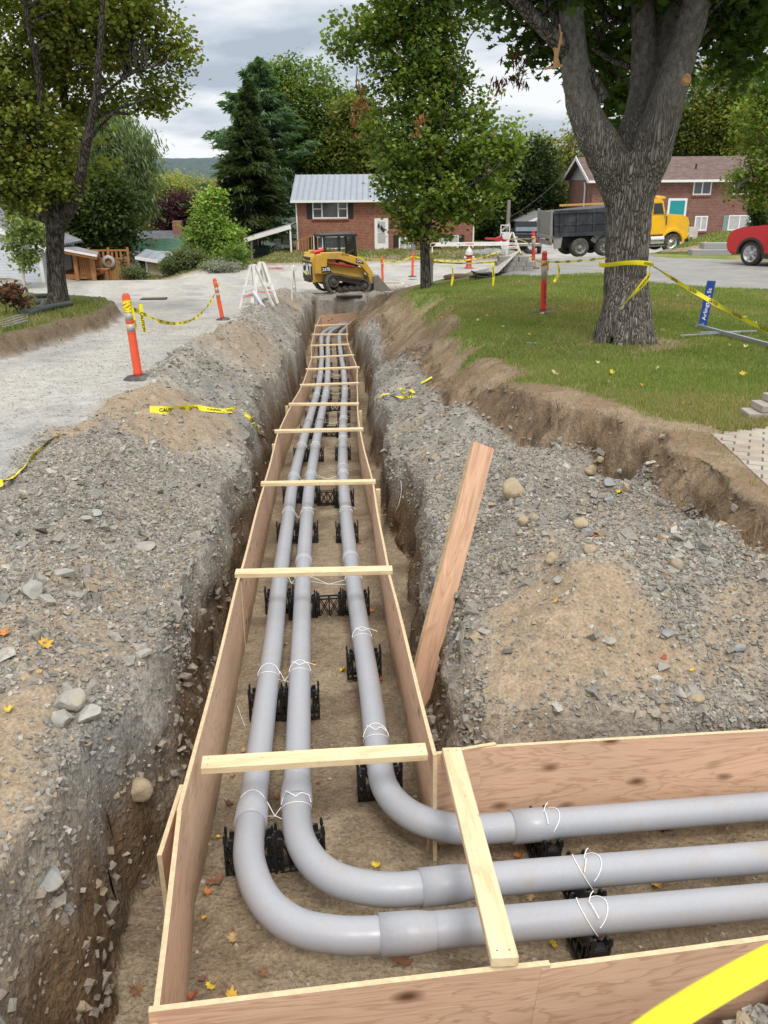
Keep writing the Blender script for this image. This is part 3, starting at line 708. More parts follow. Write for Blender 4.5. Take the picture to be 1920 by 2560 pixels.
ba, bb_ = hit(1130, 1893, ztop), hit(1259, 2408, ztop)
brace(ba, bb_, 'slanting pine brace over the three conduits at the right branch', .02, .022)
# stakes nailed outside
for (px, py, lb) in ((937, 1225, 'pine stake standing outside the form by the third brace'), (896, 1028, 'pine stake outside the right panels by the fifth brace'), (722, 1016, 'pine stake outside the left panels by the fifth brace'), (691, 1112, 'pine stake outside the left panels near the fourth brace')):
    q = hit(px, py, ztop); sd_ = 1 if px > 800 else -1; mb = MB(); mb.box((0, 0, -.28), (.05, .038, .58)); o = mb.build('wooden_stake', m_pine, bevel=.003, recentre=False)
    o.location = q + Vector((sd_*.035, 0, .0)); tag(o, lb, 'stake', 'stakes outside the form')
# loose leaning board
pa, pb = W(1203, 1112, 5.55), W(1035, 1690, 4.35)
zt_ = gz(pb.x, pb.y)
def leaning():
    A, B = W(1207, 1113, 5.3), W(1036, 1700, 4.5) + Vector((.01, .02, -.2))
    x = (A-B).normalized(); L = (A-B).length
    y0 = Vector((.86, .5, .12)); z = x.cross(y0).normalized(); y = z.cross(x)
    mb = MB(); mb.box((0, 0, 0), (L, .165, .038)); 
    me_o = mb.build('leaning_timber', [m_ply3, m_edge], bevel=0, recentre=False)
    for p in me_o.data.polygons:
        if abs(p.normal.z) < .5: p.material_index = 1
    me_o.matrix_basis = Matrix.Translation((A+B)/2) @ Matrix((x, y, z)).transposed().to_4x4()
    tag(me_o, 'loose reddish board leaning in the trench gap against the right bank', 'board')
m_ply3 = ply_mat('board_face', (.66, .42, .28), (.52, .29, .18), False, 0, (.35, 4.5, 1))
leaning()

# ------------------------------------------------------------------ conduits
def pvc():
    s = NT('grey_pvc'); s.set(.34, 0, .5); v = s.coord(); n = s.noise(v, 2.5, 6, .6); f = s.noise(v, 60, 4, .7)
    c = s.ramp(n, [(.3, (.325, .34, .375)), (.7, (.355, .37, .405))]); d = s.noise(v, 7, 8, .75); c = s.mix(c, (.36, .31, .25), s.ramp(d, [(.53, 0), (.70, .6)])); sc_ = s.noise(s.coord((3, 3, 3), rot=(.3, .2, .5)), 9, 9, .8, 2.5); c = s.mix(c, (.55, .56, .58), s.ramp(sc_, [(.60, 0), (.64, .5), (.68, 0)]))
    s.col(s.mix(c, s.ramp(f, [(.35, .97), (.65, 1.02)]), 1, 'MULTIPLY')); s.l(s.ramp(d, [(.35, .27), (.7, .6)]), s.b.inputs['Roughness']); s.bump(f, .0005); return s.m
m_pvc = pvc()
zp = lambda x, y: ztop(x, y) - .358
PIPES = [
 [(871,803),(828,821),(805,838),(804,885),(802,921),(795,971),(779,1029),(762,1087),(734,1197),(719,1307),(699,1451),(687,1578),(668,1722),(645,1905),(630,2030),(622,2110),(625,2160),(646,2225),(690,2283),(757,2322),(842,2337),(905,2339),(987,2334),(1265,2310),(1920,2252)],
 [(875,805),(846,818),(822,838),(820,895),(819,943),(813,993),(799,1058),(777,1193),(766,1307),(758,1433),(755,1542),(750,1686),(744,1903),(741,2010),(744,2070),(757,2115),(785,2158),(828,2192),(885,2213),(963,2224),(1049,2220),(1250,2196),(1920,2143)],
 [(880,807),(862,821),(849,838),(852,885),(858,921),(862,971),(859,1029),(857,1102),(858,1190),(867,1307),(884,1455),(902,1578),(925,1722),(941,1856),(950,1915),(959,1960),(985,2003),(1035,2042),(1106,2066),(1168,2073),(1255,2069),(1920,2015)]]
LAB = ['outermost grey conduit, sweeping round the outside of the bend', 'middle grey conduit of the three, between its two neighbours at the bend', 'innermost grey conduit, hugging the inner corner of the form']
BELL = [[(943, 2339, 1), (630, 2065, 0), (734, 1196, 0)], [(1049, 2220, 1), (741, 2005, 0), (777, 1190, 0), (758, 1411, 0), (800, 1052, 0), (813, 990, 0)], [(1255, 2069, 1), (875, 1392, 0), (858, 1180, 0), (857, 1070, 0)]]
PP = []
for k, pl in enumerate(PIPES):
    pts = [hit(a, b, zp) for a, b in pl]; pts.append(extend(pts[-2], pts[-1], 1.3)); P = catmull(pts, 6); P0 = list(P)
    for _ in range(3):
        P = [P[0]] + [(P[i-1]+P[i]*2+P[i+1])/4 for i in range(1, len(P)-1)] + [P[-1]]
    P = [p if p.y < 9 else q_ for p, q_ in zip(P, P0)]
    PP.append(P)
    mb = MB(); mb.tube(P, .0705, 28); o = mb.build('conduit_pipe', m_pvc); tag(o, LAB[k], 'pipe', 'grey conduits in the form')
    for (bx, by, big) in BELL[k]:
        q = hit(bx, by, zp); i = min(range(len(P)), key=lambda j: (P[j]-q).length); t = (P[min(i+1, len(P)-1)]-P[i-1]).normalized(); c = P[i]; 
        if not big: t = -t
        L = .19 if big else .15; mb = MB(); N = 28
        pf_ = [(-.0, .071), (-.0, .0795), (L*.8, .0795), (L*.95, .0765), (L+.03, .071)]
        a1 = t.cross(Vector((0, 0, 1))).normalized(); b1 = t.cross(a1); vs = []
        for (s_, r_) in pf_:
            for j in range(N): g = 2*PI*j/N; vs.append(c + t*s_ + (a1*math.cos(g)+b1*math.sin(g))*r_)
        mb.add(vs, [(i_*N+j, i_*N+(j+1) % N, (i_+1)*N+(j+1) % N, (i_+1)*N+j) for i_ in range(len(pf_)-1) for j in range(N)], 0, True)
        mb.build('coupling', m_pvc, o, world=True)
def pipe_at(k, px, py):
    q = hit(px, py, zp); P = PP[k]; i = min(range(1, len(P)-1), key=lambda j: (P[j]-q).length)
    return P[i].copy(), (P[i+1]-P[i-1]).normalized()

# ------------------------------------------------------------------ black lattice spacers
m_blk = plain('black_plastic', (.012, .012, .013), .38, 0, .2)
def spacer_proto(filler=False):
    mb = MB(); hw = .118; y2 = .036
    for sy in (-1, 1):
        y = sy*y2
        for sx in ((-1, 1)):
            mb.box((sx*hw, y, .095), (.010, .010, .19)); mb.box((sx*.082, y, .085), (.010, .008, .17))
            for (z0, z1) in ((.01, .09), (.09, .17)):
                mb.bar((sx*.082, y, z0), (sx*hw, y, z1), .006, .008, (0, 1, 0)); mb.bar((sx*hw, y, z0), (sx*.082, y, z1), .006, .008, (0, 1, 0))
            mb.box((sx*hw, y, .205), (.016, .018, .035), None, 0, .6); mb.box((sx*.09, y, .18), (.022, .012, .03))
        mb.box((0, y, .008), (2*hw, .010, .016))
        if filler:
            for q in ((-.082, .0), (0, .082)):
                mb.bar((q[0], y, .01), (q[1], y, .16), .007, .008, (0, 1, 0)); mb.bar((q[1], y, .01), (q[0], y, .16), .007, .008, (0, 1, 0))
            mb.box((0, y, .085), (.010, .008, .17)); mb.box((0, y, .165), (.17, .010, .012))
        else:
            for j in range(8):
                g0, g1 = PI + PI*j/8, PI + PI*(j+1)/8; r_ = .079
                mb.bar((r_*math.cos(g0), y, .185+r_*math.sin(g0)), (r_*math.cos(g1), y, .185+r_*math.sin(g1)), .012, .010, (0, 1, 0))
            for q in (-.05, 0, .05): mb.box((q, y, .055), (.008, .008, .09))
    for sx in (-1, 1):
        for x in (.118, .082): mb.box((sx*x, 0, .09), (.008, .075, .14)); 
        mb.box((sx*.1, 0, .10), (.034, .07, .008)); mb.box((sx*.1, 0, .16), (.034, .07, .007))
    if not filler: mb.box((0, 0, .098), (.12, .07, .010)); mb.box((0, 0, .05), (.2, .07, .006))
    return mb.build('pipe_spacer', m_blk, recentre=False)
sp_a = None; sp_f = None
def put_spacer(pos, t, label, filler=False):
    global sp_a, sp_f
    src = sp_f if filler else sp_a
    if src is None:
        src = spacer_proto(filler); o = src
        if filler: sp_f = src
        else: sp_a = src
    else: o = src.copy(); COL.objects.link(o)
    o.location = (pos.x, pos.y, pos.z-.222); o.scale = (1, 1, 1.03); o.rotation_euler = (math.atan2(t.z, math.hypot(t.x, t.y)), 0, math.atan2(-t.x, t.y))
    return tag(o, label, 'spacer', 'black spacers under the conduits')
ROWS = [(2080, (0, 1), 'at the start of the bends'), (1905, (2,), 'just behind the nearest brace'), (1735, (0, 1), 'under the first string tie beyond the nearest brace'), (1630, (2,), 'beside the yellow leaf'),
        (1480, (0, 1, 9, 2), 'just in front of the second brace'), (1305, (0, 1), 'midway between second and third braces'), (1306, (2,), 'midway between second and third braces'), (1220, (0, 1, 9, 2), 'at the third brace'),
        (1120, (0, 1), 'before the fourth brace'), (1121, (2,), 'before the fourth brace'), (1066, (0, 1, 9, 2), 'behind the fourth brace'), (1030, (0, 1), 'before the fifth brace'), (1031, (2,), 'before the fifth brace'),
        (1000, (0, 1, 9, 2), 'behind the fifth brace'), (972, (0, 1), 'before the sixth brace'), (972, (2,), 'before the sixth brace'), (942, (0, 1, 9, 2), 'between sixth and seventh braces'),
        (915, (0, 1), 'behind the seventh brace'), (916, (2,), 'behind the seventh brace'), (900, (0, 1, 2), 'before the eighth brace'), (878, (0, 1, 2), 'behind the eighth brace'), (857, (0, 1, 2), 'behind the ninth brace')]
WHO = ['outer', 'middle', 'inner']
for py, ks, wh in ROWS:
    got = {}
    for k in ks:
        if k == 9: continue
        P = PP[k]; yv = hit(800, py, zp).y
        i = min((j for j in range(1, len(P)-1) if P[j].x < 1), key=lambda j: abs(P[j].y-yv) + (100 if abs((P[j+1]-P[j-1]).normalized().x) > .75 else 0)); pos = P[i]; t = (P[i-1]-P[i+1]).normalized(); got[k] = (pos, t)
        put_spacer(pos, t, f'black lattice spacer under the {WHO[k]} conduit {wh}')
    if 9 in ks:
        a, b = got[1][0], got[2][0]; d = (b-a); c = (a+b)/2
        put_spacer(c, got[1][1], f'black lattice link piece between middle and inner conduits {wh}', True)
for k, (px, py), wh in ((2, (1368, 2060), 'inner'), (1, (1440, 2172), 'middle'), (0, (1500, 2290), 'outer')):
    pos, t = pipe_at(k, px, py); put_spacer(pos + Vector((0, -.0, 0)), t, f'black spacer under the {wh} conduit in the right hand branch')

# ------------------------------------------------------------------ white twine ties
m_str = plain('white_twine', (.85, .85, .83), .7, 0, .05)
def ring(mb, c, t, r=.074, th=.0022, a0=0, a1=2*PI, tilt=0.0):
    up = Vector((0, 0, 1)); a = t.cross(up).normalized(); b = a.cross(t).normalized(); pts = []
    n = 22
    for j in range(n+1):
        g = a0+(a1-a0)*j/n; pts.append(c + (a*math.cos(g)+b*math.sin(g))*r + t*tilt*math.sin(g))
    mb.tube(pts, th, 5, caps=False)
def tie(specs, label, cross=True):
    mb = MB(); tops = []
    for k, px, py in specs:
        c, t = pipe_at(k, px, py)
        if t.y < 0 and abs(t.y) > abs(t.x): t = -t
        ring(mb, c, t, tilt=-.05); ring(mb, c + t*.01, t, tilt=.06, a0=.2, a1=PI-.2); tops.append((c, t))
    for i in range(len(tops)-1):
        (c1, t1), (c2, t2) = tops[i], tops[i+1]; s_ = (c2-c1).normalized()
        for e in (1, -1):
            a = c1 + s_*.071 + Vector((0, 0, .02)); b = c2 - s_*.071 + Vector((0, 0, .02))
            if e < 0: a = a - t1*.07; b = b + t1*.05
            else: a = a + t1*.05; b = b - t1*.06
            mb.tube([a, (a+b)/2 - Vector((0, 0, .05)), b - Vector((0, 0, .03))], .0022, 5)
    c, t = tops[-1]; s_ = t.cross(Vector((0, 0, 1))).normalized(); q = c + Vector((0, 0, .076))
    r1, r2 = random.uniform(-1, 1), random.uniform(.5, 1)
    mb.tube(catmull([q, q + s_*.05*r2 + Vector((0, .01, .012)), q + s_*.12*r2 + t*.03*r1 - Vector((0, 0, .012))], 4), .0022, 5)
    mb.tube(catmull([q, q - s_*.03 + Vector((0, 0, .012)) + t*.02, q - s_*.05 + t*.04 + Vector((0, 0, .008))], 4), .0022, 5)
    return tag(mb.build('twine_tie', m_str), label, 'string', 'white twine ties')
tie([(0, 632, 2025), (1, 741, 2027)], 'white twine crossing between outer and middle conduits at the start of the bends')
tie([(2, 938, 1846)], 'white twine knotted on the inner conduit just behind the nearest brace')
tie([(0, 665, 1697), (1, 748, 1694)], 'white twine crossed between two conduits, second tie from the front')
tie([(2, 904, 1603)], 'white twine with short tails on the inner conduit near the yellow leaf')
tie([(0, 697, 1460), (1, 757, 1456), (2, 884, 1452)], 'white twine over all three conduits just in front of the second brace')
tie([(0, 719, 1287), (1, 767, 1287)], 'white twine crossed over two conduits between second and third braces')
tie([(2, 866, 1283)], 'white twine on the inner conduit between second and third braces')
tie([(0, 733, 1190), (1, 777, 1190), (2, 858, 1188)], 'white twine over all three conduits behind the third brace')
tie([(0, 751, 1110), (1, 786, 1114)], 'white twine crossed over two conduits before the fourth brace')
tie([(2, 857, 1104)], 'white twine on the inner conduit before the fourth brace')
tie([(0, 768, 1060), (1, 800, 1060), (2, 857, 1055)], 'white twine over all three conduits behind the fourth brace')
tie([(0, 790, 985), (1, 814, 985), (2, 861, 983)], 'thin white twine over the conduits behind the fifth brace')
tie([(0, 802, 935), (1, 818, 935), (2, 860, 935)], 'thin white twine over the conduits behind the sixth brace')
tie([(2, 1356, 2062)], 'white twine bow on the inner conduit in the right hand branch')
tie([(1, 1420, 2180)], 'white twine loop on the middle conduit in the right hand branch')
tie([(0, 1462, 2290)], 'white knotted twine on the outer conduit in the right hand branch')
mb = MB(); mb.tube(catmull([W(594, 1765, 4.6), W(606, 1800, 4.45), W(620, 1830, 4.35), W(624, 1850, 4.3)], 5), .0022, 5); tag(mb.build('loose_twine', m_str), 'loose white twine end curling beside the outer conduit near the left panel', 'string')
pg = [G(940, 1290), G(985, 1283), G(1003, 1235), G(1000, 1190)]
mb = MB(); mb.tube(catmull([p + Vector((0, 0, .01)) for p in pg], 6), .003, 5); tag(mb.build('loose_twine', m_str), 'thin pale root or twine hanging on the right trench bank', 'string')
# ------------------------------------------------------------------ delineator posts
m_or = plain('post_orange', (.78, .10, .035), .5, 0, .12, 6, 0, (.45, .22, .12))
m_red = plain('post_red', (.66, .035, .025), .5, 0, .12, 6)
m_rub = plain('black_rubber', (.06, .058, .055), .85, 0, .3, 12, 0, (.2, .18, .15))
m_refl = plain('reflective_sheet', (.42, .38, .34), .35, .1, .12, 20)
m_tape = plain('caution_tape_yellow', (.80, .70, .02), .45, 0, .12, 6)
m_tapeo = plain('tape_orange', (.85, .33, .03), .5, 0, .2, 10)
m_ink = plain('black_ink', (.015, .015, .015), .6, 0, .05)
def delineator(pos, label, rz=0, tilt=(0, 0), bands=2, colr=None, wrap=None, handle=True, h=1.07, letter=False, silver_top=False, group='delineator posts with caution tape', baseN=8, name='delineator_post'):
    colr = colr or m_or
    o = empty(name, pos, rz, label, 'post', group); o.rotation_euler = (tilt[0], tilt[1], rz)
    MB().lathe([(0, 0), (.20, 0), (.20, .018), (.175, .04), (.07, .055), (0, .055)], baseN, smooth=False).build('base', m_rub, o)
    MB().lathe([(0, .04), (.062, .05), (.056, .10), (.055, h*.3), (.050, h-.10), (.052, h-.09), (.050, h-.05), (.035, h-.045), (0, h-.045)], 20).build('tube', colr, o)
    if handle:
        mb = MB(); pts = [Vector((-.042, 0, h-.06)), Vector((-.042, 0, h)), Vector((-.03, 0, h+.03)), Vector((.03, 0, h+.03)), Vector((.042, 0, h)), Vector((.042, 0, h-.06))]
        mb.tube(pts, .011, 8); mb.box((0, 0, h-.02), (.07, .02, .07)); mb.build('handle', colr, o)
    if silver_top:
        MB().lathe([(.0525, h*.56), (.0535, h*.56), (.052, h-.12), (.051, h-.12)], 20).build('reflective_band', m_refl, o)
    else:
        for j in range(bands):
            z1 = h-.20-j*.145; MB().lathe([(.052, z1-.10), (.0545, z1-.10), (.0535, z1), (.050, z1)], 20).build('reflective_band', m_refl, o)
            if j < bands: MB().lathe([(.052, z1-.118), (.0565, z1-.116), (.0565, z1-.106), (.052, z1-.104)], 20).build('rib', colr, o)
    if wrap:
        mb = MB()
        for j in range(4):
            pts = [Vector((math.cos(g)*.060, math.sin(g)*.060, h-.15+.02*j*wrap+.03*math.sin(g+j))) for g in np.linspace(0, 2*PI, 14)]
            mb2 = []
            for i in range(13): a, b = pts[i], pts[i+1]; mb.add([a-Vector((0, 0, .018)), b-Vector((0, 0, .018)), b+Vector((0, 0, .016)), a+Vector((0, 0, .016))], [(0, 1, 2, 3)])
        for g, L in ((.4, .28), (-.8, .16), (2.2, .2)):
            p0 = Vector((math.cos(g)*.062, math.sin(g)*.062, h-.14)); mb.add([p0, p0+Vector((.02, .01, 0)), p0+Vector((.03, .0, -L)), p0+Vector((.002, .01, -L))], [(0, 1, 2, 3)])
        mb.build('tape_wrap', [m_tape if wrap > 0 else m_tapeo], o)
    if letter:
        vs, fs = text_mesh('CHARMAC', .075, .001); mb = MB()
        mb.add([Vector((math.sin(v.y/.056)*.0572, -math.cos(v.y/.056)*.0572, h*.33 - v.x)) for v in vs], fs); mb.build('lettering', m_ink, o)
    return o
def stand(px, D, py=900): return onG(px, D, py)
P1 = G(347, 948, 9, 13); P1 = delineator(P1, 'orange post nearest the camera on the gravel road, its top wrapped in yellow tape', .4, (R(0), R(-2.0)), 2, wrap=1)
P2 = delineator(G(557, 800, 19, 26), 'orange leaning post on the road beside the white barricades', .2, (R(2), R(-7)), 2, handle=True, group='delineator posts with caution tape')
P3 = delineator(G(1358, 783, 13, 18), 'red post with grey upper sleeve standing on the lawn left of the big tree', .3, (0, R(-2.5)), 0, m_red, wrap=-1, letter=True, silver_top=True, handle=True)
P4 = delineator(G(1334, 672, 15, 60), 'red and grey post near the dump truck at the driveway edge', .1, (0, R(-4)), 0, m_red, wrap=-1, silver_top=True, h=1.1)
P5 = delineator(G(957, 707, 30, 38), 'orange post right behind the concrete ring, just right of the loader bucket', 0, (0, R(-2)), 1, wrap=-1)
P6 = delineator(G(1031, 692, 32, 40), 'orange post farther right of the loader with an orange taped top', 0, (0, R(1)), 0, wrap=-1)
P7 = delineator(G(1078, 712, 15, 60), 'grey delineator sleeve standing right behind the middle maple trunk', 0, (0, 0), 0, m_refl, wrap=1, h=1.0, handle=False)

# ------------------------------------------------------------------ caution tape
def ribbon(pts, label, wd=.075, k=8, twist=0.0, sagv=True, text='CAUTION', group=None, lie=False, up=(0, 0, 1), tsize=.055, gap=.42, start=.1, mat=None):
    P = catmull(pts, k); n = len(P); L = [0]
    for i in range(1, n): L.append(L[-1]+(P[i]-P[i-1]).length)
    ph = random.uniform(0, 6); fr = []
    for i in range(n):
        t = (P[min(i+1, n-1)]-P[max(i-1, 0)]).normalized(); u = Vector(up); u = (u - t*u.dot(t)).normalized(); s_ = t.cross(u)
        g = twist*(math.sin(L[i]*2.3+ph) + .5*math.sin(L[i]*5.1+ph*2)); a = u*math.cos(g) + s_*math.sin(g); fr.append((P[i], a, t.cross(a)))
    mb = MB(); vs = []
    for p, a, nrm in fr:
        vs += [p - a*wd/2 + nrm*.004, p, p + a*wd/2 + nrm*.004]
    mb.add(vs, [(i*3+j, i*3+j+1, i*3+4+j, i*3+3+j) for i in range(n-1) for j in (0, 1)], 0, True)
    o = mb.build('caution_tape', mat or m_tape); tag(o, label, 'tape', group)
    if text:
        tv, tf = text_mesh(text, tsize, .0012); tw = max(v.x for v in tv)-min(v.x for v in tv); s0 = start
        while s0 + tw < L[-1]:
            for sd_ in (1, -1):
                m2 = MB(); out = []
                for v in tv:
                    q = s0 + tw/2 + v.x; i = min(max(int(np.searchsorted(L, q))-1, 0), n-2); f = (q-L[i])/(L[i+1]-L[i]+1e-9)
                    p = fr[i][0].lerp(fr[i+1][0], f); a = fr[i][1].lerp(fr[i+1][1], f); nr = fr[i][2].lerp(fr[i+1][2], f)
                    out.append(p + a*v.y*(sd_ if sd_ > 0 else 1) + nr*.0065*sd_)
                m2.add(out, tf); m2.build('lettering', m_ink, o, world=True)
            s0 += tw + gap
    return o
def sag(a, b, s_, n=5): return [a.lerp(b, i/(n-1)) - Vector((0, 0, s_*4*(i/(n-1))*(1-i/(n-1)))) for i in range(n)]
def top_of(p, h=.92): return p.location + Vector((0, 0, h))
GT = 'caution tape strung between posts'
ribbon(sag(top_of(P1), W(549, 706, P2.location.y), .55, 6), 'yellow caution tape sagging between the two orange posts on the gravel road', .06, 8, .5, group=GT)
ribbon([W(352, 760, P1.location.y), W(356, 800, P1.location.y), W(362, 830, P1.location.y)], 'short tape tail hanging from the nearest orange post', .05, 5, .6, up=(1, 0, 0))
TD = 12.3
ribbon(sag(W(1362, 655, P3.location.y), W(1516, 645, 12.2), .02, 4), 'yellow tape stretched from the lawn post to the big tree trunk', .03, 6, .5, group=GT)
ribbon(sag(W(1632, 664, 12.1), W(1930, 832, 8.4), .03, 5), 'yellow tape running down right from the big tree past the blue street sign', .055, 8, .7, group=GT)
# tape around the trunk
tc_ = W(1559, 860, TD); tcx = onG(1556, TD, 862)
ringp = [Vector((W(1568, 657, TD).x + .375*math.cos(g), TD + .08 - .43*math.sin(g), W(1572, 657 + 6*math.cos(g*2), TD).z)) for g in np.linspace(-.15, PI+.15, 9)]
ribbon(ringp, 'yellow caution tape wrapped round the big tree trunk', .065, 6, .35, text='CAUTION CUIDADO', tsize=.048)
ribbon([W(1626, 664, 11.75), W(1622, 690, 11.70), W(1600, 718, 11.66), W(1570, 750, 11.62), W(1541, 783, 11.62)], 'twisted yellow tape tail hanging diagonally down the front of the big trunk', .085, 6, .9, text='CAUTION')
ribbon(sag(top_of(P5), top_of(P6), .12, 5), 'yellow tape between the two posts right of the loader', .06, 5, .4, group=GT)
ribbon(sag(top_of(P6), W(1250, 628, 47), .35, 5), 'yellow tape from the right loader post toward the white sign stand', .06, 5, .4, group=GT)
ribbon(sag(W(870, 632, 50), top_of(P5, 1.0), .1, 4), 'yellow tape crossing in front of the brick house lawn to the loader', .06, 5, .4, group=GT)
ribbon(sag(W(1078, 654, P7.location.y), W(1330, 641, P4.location.y), .12, 6), 'yellow tape from the middle maple to the post by the dump truck', .05, 5, .5, group=GT)
ribbon(sag(W(1330, 640, P4.location.y), W(1362, 657, P3.location.y), .05, 4), 'short yellow tape joining the truck side post and the lawn post', .05, 5, .5, group=GT)
ribbon(sag(W(1325, 610, P4.location.y), W(1268, 600, 45), -.1, 4) , 'yellow tape rising from the truck side post to the sign stand', .05, 5, .5, group=GT)
for (x0, y0, x1, y1, D, lb) in ((1129, 660, 1128, 718, 24.5, 'tape strip hanging near the middle maple above the lawn'), (1231, 656, 1230, 735, 21.5, 'tape strip hanging over the lawn left of the red post'), (1395, 660, 1385, 705, 19, 'tape strip hanging right of the red lawn post')):
    ribbon([W(x0, y0, D), W(x0+3, (y0+y1)/2, D), W(x1, y1, D)], 'yellow ' + lb, .06, 5, .7, up=(1, 0, 0), group='hanging tape strips')
def lie(px, off=.012): return [G(a, b) + Vector((0, 0, off)) for a, b in px]
GL = 'tape lying on the spoil'
ribbon(lie([(375, 1030), (425, 1030), (470, 1026), (500, 1025), (540, 1030), (575, 1031), (592, 1028)], .02), 'flattened caution tape lying across the left gravel bank', .09, 6, .5, up=(0, 1, .6), group=GL, gap=.15)
ribbon(lie([(612, 1040), (632, 1058), (650, 1085), (668, 1105), (686, 1112)], .03), 'yellow tape end dangling over the left trench edge', .045, 6, .8, up=(0, 1, .6), group=GL, gap=.1)
ribbon(lie([(-20, 1228), (30, 1198), (60, 1172), (90, 1140), (120, 1108), (150, 1095)], .02), 'yellow tape curving over gravel at the left picture edge', .06, 6, .6, up=(.7, .7, .5), group=GL)
ribbon(lie([(938, 1020), (948, 998), (965, 990), (990, 996), (1015, 998), (1035, 990), (1025, 980), (1010, 985), (1000, 975)], .03), 'crumpled yellow tape knotted on the right spoil bank', .04, 6, .9, up=(0, 1, .6), group=GL)
ribbon(lie([(1052, 963), (1068, 955), (1080, 948)], .03), 'small scrap of yellow tape by the cut turf bank', .04, 5, .5, up=(0, 1, .6), group=GL, text=None)
# tape close to the camera, lower right
def plane(px, py, dd): 
    a, b = ray(px, py); return Vector((a*dd, dd, b*dd))
nearp = [plane(1480, 2680, .40), plane(1620, 2570, .44), plane(1760, 2482, .48), plane(1925, 2392, .54), plane(2150, 2280, .64), plane(2500, 2150, .8)]
ribbon(nearp, 'blurred yellow caution tape close to the camera at lower right', .026, 8, .04, text=None, up=(-.42, .32, .85))

# ------------------------------------------------------------------ white barricades
m_wht = plain('white_barricade_paint', (.72, .71, .68), .55, 0, .12, 5, 0, (.45, .40, .33))
m_redt = plain('red_stencil', (.55, .06, .05), .6, 0, .1)
def a_leg(mb, x, spread, h, w_=.085):
    pass
def barricade(loc, rz, wid, h, label, text='CHARMAC', rot=None, board_h=.14):
    o = empty('barricade', loc, rz, label, 'barricade', 'white construction barricades')
    if rot: o.rotation_euler = rot
    for sx in (-1, 1):
        for sy in (-1, 1):
            MB().bar((sx*(wid/2-.12), sy*.32, 0), (sx*(wid/2-.12), sy*.03, h), .09, .035, (1, 0, 0)).build('leg', m_wht, o, bevel=.004)
        MB().box((sx*(wid/2-.12), 0, .32), (.035, .46, .09)).build('crossbar', m_wht, o)
    b = MB().box((0, -.06, h-.08), (wid, .035, board_h)).build('board', m_wht, o, bevel=.004)
    text_on(text, .10, (0, -.080, h-.08), (1, 0, 0), (0, 0, 1), m_redt, b, .003, world=False)
    return o
def a_sign(loc, rz, h, w_, label, rot=None, lines=('CHARMAC', 'CHARMAC'), group='white A-shaped sign stands'):
    o = empty('sign_stand', loc, rz, label, 'sign stand', group)
    if rot: o.rotation_euler = rot
    for sy in (-1, 1):
        yy = .28*sy
        for sx in (-1, 1): MB().bar((sx*w_/2, yy, 0), (sx*.05, yy*.1, h), .085, .03, (0, 1, 0)).build('leg', m_wht, o, bevel=.003)
        z = h*.28; ws = w_*(1-z/h)+.02
        b = MB().box((0, yy*(1-z/h)+sy*.018, z), (ws, .03, .14)).build('board', m_wht, o, bevel=.003)
        z = h*.46; ws = w_*(1-z/h)+.02
        b2 = MB().box((0, yy*(1-z/h)+sy*.018, z), (ws, .03, .12)).build('board', m_wht, o, bevel=.003)
        if sy < 0:
            text_on(lines[0], .12, (0, yy*(1-h*.28/h)-.036, h*.28), (1, 0, 0), (0, .08, 1), m_redt, b, .004, world=False, sx=.9)
            text_on(lines[1], .10, (0, yy*(1-.46)-.036, h*.46), (1, 0, 0), (0, .08, 1), m_redt, b2, .004, world=False, sx=.7)
    MB().box((0, 0, h), (.13, .08, .05)).build('cap', m_wht, o)
    return o
g1 = G(628, 772, 20, 28)
# front frame leaning over the spoil heap
def frame(A, B, C_, D_, label):
    pass
bt = G(760, 738, 24, 34)
barricade(Vector((G(712, 738, 22, 36).x, 27.0, gz(G(712, 738, 22, 36).x, 27.0)+.02)), R(-7), 1.28, 1.02, 'white barricade beam on A legs beside the loader rear')
q = stand(655, 25.6, 740); a_sign(q, R(24), 1.18, .8, 'white A-shaped stand in the middle of the barricade cluster', (R(-6), R(4), R(24)), ('CHARMAC', ''))
q = stand(640, 23.6, 780); a_sign(q + Vector((.02, 0, .02)), R(-38), 1.15, .78, 'nearest white stand tilted over the spoil heap, with cloth tied on', (R(-8), R(-12), R(-42)), ('CHARMAC', ''))
mb = MB(); mb.tube(catmull([W(632, 728, 23.2), W(642, 742, 23.15), W(655, 762, 23.1), W(662, 772, 23.1)], 4), [.045, .055, .05, .05, .05, .05, .05, .05, .05, .05, .05, .04, .02][:13], 7)
tag(mb.build('tied_cloth', plain('pale_cloth', (.62, .62, .74), .8, 0, .2)), 'pale lilac cloth knotted round the nearest tilted white stand', 'cloth')
q = G(1278, 633, 15, 70); a_sign(q + Vector((0, 0, .0)), R(4), 1.25, 1.15, 'white A-shaped sign stand with red lettering left of the dump truck')
q = stand(1150, 47.0, 660); barricade(Vector((W(1173, 640, 47).x, 47.0, gz(W(1173, 640, 47).x, 47.0))), R(3), 4.3, 1.25, 'long white barricade rail behind the fire hydrant', board_h=.2)

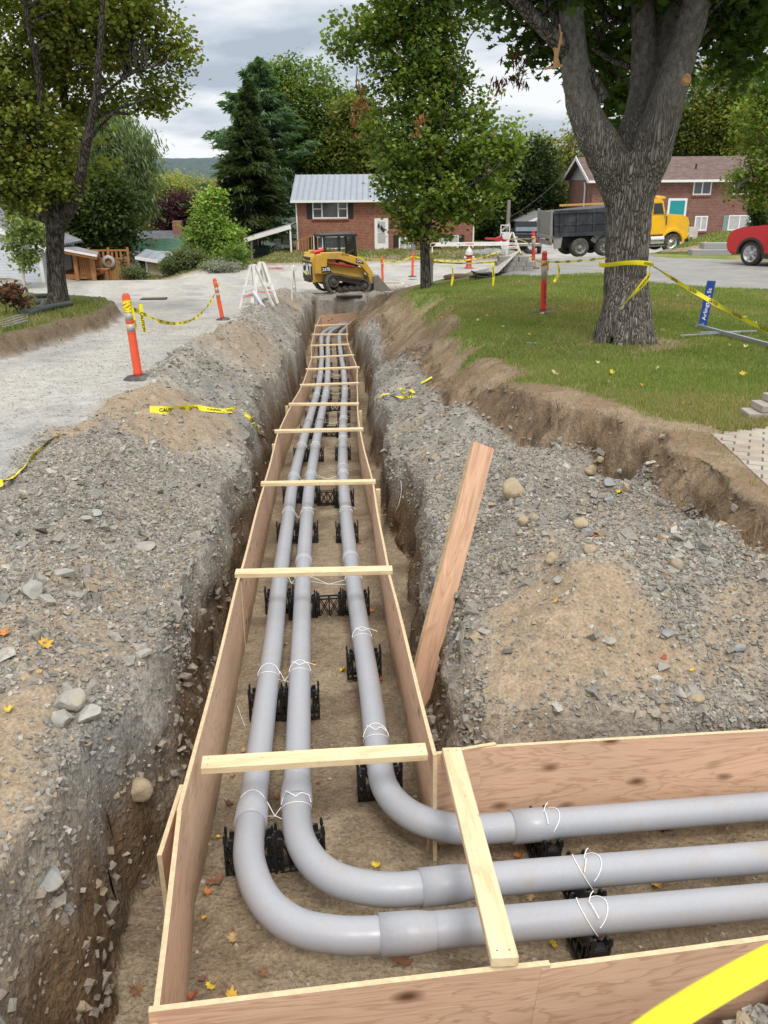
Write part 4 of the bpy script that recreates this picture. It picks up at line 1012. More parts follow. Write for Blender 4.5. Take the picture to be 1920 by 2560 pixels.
# ------------------------------------------------------------------ street furniture near the middle maple
m_conc = plain('concrete', (.46, .43, .38), .9, 0, .2, 4, .006)
q = G(968, 718, 27, 36); mb = MB(); mb.lathe([(.62, -.1), (.75, -.1), (.75, .16), (.72, .18), (.62, .18), (.60, .15), (.60, -.1)], 40)
o = mb.build('concrete_ring', m_conc, recentre=False); o.location = q; tag(o, 'round concrete manhole ring in front of the loader bucket', 'manhole ring')
def grate(q, n, w_, d_, rz, label):
    o = empty('storm_grate', q, rz, label, 'grate', 'storm drain grates'); m = plain('cast_iron', (.22, .16, .13), .7, .3, .3, 10)
    MB().box((0, 0, .01), (w_, d_, .04)).build('frame', plain('iron_dark', (.05, .045, .04), .8, .2), o)
    for i in range(n): MB().box(((i-(n-1)/2)*w_/n*.93, 0, .035), (w_/n*.5, d_*.86, .025)).build('bar', m, o)
    return o
grate(G(873, 741, 26, 34) + Vector((0, 0, .02)), 10, 1.0, .5, R(4), 'rusty storm drain grate in gravel just below the loader tracks')
grate(G(385, 749, 24, 34) + Vector((0, 0, .02)), 10, .95, .45, R(6), 'grey storm drain grate on the gravel road behind the left orange post')
q = G(1146, 692, 15, 60); mb = MB(); mb.lathe([(0, .07), (.33, .07), (.36, .05), (.46, .04), (.48, 0), (.5, -.02)], 32); o = mb.build('manhole_cover', plain('rust_iron', (.16, .09, .07), .8, .3, .3, 8), recentre=False); o.location = q; tag(o, 'round rusty manhole cover on the ground beyond the lawn', 'manhole cover')
# stack of grey blocks with plywood ramp
q = G(1272, 678, 15, 60); m_blok = plain('grey_block', (.27, .26, .24), .9, 0, .25, 5, .004)
for i in range(3):
    for j in range(4 - (i == 2)):
        mb = MB(); mb.box((0, 0, .075), (.29, .4, .145)); o = mb.build('concrete_block', m_blok, bevel=.006, recentre=False)
        o.location = q + Vector((-.35+j*.3+.08*i, .05*i-.1, .148*i)); o.rotation_euler = (0, 0, random.uniform(-.06, .06))
        tag(o, 'grey concrete block in the low stack supporting the plywood ramp', 'block', 'concrete blocks in the ramp stack')
A = G(1220, 694, 15, 60) + Vector((0, 0, .03)); B = q + Vector((.05, .25, .47))
x = (B-A).normalized(); y = Vector((-.1, 1, 0)).normalized(); z = x.cross(y).normalized(); y = z.cross(x)
mb = MB(); mb.box((0, 0, 0), ((B-A).length, .75, .02)); o = mb.build('plywood_ramp', plain('grey_board', (.50, .47, .42), .8, 0, .2), recentre=False); o.matrix_basis = Matrix.Translation((A+B)/2) @ Matrix((x, y, z)).transposed().to_4x4(); tag(o, 'weathered plywood sheet sloping up onto the grey block stack', 'ramp')
mb = MB()
for i in range(9):
    c = G(1212, 694, 15, 60); pts = [c + Vector((random.uniform(-.5, .5), random.uniform(-.4, .4), random.uniform(.02, .16))) for _ in range(4)]; mb.tube(catmull(pts, 4), .025, 6)
o = mb.build('hose_heap', plain('black_hose', (.03, .028, .026), .7)); tag(o, 'tangled heap of black hose at the foot of the plywood ramp', 'hose')
# hydrant
q = Vector((W(1173, 660, 47).x, 45.6, 0)); q.x = W(1172, 660, 45.6).x; q.z = gz(q.x, q.y)
o = empty('fire_hydrant', q, R(10), 'red and silver fire hydrant in front of the left brick house', 'hydrant'); mr = plain('hydrant_red', (.42, .05, .04), .5); msv = plain('hydrant_silver', (.55, .54, .52), .45, .2)
MB().lathe([(.22, 0), (.22, .06), (.15, .08), (.15, .62), (.2, .64), (.2, .7)], 18).build('barrel', mr, o); MB().lathe([(.2, .7), (.19, .86), (.12, .98), (.05, 1.04), (.05, 1.1), (0, 1.1)], 18).build('bonnet', msv, o)
for sx in (-1, 1): MB().cyl((0, 0, .55), (sx*.27, 0, .55), .08, 14).build('outlet', msv, o)
MB().cyl((0, 0, .5), (0, -.28, .5), .11, 14).build('pumper_outlet', mr, o)
# gravel heap behind the ring
# street name sign lying / standing with bent post
m_blue = plain('sign_blue', (.02, .06, .30), .4, 0, .06); m_galv = plain('galvanised_steel', (.40, .43, .46), .45, .7, .15, 12)
base = G(1752, 822, 8, 14)
so_ = empty('street_sign', base, 0, 'fallen street sign with blue name blade and galvanised post on the lawn', 'street sign')
D0 = base.y; A, B = W(1755, 818, D0), W(1779, 702, D0)
d = (B-A); xx = d.normalized(); side = Vector((1, .25, 0)); side = (side - xx*side.dot(xx)).normalized(); nrm = side.cross(xx)
mb = MB(); mb.box((0, 0, 0), (.155, .006, d.length), Matrix((side, nrm, xx)).transposed()); mb.v = [v + (A+B)/2 for v in mb.v]; bl = mb.build('name_blade', m_blue, so_, world=True, bevel=.001)
text_on('Arlington St', .098, (A+B)/2 - nrm*.0 + (nrm if nrm.y < 0 else -nrm)*.006, xx, -side if side.x > 0 else side, plain('sign_white', (.85, .86, .88), .4), bl, .001, sx=1.05)
mb = MB(); p0 = base + Vector((-.06, -.02, .05)); p1 = G(1990, 890, 5, 12) + Vector((0, 0, .05)); mb.bar(p0, p1, .055, .055); mb.build('post', m_galv, so_, world=True)
mb = MB(); mb.bar(p0 - Vector((.03, 0, .02)), A + Vector((.01, 0, .06)), .05, .03); mb.build('bracket', m_galv, so_, world=True)
for k, (a_, b_, c_, d_, lb) in enumerate(((1700, 846, 1850, 838, 'rear galvanised strip lying on grass beside the fallen street sign'), (1748, 838, 1890, 836, 'front galvanised strip lying on grass beside the fallen street sign'))):
    mb = MB(); mb.bar(G(a_, b_, 7, 14) + Vector((0, 0, .04)), G(c_, d_, 7, 14) + Vector((0, 0, .05)), .04, .02); tag(mb.build('steel_strip', m_galv), lb, 'metal strip')
mb = MB(); mb.box((0, 0, .008), (.22, .07, .012)); o = mb.build('blue_litter', plain('pale_blue_plastic', (.25, .42, .62), .4), recentre=False); o.location = G(1334, 859); o.rotation_euler = (0, .1, .2); tag(o, 'flat pale blue plastic scrap on the lawn edge', 'litter')
# ------------------------------------------------------------------ pavers
m_pave = plain('paver_concrete', (.37, .335, .285), .92, 0, .22, 3, .004, (.26, .20, .14))
mb = MB(); ang = R(-24); rz2 = Matrix.Rotation(ang, 2)
ea, eb = PAV[0], PAV[2]; en = np.array([-(eb-ea)[1], (eb-ea)[0]]); en = en/np.linalg.norm(en)
if en @ (PAV[4]-ea) < 0: en = -en
eo = ea + en*.03
def clip(poly):
    out = []
    for i in range(len(poly)):
        p, q = poly[i], poly[(i+1) % len(poly)]; dp_, dq = en @ (p-eo), en @ (q-eo)
        if dp_ >= 0: out.append(p)
        if (dp_ >= 0) != (dq >= 0): out.append(p + (q-p)*(dp_/(dp_-dq)))
    return out
org = PAV[0] + np.array([0, -1.0])
for i in range(-40, 70):
    for j in range(-60, 60):
        # running courses of two sizes of concrete paver
        big_ = (j % 3 == 0); u = i*.212 + (.1 if j % 2 else 0); v_ = j*.107; hw_, hd = .099, .0475
        cxy = org + np.array([u*math.cos(ang)-v_*math.sin(ang), u*math.sin(ang)+v_*math.cos(ang)])
        if not (pip(cxy[0], cxy[1], PAV) or abs(en @ (cxy-eo)) < .12) or cxy[1] > 8.6 or cxy[0] > 4.6 or cxy[1] < 4.2: continue
        if not pip(*(cxy+en*.16), PAV): continue
        poly = [org + np.array([a_*math.cos(ang)-b_*math.sin(ang), a_*math.sin(ang)+b_*math.cos(ang)]) for a_, b_ in ((u-hw_, v_-hd), (u+hw_, v_-hd), (u+hw_, v_+hd), (u-hw_, v_+hd))]
        poly = clip(poly)
        if len(poly) < 3: continue
        zc = float(z_lawn(cxy[0], cxy[1])) + .035 + random.uniform(-.003, .003); n_ = len(poly)
        mb.add([(p[0], p[1], zc) for p in poly] + [(p[0], p[1], zc-.06) for p in poly], [tuple(range(n_)), tuple(range(2*n_-1, n_-1, -1))] + [(k, (k+1) % n_, n_+(k+1) % n_, n_+k) for k in range(n_)], random.choice((0, 0, 1, 2)))
o = mb.build('paver_path', [m_pave, plain('paver_dark', (.30, .27, .23), .92, 0, .25, 5, .004, (.2, .16, .11)), plain('paver_warm', (.38, .32, .255), .92, 0, .25, 5, .004, (.26, .2, .14))], bevel=.003); tag(o, 'concrete paver path', None, None, 'structure'); del o['label']
for k, (px, py, dz, lb) in enumerate(((1885, 1042, 0, 'bottom paver slab of the loose stack at the right picture edge'), (1905, 1032, .07, 'middle paver slab of the loose stack at the right picture edge'), (1918, 1020, .14, 'top paver slab of the loose stack at the right picture edge'))):
    q = G(1885, 1045, 5, 10); mb = MB(); mb.box((0, 0, .035), (.42, .22, .065)); o = mb.build('loose_paver', m_pave, bevel=.005, recentre=False); o.location = q + Vector((.12+.10*k, 0.02*k, dz)); o.rotation_euler = (0, 0, .1*k-.05); tag(o, lb, 'paver', 'loose paver slabs')

# ------------------------------------------------------------------ rocks one can point at
def rock(px, py, size, label, colr=(.34, .27, .19), flat=.75, seed=0, dd=(1.5, 14)):
    bm = bmesh.new(); round_ = colr[0] > colr[2]*1.3; bmesh.ops.create_icosphere(bm, subdivisions=3, radius=.5); rs = np.random.default_rng(seed+5); off = rs.uniform(0, 50, 3)
    sc = Vector((1, rs.uniform(.7, .95), flat))
    planes = [Vector(rs.normal(0, 1, 3)).normalized() for _ in range(7 if round_ else 12)]; dist = rs.uniform(.3, .44, 12) if round_ else rs.uniform(.22, .34, 12)
    for v in bm.verts:
        for pl_, d_ in zip(planes, dist):
            t = v.co.dot(pl_)
            if t > d_: v.co -= pl_*(t-d_)*(.8 if round_ else 1)
        p = v.co; n = float(fbm(np.array([p.x*3+off[0]]), np.array([p.y*3+off[1]]), np.array([p.z*3+off[2]]), o=3)[0]); v.co *= 1 + (.16 if round_ else .05)*n
        v.co = Vector((v.co.x*sc.x, v.co.y*sc.y, v.co.z*sc.z))*size*1.15
    me = bpy.data.meshes.new('rock'); bm.to_mesh(me); bm.free(); me.polygons.foreach_set('use_smooth', [bool(round_)]*len(me.polygons))
    k = 'rock_%d%d%d' % tuple(int(c*100) for c in colr); me.materials.append(plain(k, colr, .9, 0, .35, 14, .006, (.36, .29, .19)))
    o = link('rock', me); o.location = G(px, py, *dd) + Vector((0, 0, size*flat*.28)); o.rotation_euler = (0, 0, rs.uniform(0, 6)); return tag(o, label, 'rock')
TAN, GRY, BLG = (.36, .29, .19), (.33, .32, .29), (.26, .275, .28)
RK = [(1285, 1240, .215, 'largest tan boulder on the right gravel bank, near the leaning board top', TAN, .8), (1475, 1182, .13, 'rounded tan cobble in the row right of the big boulder', TAN, .7), (1500, 1153, .08, 'smaller tan cobble just behind the rounded one', TAN, .7),
      (1453, 1315, .11, 'pale tan cobble above the orange leaf', (.40, .33, .22), .75), (1466, 1340, .11, 'blue-grey stone touching the orange leaf', BLG, .6), (1308, 1311, .09, 'small brown egg-shaped stone below the boulder', TAN, .8), (1335, 1300, .07, 'brown pebble next to the egg-shaped stone', TAN, .8),
      (1524, 1213, .12, 'dark angular stone beside the yellow leaf', BLG, .6), (1520, 1253, .1, 'dark slate lump below the yellow leaf', BLG, .6), (1554, 1180, .11, 'flat grey stone behind the yellow leaf', GRY, .5), (1380, 1400, .11, 'broad tan stone on top of the sand mound', TAN, .5), (1475, 1378, .09, 'oval tan stone at the sand mound top right', TAN, .55),
      (1395, 1455, .10, 'pale grey stone half buried in the sand mound', GRY, .5), (1775, 1410, .10, 'angular pale stone on the right gravel ridge', GRY, .7), (1690, 1420, .09, 'round brown stone on the right gravel ridge', (.32, .27, .21), .8), (1520, 1610, .08, 'grey stone on the face of the sand mound', GRY, .6),
      (1848, 1625, .09, 'dark stone in sand near the right picture edge', BLG, .7), (1670, 1590, .09, 'bluish stone at the foot of the right gravel ridge', BLG, .6), (1655, 1675, .09, 'grey block stone near the yellow leaf lower right', GRY, .7), (1700, 1740, .08, 'pale broken stone above the form panel at right', GRY, .7), (1745, 1750, .08, 'tan brick-shaped stone above the form panel at right', TAN, .5),
      (355, 1370, .17, 'large flat slate on the left gravel bank', GRY, .35), (240, 1285, .11, 'pale blue flat slate on the left gravel bank', (.36, .38, .36), .35), (210, 1300, .11, 'grey flat slate beside the pale blue one', GRY, .3), (262, 1325, .09, 'upright grey stone in the middle of the left bank', GRY, .9), (80, 1490, .14, 'large pale block left of the sand patch on the left bank', GRY, .7),
      (118, 1510, .12, 'grey slab leaning in the sand patch on the left bank', GRY, .5), (160, 1440, .12, 'angular block behind the left sand patch', GRY, .6), (100, 1455, .10, 'grey block behind the slab on the left bank', GRY, .6), (355, 1640, .10, 'flat pale slate near the left trench edge', (.36, .35, .31), .4), (170, 1765, .14, 'big grey rock nearest the left trench corner', GRY, .8),
      (220, 1795, .13, 'pale flat-faced rock by the big grey rock', (.38, .37, .34), .55), (160, 1805, .10, 'dark grey rock by the red leaf', GRY, .7), (125, 2205, .12, 'bluish slate standing in the crumbling left edge', BLG, .5), (345, 1990, .13, 'tan rock stuck in the left trench wall', TAN, .8), (430, 1440, .05, 'white pebble on the left slope', (.5, .5, .46), .7),
      (1040, 2555, .07, 'grey pebble on the ground in front of the form', GRY, .7), (1075, 2548, .06, 'pale pebble on the ground in front of the form', (.4, .39, .35), .7), (1325, 1100, .06, 'small grey stone behind the right boulder', GRY, .6)]
for i, r_ in enumerate(RK): rock(r_[0], r_[1], r_[2], r_[3], r_[4], r_[5], i)

# ------------------------------------------------------------------ fallen leaves
MAPLE = [(0, -.5), (.06, -.2), (.34, -.34), (.30, -.12), (.52, .0), (.36, .08), (.42, .3), (.2, .22), (.12, .34), (0, .55), (-.12, .34), (-.2, .22), (-.42, .3), (-.36, .08), (-.52, 0), (-.30, -.12), (-.34, -.34), (-.06, -.2)]
LC = {'tan': (.50, .33, .16), 'brown': (.26, .13, .07), 'dark': (.16, .07, .05), 'orange': (.50, .20, .06), 'yellow': (.66, .47, .05), 'gold': (.62, .36, .05), 'red': (.38, .09, .04), 'pale': (.55, .50, .28)}
def leafmat(k):
    nm = 'leaf_'+k
    if nm in MATS: return MATS[nm]
    s = NT(nm); s.set(.6, 0, .3); v = s.coord(); n = s.noise(v, 30, 5, .7); c = LC[k]; s.col(s.mix(c, tuple(q*.5 for q in c), s.ramp(n, [(.4, 0), (.7, .8)]))); s.bump(n, .002); MATS[nm] = s.m; return s.m
def leaf(px, py, size, k, label, curl=1.0, lift=.012, p=None):
    pos = p or (G(px, py) + Vector((0, 0, lift))); vs = [Vector((0, 0, 0))]; cx = random.uniform(1.5, 5)*curl; cy = random.uniform(-2.5, 2.5)*curl
    out = []
    for j in range(len(MAPLE)):
        a = MAPLE[j]; out.append(Vector((a[0], a[1], 0)))
    inn = [v*.5 for v in out]; vs = [Vector((0, 0, 0))]+inn+out; N = len(out)
    ax_, ay_ = random.uniform(.65, 1.05), random.uniform(.75, 1.1)
    vs = [Vector((v.x*ax_, v.y*ay_, .18*(cx*v.x*v.x*1.6 + cy*v.x*v.y + .7*cx*v.y*v.y) + .05*math.sin(v.x*9+v.y*5)))*size for v in vs]
    fs = [(0, 1+j, 1+(j+1) % N) for j in range(N)] + [(1+j, 1+N+j, 1+N+(j+1) % N, 1+(j+1) % N) for j in range(N)]
    mb = MB(); mb.add(vs, fs, 0, True); mb.tube([Vector((0, -.45, .0))*size, Vector((.05, -.75, .12))*size, Vector((.02, -1.0, .15))*size], .012*size, 4)
    o = mb.build('fallen_leaf', leafmat(k), recentre=False); o.location = pos; o.rotation_euler = (random.uniform(-.5, .5)*curl, random.uniform(-.5, .5)*curl, random.uniform(0, 6)); return tag(o, label, 'leaf', 'fallen maple leaves')
LV = [(543, 1240, .13, 'tan', 'curled tan leaf on the left gravel bank beside the form'), (538, 2208, .17, 'brown', 'large curled brown leaf by the left panel inside the outer bend'), (518, 2235, .10, 'orange', 'smaller orange leaf touching the large brown leaf'), (572, 2013, .10, 'dark', 'dark brown leaf left of the outer conduit at the bend start'), (692, 1996, .08, 'brown', 'brown leaf between the two outer conduits above the first bend'),
      (608, 1883, .08, 'tan', 'tan leaf left of the outer conduit under the nearest brace'), (584, 1945, .07, 'orange', 'orange leaf left of the outer conduit below the nearest brace'), (796, 1960, .07, 'brown', 'small brown leaf on sand below the nearest brace'), (941, 2167, .09, 'yellow', 'folded yellow leaf between middle and inner conduit bends'), (683, 2218, .07, 'tan', 'tan leaf between the two outer bends'),
      (724, 2259, .08, 'tan', 'pale tan leaf tucked against the outer bend'), (582, 2350, .08, 'tan', 'cupped tan leaf in the lower left sand'), (580, 2332, .05, 'brown', 'small brown leaf above the cupped tan leaf'), (656, 2437, .09, 'brown', 'upright russet leaf near the front panel'), (526, 2471, .10, 'yellow', 'bright yellow leaf in the lower left form corner'), (505, 2455, .09, 'dark', 'dark leaf behind the bright yellow corner leaf'),
      (579, 2493, .10, 'gold', 'golden leaf against the front panel'), (485, 2497, .10, 'red', 'upright red-brown leaf at the bottom left corner'), (1006, 2401, .15, 'brown', 'big dry brown leaf under the outer conduit coupling'), (545, 2097, .05, 'yellow', 'tiny yellow leaf left of the outer bend'), (512, 2300, .05, 'gold', 'little gold leaf by the left panel, lower part'), (608, 1992, .05, 'yellow', 'tiny yellow leaf beside the start of the outer bend'),
      (1298, 2143, .10, 'orange', 'orange leaf between inner and middle conduits at right'), (1638, 2218, .10, 'gold', 'tan-gold leaf between middle and outer conduits at right'), (1325, 2245, .08, 'tan', 'tan leaf right of the slanting brace'), (1380, 2365, .10, 'yellow', 'yellowish leaf beside the lowest black spacer'), (858, 1679, .11, 'yellow', 'bright yellow leaf touching the inner conduit spacer'), (952, 1701, .09, 'red', 'reddish leaf between inner conduit and right panel'),
      (782, 1659, .08, 'orange', 'orange-brown leaf right of the middle conduit'), (714, 1614, .07, 'tan', 'tan leaf between the two left conduits'), (929, 1529, .10, 'orange', 'orange leaf behind the yellow one by the right panel'), (811, 1514, .08, 'brown', 'brown leaf under the lattice spacer of the second brace'), (1066, 1762, .07, 'orange', 'orange leaf outside the right panel at the bank foot'), (822, 1239, .08, 'brown', 'brown leaf just in front of the third brace'),
      (1551, 1234, .13, 'yellow', 'pale yellow maple leaf on the right gravel bank'), (1485, 1343, .09, 'red', 'red-orange leaf below the pale cobble'), (1391, 1507, .08, 'gold', 'gold leaf on the sand mound'), (1659, 1647, .06, 'red', 'small red leaf in the lower right gravel'), (1730, 1680, .06, 'yellow', 'small yellow leaf in the lower right gravel'), (1606, 966, .10, 'gold', 'golden leaf near the cut edge of the lawn'), (1725, 1014, .12, 'tan', 'curled tan leaf on grass near the paver stack'),
      (114, 1616, .13, 'gold', 'gold leaf low on the left bank'), (15, 1587, .10, 'orange', 'orange leaf at the left picture edge'), (46, 1538, .08, 'orange', 'small orange leaf by the big pale block'), (80, 1633, .07, 'tan', 'tan leaf below the gold leaf on the left bank'), (25, 1781, .09, 'yellow', 'yellow leaf at the lower left picture edge'), (99, 1686, .06, 'gold', 'small gold leaf amid crushed stone on the left'), (574, 1040, .12, 'orange', 'orange leaf lying on the flattened tape'),
      (340, 2480, .11, 'brown', 'withered brown leaf at the bottom of the left trench gap'), (170, 1823, .05, 'red', 'little red leaf beside the dark grey rock'), (705, 1243, .06, 'orange', 'orange leaf left of the outer conduit near the third brace'), (1692, 740, .16, 'pale', 'pale leaf on the lawn right of the big tree'), (1429, 790, .12, 'pale', 'pale leaf on the lawn right of the red post'), (1389, 795, .12, 'pale', 'pale leaf lying beside the red post base'), (1662, 789, .12, 'tan', 'tan leaf on the lawn left of the street sign'),
      (1715, 816, .12, 'pale', 'pale leaf near the foot of the street sign'), (1224, 752, .12, 'pale', 'pale leaf on the lawn left of the red post'), (1824, 868, .16, 'pale', 'pale leaf in the grass behind the paver stack'), (1640, 801, .10, 'yellow', 'small yellow leaf right of the big trunk'), (1355, 812, .10, 'pale', 'pale leaf below the red post base'), (1600, 1010, .09, 'brown', 'brown leaf at the lawn edge under the golden leaf')]
for k_ in range(26):
    px_, py_ = random.uniform(1150, 1910), random.uniform(735, 985)
    if 1480 < px_ < 1650 and py_ < 880: continue
    g_ = G(px_, py_, 5, 26)
    if pip(g_.x, g_.y, PLAT) and not pip(g_.x, g_.y, PAV): leaf(0, 0, random.uniform(.07, .12), random.choice(['pale', 'pale', 'tan', 'yellow']), 'small pale leaf scattered on the lawn grass', p=g_ + Vector((0, 0, .03)))
for a in LV: leaf(a[0], a[1], a[2]*.68, a[3], a[4])
# ------------------------------------------------------------------ building materials
def brick_mat(name, c1, c2, mortar, sx=1.0):
    s = NT(name); s.set(.9, 0, .2); c = s.node('ShaderNodeTexCoord'); sp = s.node('ShaderNodeSeparateXYZ'); s.l(c.outputs['Object'], sp.inputs[0])
    cb = s.node('ShaderNodeCombineXYZ'); s.l(s.math('ADD', sp.outputs[0], sp.outputs[1]), cb.inputs[0]); s.l(sp.outputs[2], cb.inputs[1])
    b = s.node('ShaderNodeTexBrick'); b.inputs['Scale'].default_value = 1.0; b.inputs['Brick Width'].default_value = .30*sx; b.inputs['Row Height'].default_value = .105*sx
    b.inputs['Mortar Size'].default_value = .012; b.inputs['Color1'].default_value = (*c1, 1); b.inputs['Color2'].default_value = (*c2, 1); b.inputs['Mortar'].default_value = (*mortar, 1)
    s.l(cb.outputs[0], b.inputs['Vector']); n = s.noise(c.outputs['Object'], 1.2, 6, .7); f = s.noise(cb.outputs[0], 5, 3)
    o = s.mix(b.outputs[0], s.ramp(n, [(.3, .8), (.7, 1.15)]), 1, 'MULTIPLY'); s.col(s.mix(o, s.ramp(f, [(.3, .8), (.7, 1.15)]), 1, 'MULTIPLY'))
    s.bump(b.outputs['Fac'], .006, -1); return s.m
def stripe_mat(name, c, per, axis=2, depth=.3, rough=.7, var=.1, metal=0):
    """clapboard / standing seam: dark line every 'per' metres along an axis"""
    s = NT(name); s.set(rough, metal, .3); v = s.coord(); sp = s.node('ShaderNodeSeparateXYZ'); s.l(v, sp.inputs[0])
    fr = s.math('FRACT', s.math('MULTIPLY', sp.outputs[axis], 1/per)); st = s.ramp(fr, [(0, 1-depth), (.10, 1-depth), (.16, 1), (1, .93)]); n = s.noise(v, 1.4, 6, .65)
    o = s.mix(c, st, 1, 'MULTIPLY'); s.col(s.mix(o, s.ramp(n, [(.3, 1-var), (.7, 1+var)]), 1, 'MULTIPLY')); s.bump(fr, .01, .6); return s.m
def shingle_mat(name, c1, c2):
    s = NT(name); s.set(.95, 0, .15); v = s.coord(); b = s.node('ShaderNodeTexBrick'); b.inputs['Scale'].default_value = 1; b.inputs['Brick Width'].default_value = .35; b.inputs['Row Height'].default_value = .14
    b.inputs['Mortar Size'].default_value = .008; b.inputs['Color1'].default_value = (*c1, 1); b.inputs['Color2'].default_value = (*c2, 1); b.inputs['Mortar'].default_value = tuple(k*.5 for k in c1)+(1,)
    s.l(v, b.inputs['Vector']); n = s.noise(v, 2.2, 6, .7); s.col(s.mix(b.outputs[0], s.ramp(n, [(.3, .75), (.7, 1.2)]), 1, 'MULTIPLY')); return s.m
def glass_mat():
    s = NT('window_glass'); s.set(.06, 0, .9); v = s.coord(); n = s.noise(v, .9, 4, .6); s.col(s.ramp(n, [(.35, (.02, .025, .03)), (.6, (.07, .08, .09)), (.75, (.14, .15, .16))])); return s.m
m_brick = brick_mat('red_brick', (.235, .082, .052), (.29, .105, .068), (.30, .22, .17)); m_brick2 = brick_mat('brown_brick', (.175, .078, .058), (.225, .10, .075), (.26, .20, .17))
m_glass = glass_mat(); m_trim = plain('white_trim', (.74, .74, .73), .5, 0, .08, 2); m_shut = plain('black_shutter', (.018, .016, .018), .6, 0, .2)
m_curt = plain('pale_curtain', (.42, .43, .42), .8, 0, .2, 3)
m_metal_roof = stripe_mat('steel_roof', (.30, .34, .39), .42, 0, .35, .35, .08, .3)
def flat(px, py, D): a, b = ray(px, py); return a*D, b*D
def win(par, x0, y0, x1, y1, D, loc, name='window', mull=(), glassm=None, sill=True, fw=.09, hung=()):
    """window from photo pixels on the wall plane at forward distance D; par is at loc"""
    X0, Z1 = flat(x0, y0, D); X1, Z0 = flat(x1, y1, D); X0 -= loc[0]; X1 -= loc[0]; Z0 -= loc[2]; Z1 -= loc[2]; Y = D-loc[1]
    f = MB()
    f.bb(X0, X1, Y-.07, Y+.02, Z1-fw, Z1); f.bb(X0, X1, Y-.07, Y+.02, Z0, Z0+fw); f.bb(X0, X0+fw, Y-.068, Y+.018, Z0+fw, Z1-fw); f.bb(X1-fw, X1, Y-.068, Y+.018, Z0+fw, Z1-fw)
    for m in mull: xm = X0+(X1-X0)*m; f.bb(xm-.045, xm+.045, Y-.064, Y+.018, Z0+fw, Z1-fw)
    for a, b_ in hung: f.bb(X0+(X1-X0)*a, X0+(X1-X0)*b_, Y-.060, Y+.018, (Z0+Z1)/2-.03, (Z0+Z1)/2+.03)
    fo = f.build(name, m_trim, par)
    MB().bb(X0+fw*.6, X1-fw*.6, Y-.03, Y-.004, Z0+fw*.6, Z1-fw*.6).build('pane', glassm or m_glass, fo)
    if sill: MB().bb(X0-.06, X1+.06, Y-.12, Y+.01, Z0-.10, Z0-.004).build('sill', m_brick, fo)
    return fo, (X0, X1, Z0, Z1, Y)
def shutters(par, r, w_=.36, mat=None, sides=(0, 1)):
    X0, X1, Z0, Z1, Y = r
    for k in sides:
        x = X0-w_-.03 if k == 0 else X1+.03; mb = MB(); mb.bb(x, x+w_, Y-.05, Y-.002, Z0, Z1)
        for i in range(12): z = Z0+.08+(Z1-Z0-.16)*i/12; mb.bb(x+.05, x+w_-.05, Y-.062, Y-.048, z, z+(Z1-Z0)/12*.55)
        mb.build('shutter', mat or m_shut, par)
# ------------------------------------------------------------------ red brick house on the left
DH = 62.0; bx0, bz1 = flat(740, 500, DH); bx1, _ = flat(1189, 500, DH); loc = (bx0, DH, gz((bx0+bx1)/2, DH)-.15)
h1 = empty('brick_house', loc, 0, 'red brick split-level house with grey steel roof and black shutters', 'house')
Wd = bx1-bx0; Hh = bz1-loc[2]
mb = MB(); mb.bb(0, Wd, 0, 8.2, 0, Hh); mb.build('wall', m_brick, h1)
_, rz_ = flat(960, 435, DH+4.1); rz_ -= loc[2]
mb = MB(); ov = .35
mb.add([(-ov, -.5, Hh-.03), (Wd+ov, -.5, Hh-.03), (Wd+ov, 4.1, rz_), (-ov, 4.1, rz_), (-ov, 8.7, Hh-.03), (Wd+ov, 8.7, Hh-.03)], [(0, 1, 2, 3), (3, 2, 5, 4)])
mb.add([(0, 0, Hh), (0, 8.2, Hh), (0, 4.1, rz_-.1)], [(0, 1, 2)]); mb.add([(Wd, 0, Hh), (Wd, 8.2, Hh), (Wd, 4.1, rz_-.1)], [(0, 1, 2)])
for i in range(int((Wd+.7)/.42)+1):
    x = -ov+.02+i*.42; mb.bar((x, -.5, Hh), (x, 4.1, rz_+.03), .035, .04)
rf = mb.build('roof', m_metal_roof, h1)
MB().bb(-ov, Wd+ov, -.62, -.50, Hh-.17, Hh-.02).build('gutter', m_trim, h1); MB().bb(-ov, Wd+ov, -.50, 0, Hh-.17, Hh-.13).build('soffit', m_trim, h1)
MB().cyl((Wd*.0+.0, -.06, Hh-.2), (0.0, -.06, .1), .05, 8).build('downpipe', m_trim, h1); MB().cyl((Wd-.1, -.07, Hh-.2), (Wd-.1, -.07, .1), .055, 8).build('downpipe', m_trim, h1)
f, r = win(h1, 780, 498, 870, 546, DH, loc, mull=(.27, .73), hung=((.03, .25), (.75, .97))); shutters(h1, r)
f, r = win(h1, 783, 590, 872, 622, DH, loc, mull=(.27, .73)); shutters(h1, r)
f, r = win(h1, 998, 498, 1068, 535, DH, loc, mull=(.5,)); shutters(h1, r)
f, r = win(h1, 997, 587, 1028, 627, DH, loc, mull=(.5,), glassm=m_curt, sill=False); shutters(h1, r)
f, r = win(h1, 1098, 588, 1146, 628, DH, loc, mull=(.5,), glassm=m_curt, sill=False); shutters(h1, r)
X0, Z1 = flat(936, 546, DH); X1, Z0 = flat(971, 627, DH); X0 -= loc[0]; X1 -= loc[0]; Z1 -= loc[2]; Z0 -= loc[2]
d = MB(); d.bb(X0, X1, -.08, .02, Z0, Z1); dr = d.build('door', m_trim, h1)
MB().bb(X0+.22, X1-.22, -.10, -.075, Z0+.55, Z1-.2).build('pane', m_curt, dr); MB().bb(X0+.22, X1-.22, -.112, -.098, Z0+1.25, Z0+1.30).build('rail', m_trim, dr)
MB().cyl((X1-.15, -.14, Z0+1.0), (X1-.15, -.08, Z0+1.0), .035, 8).build('handle', m_shut, dr)
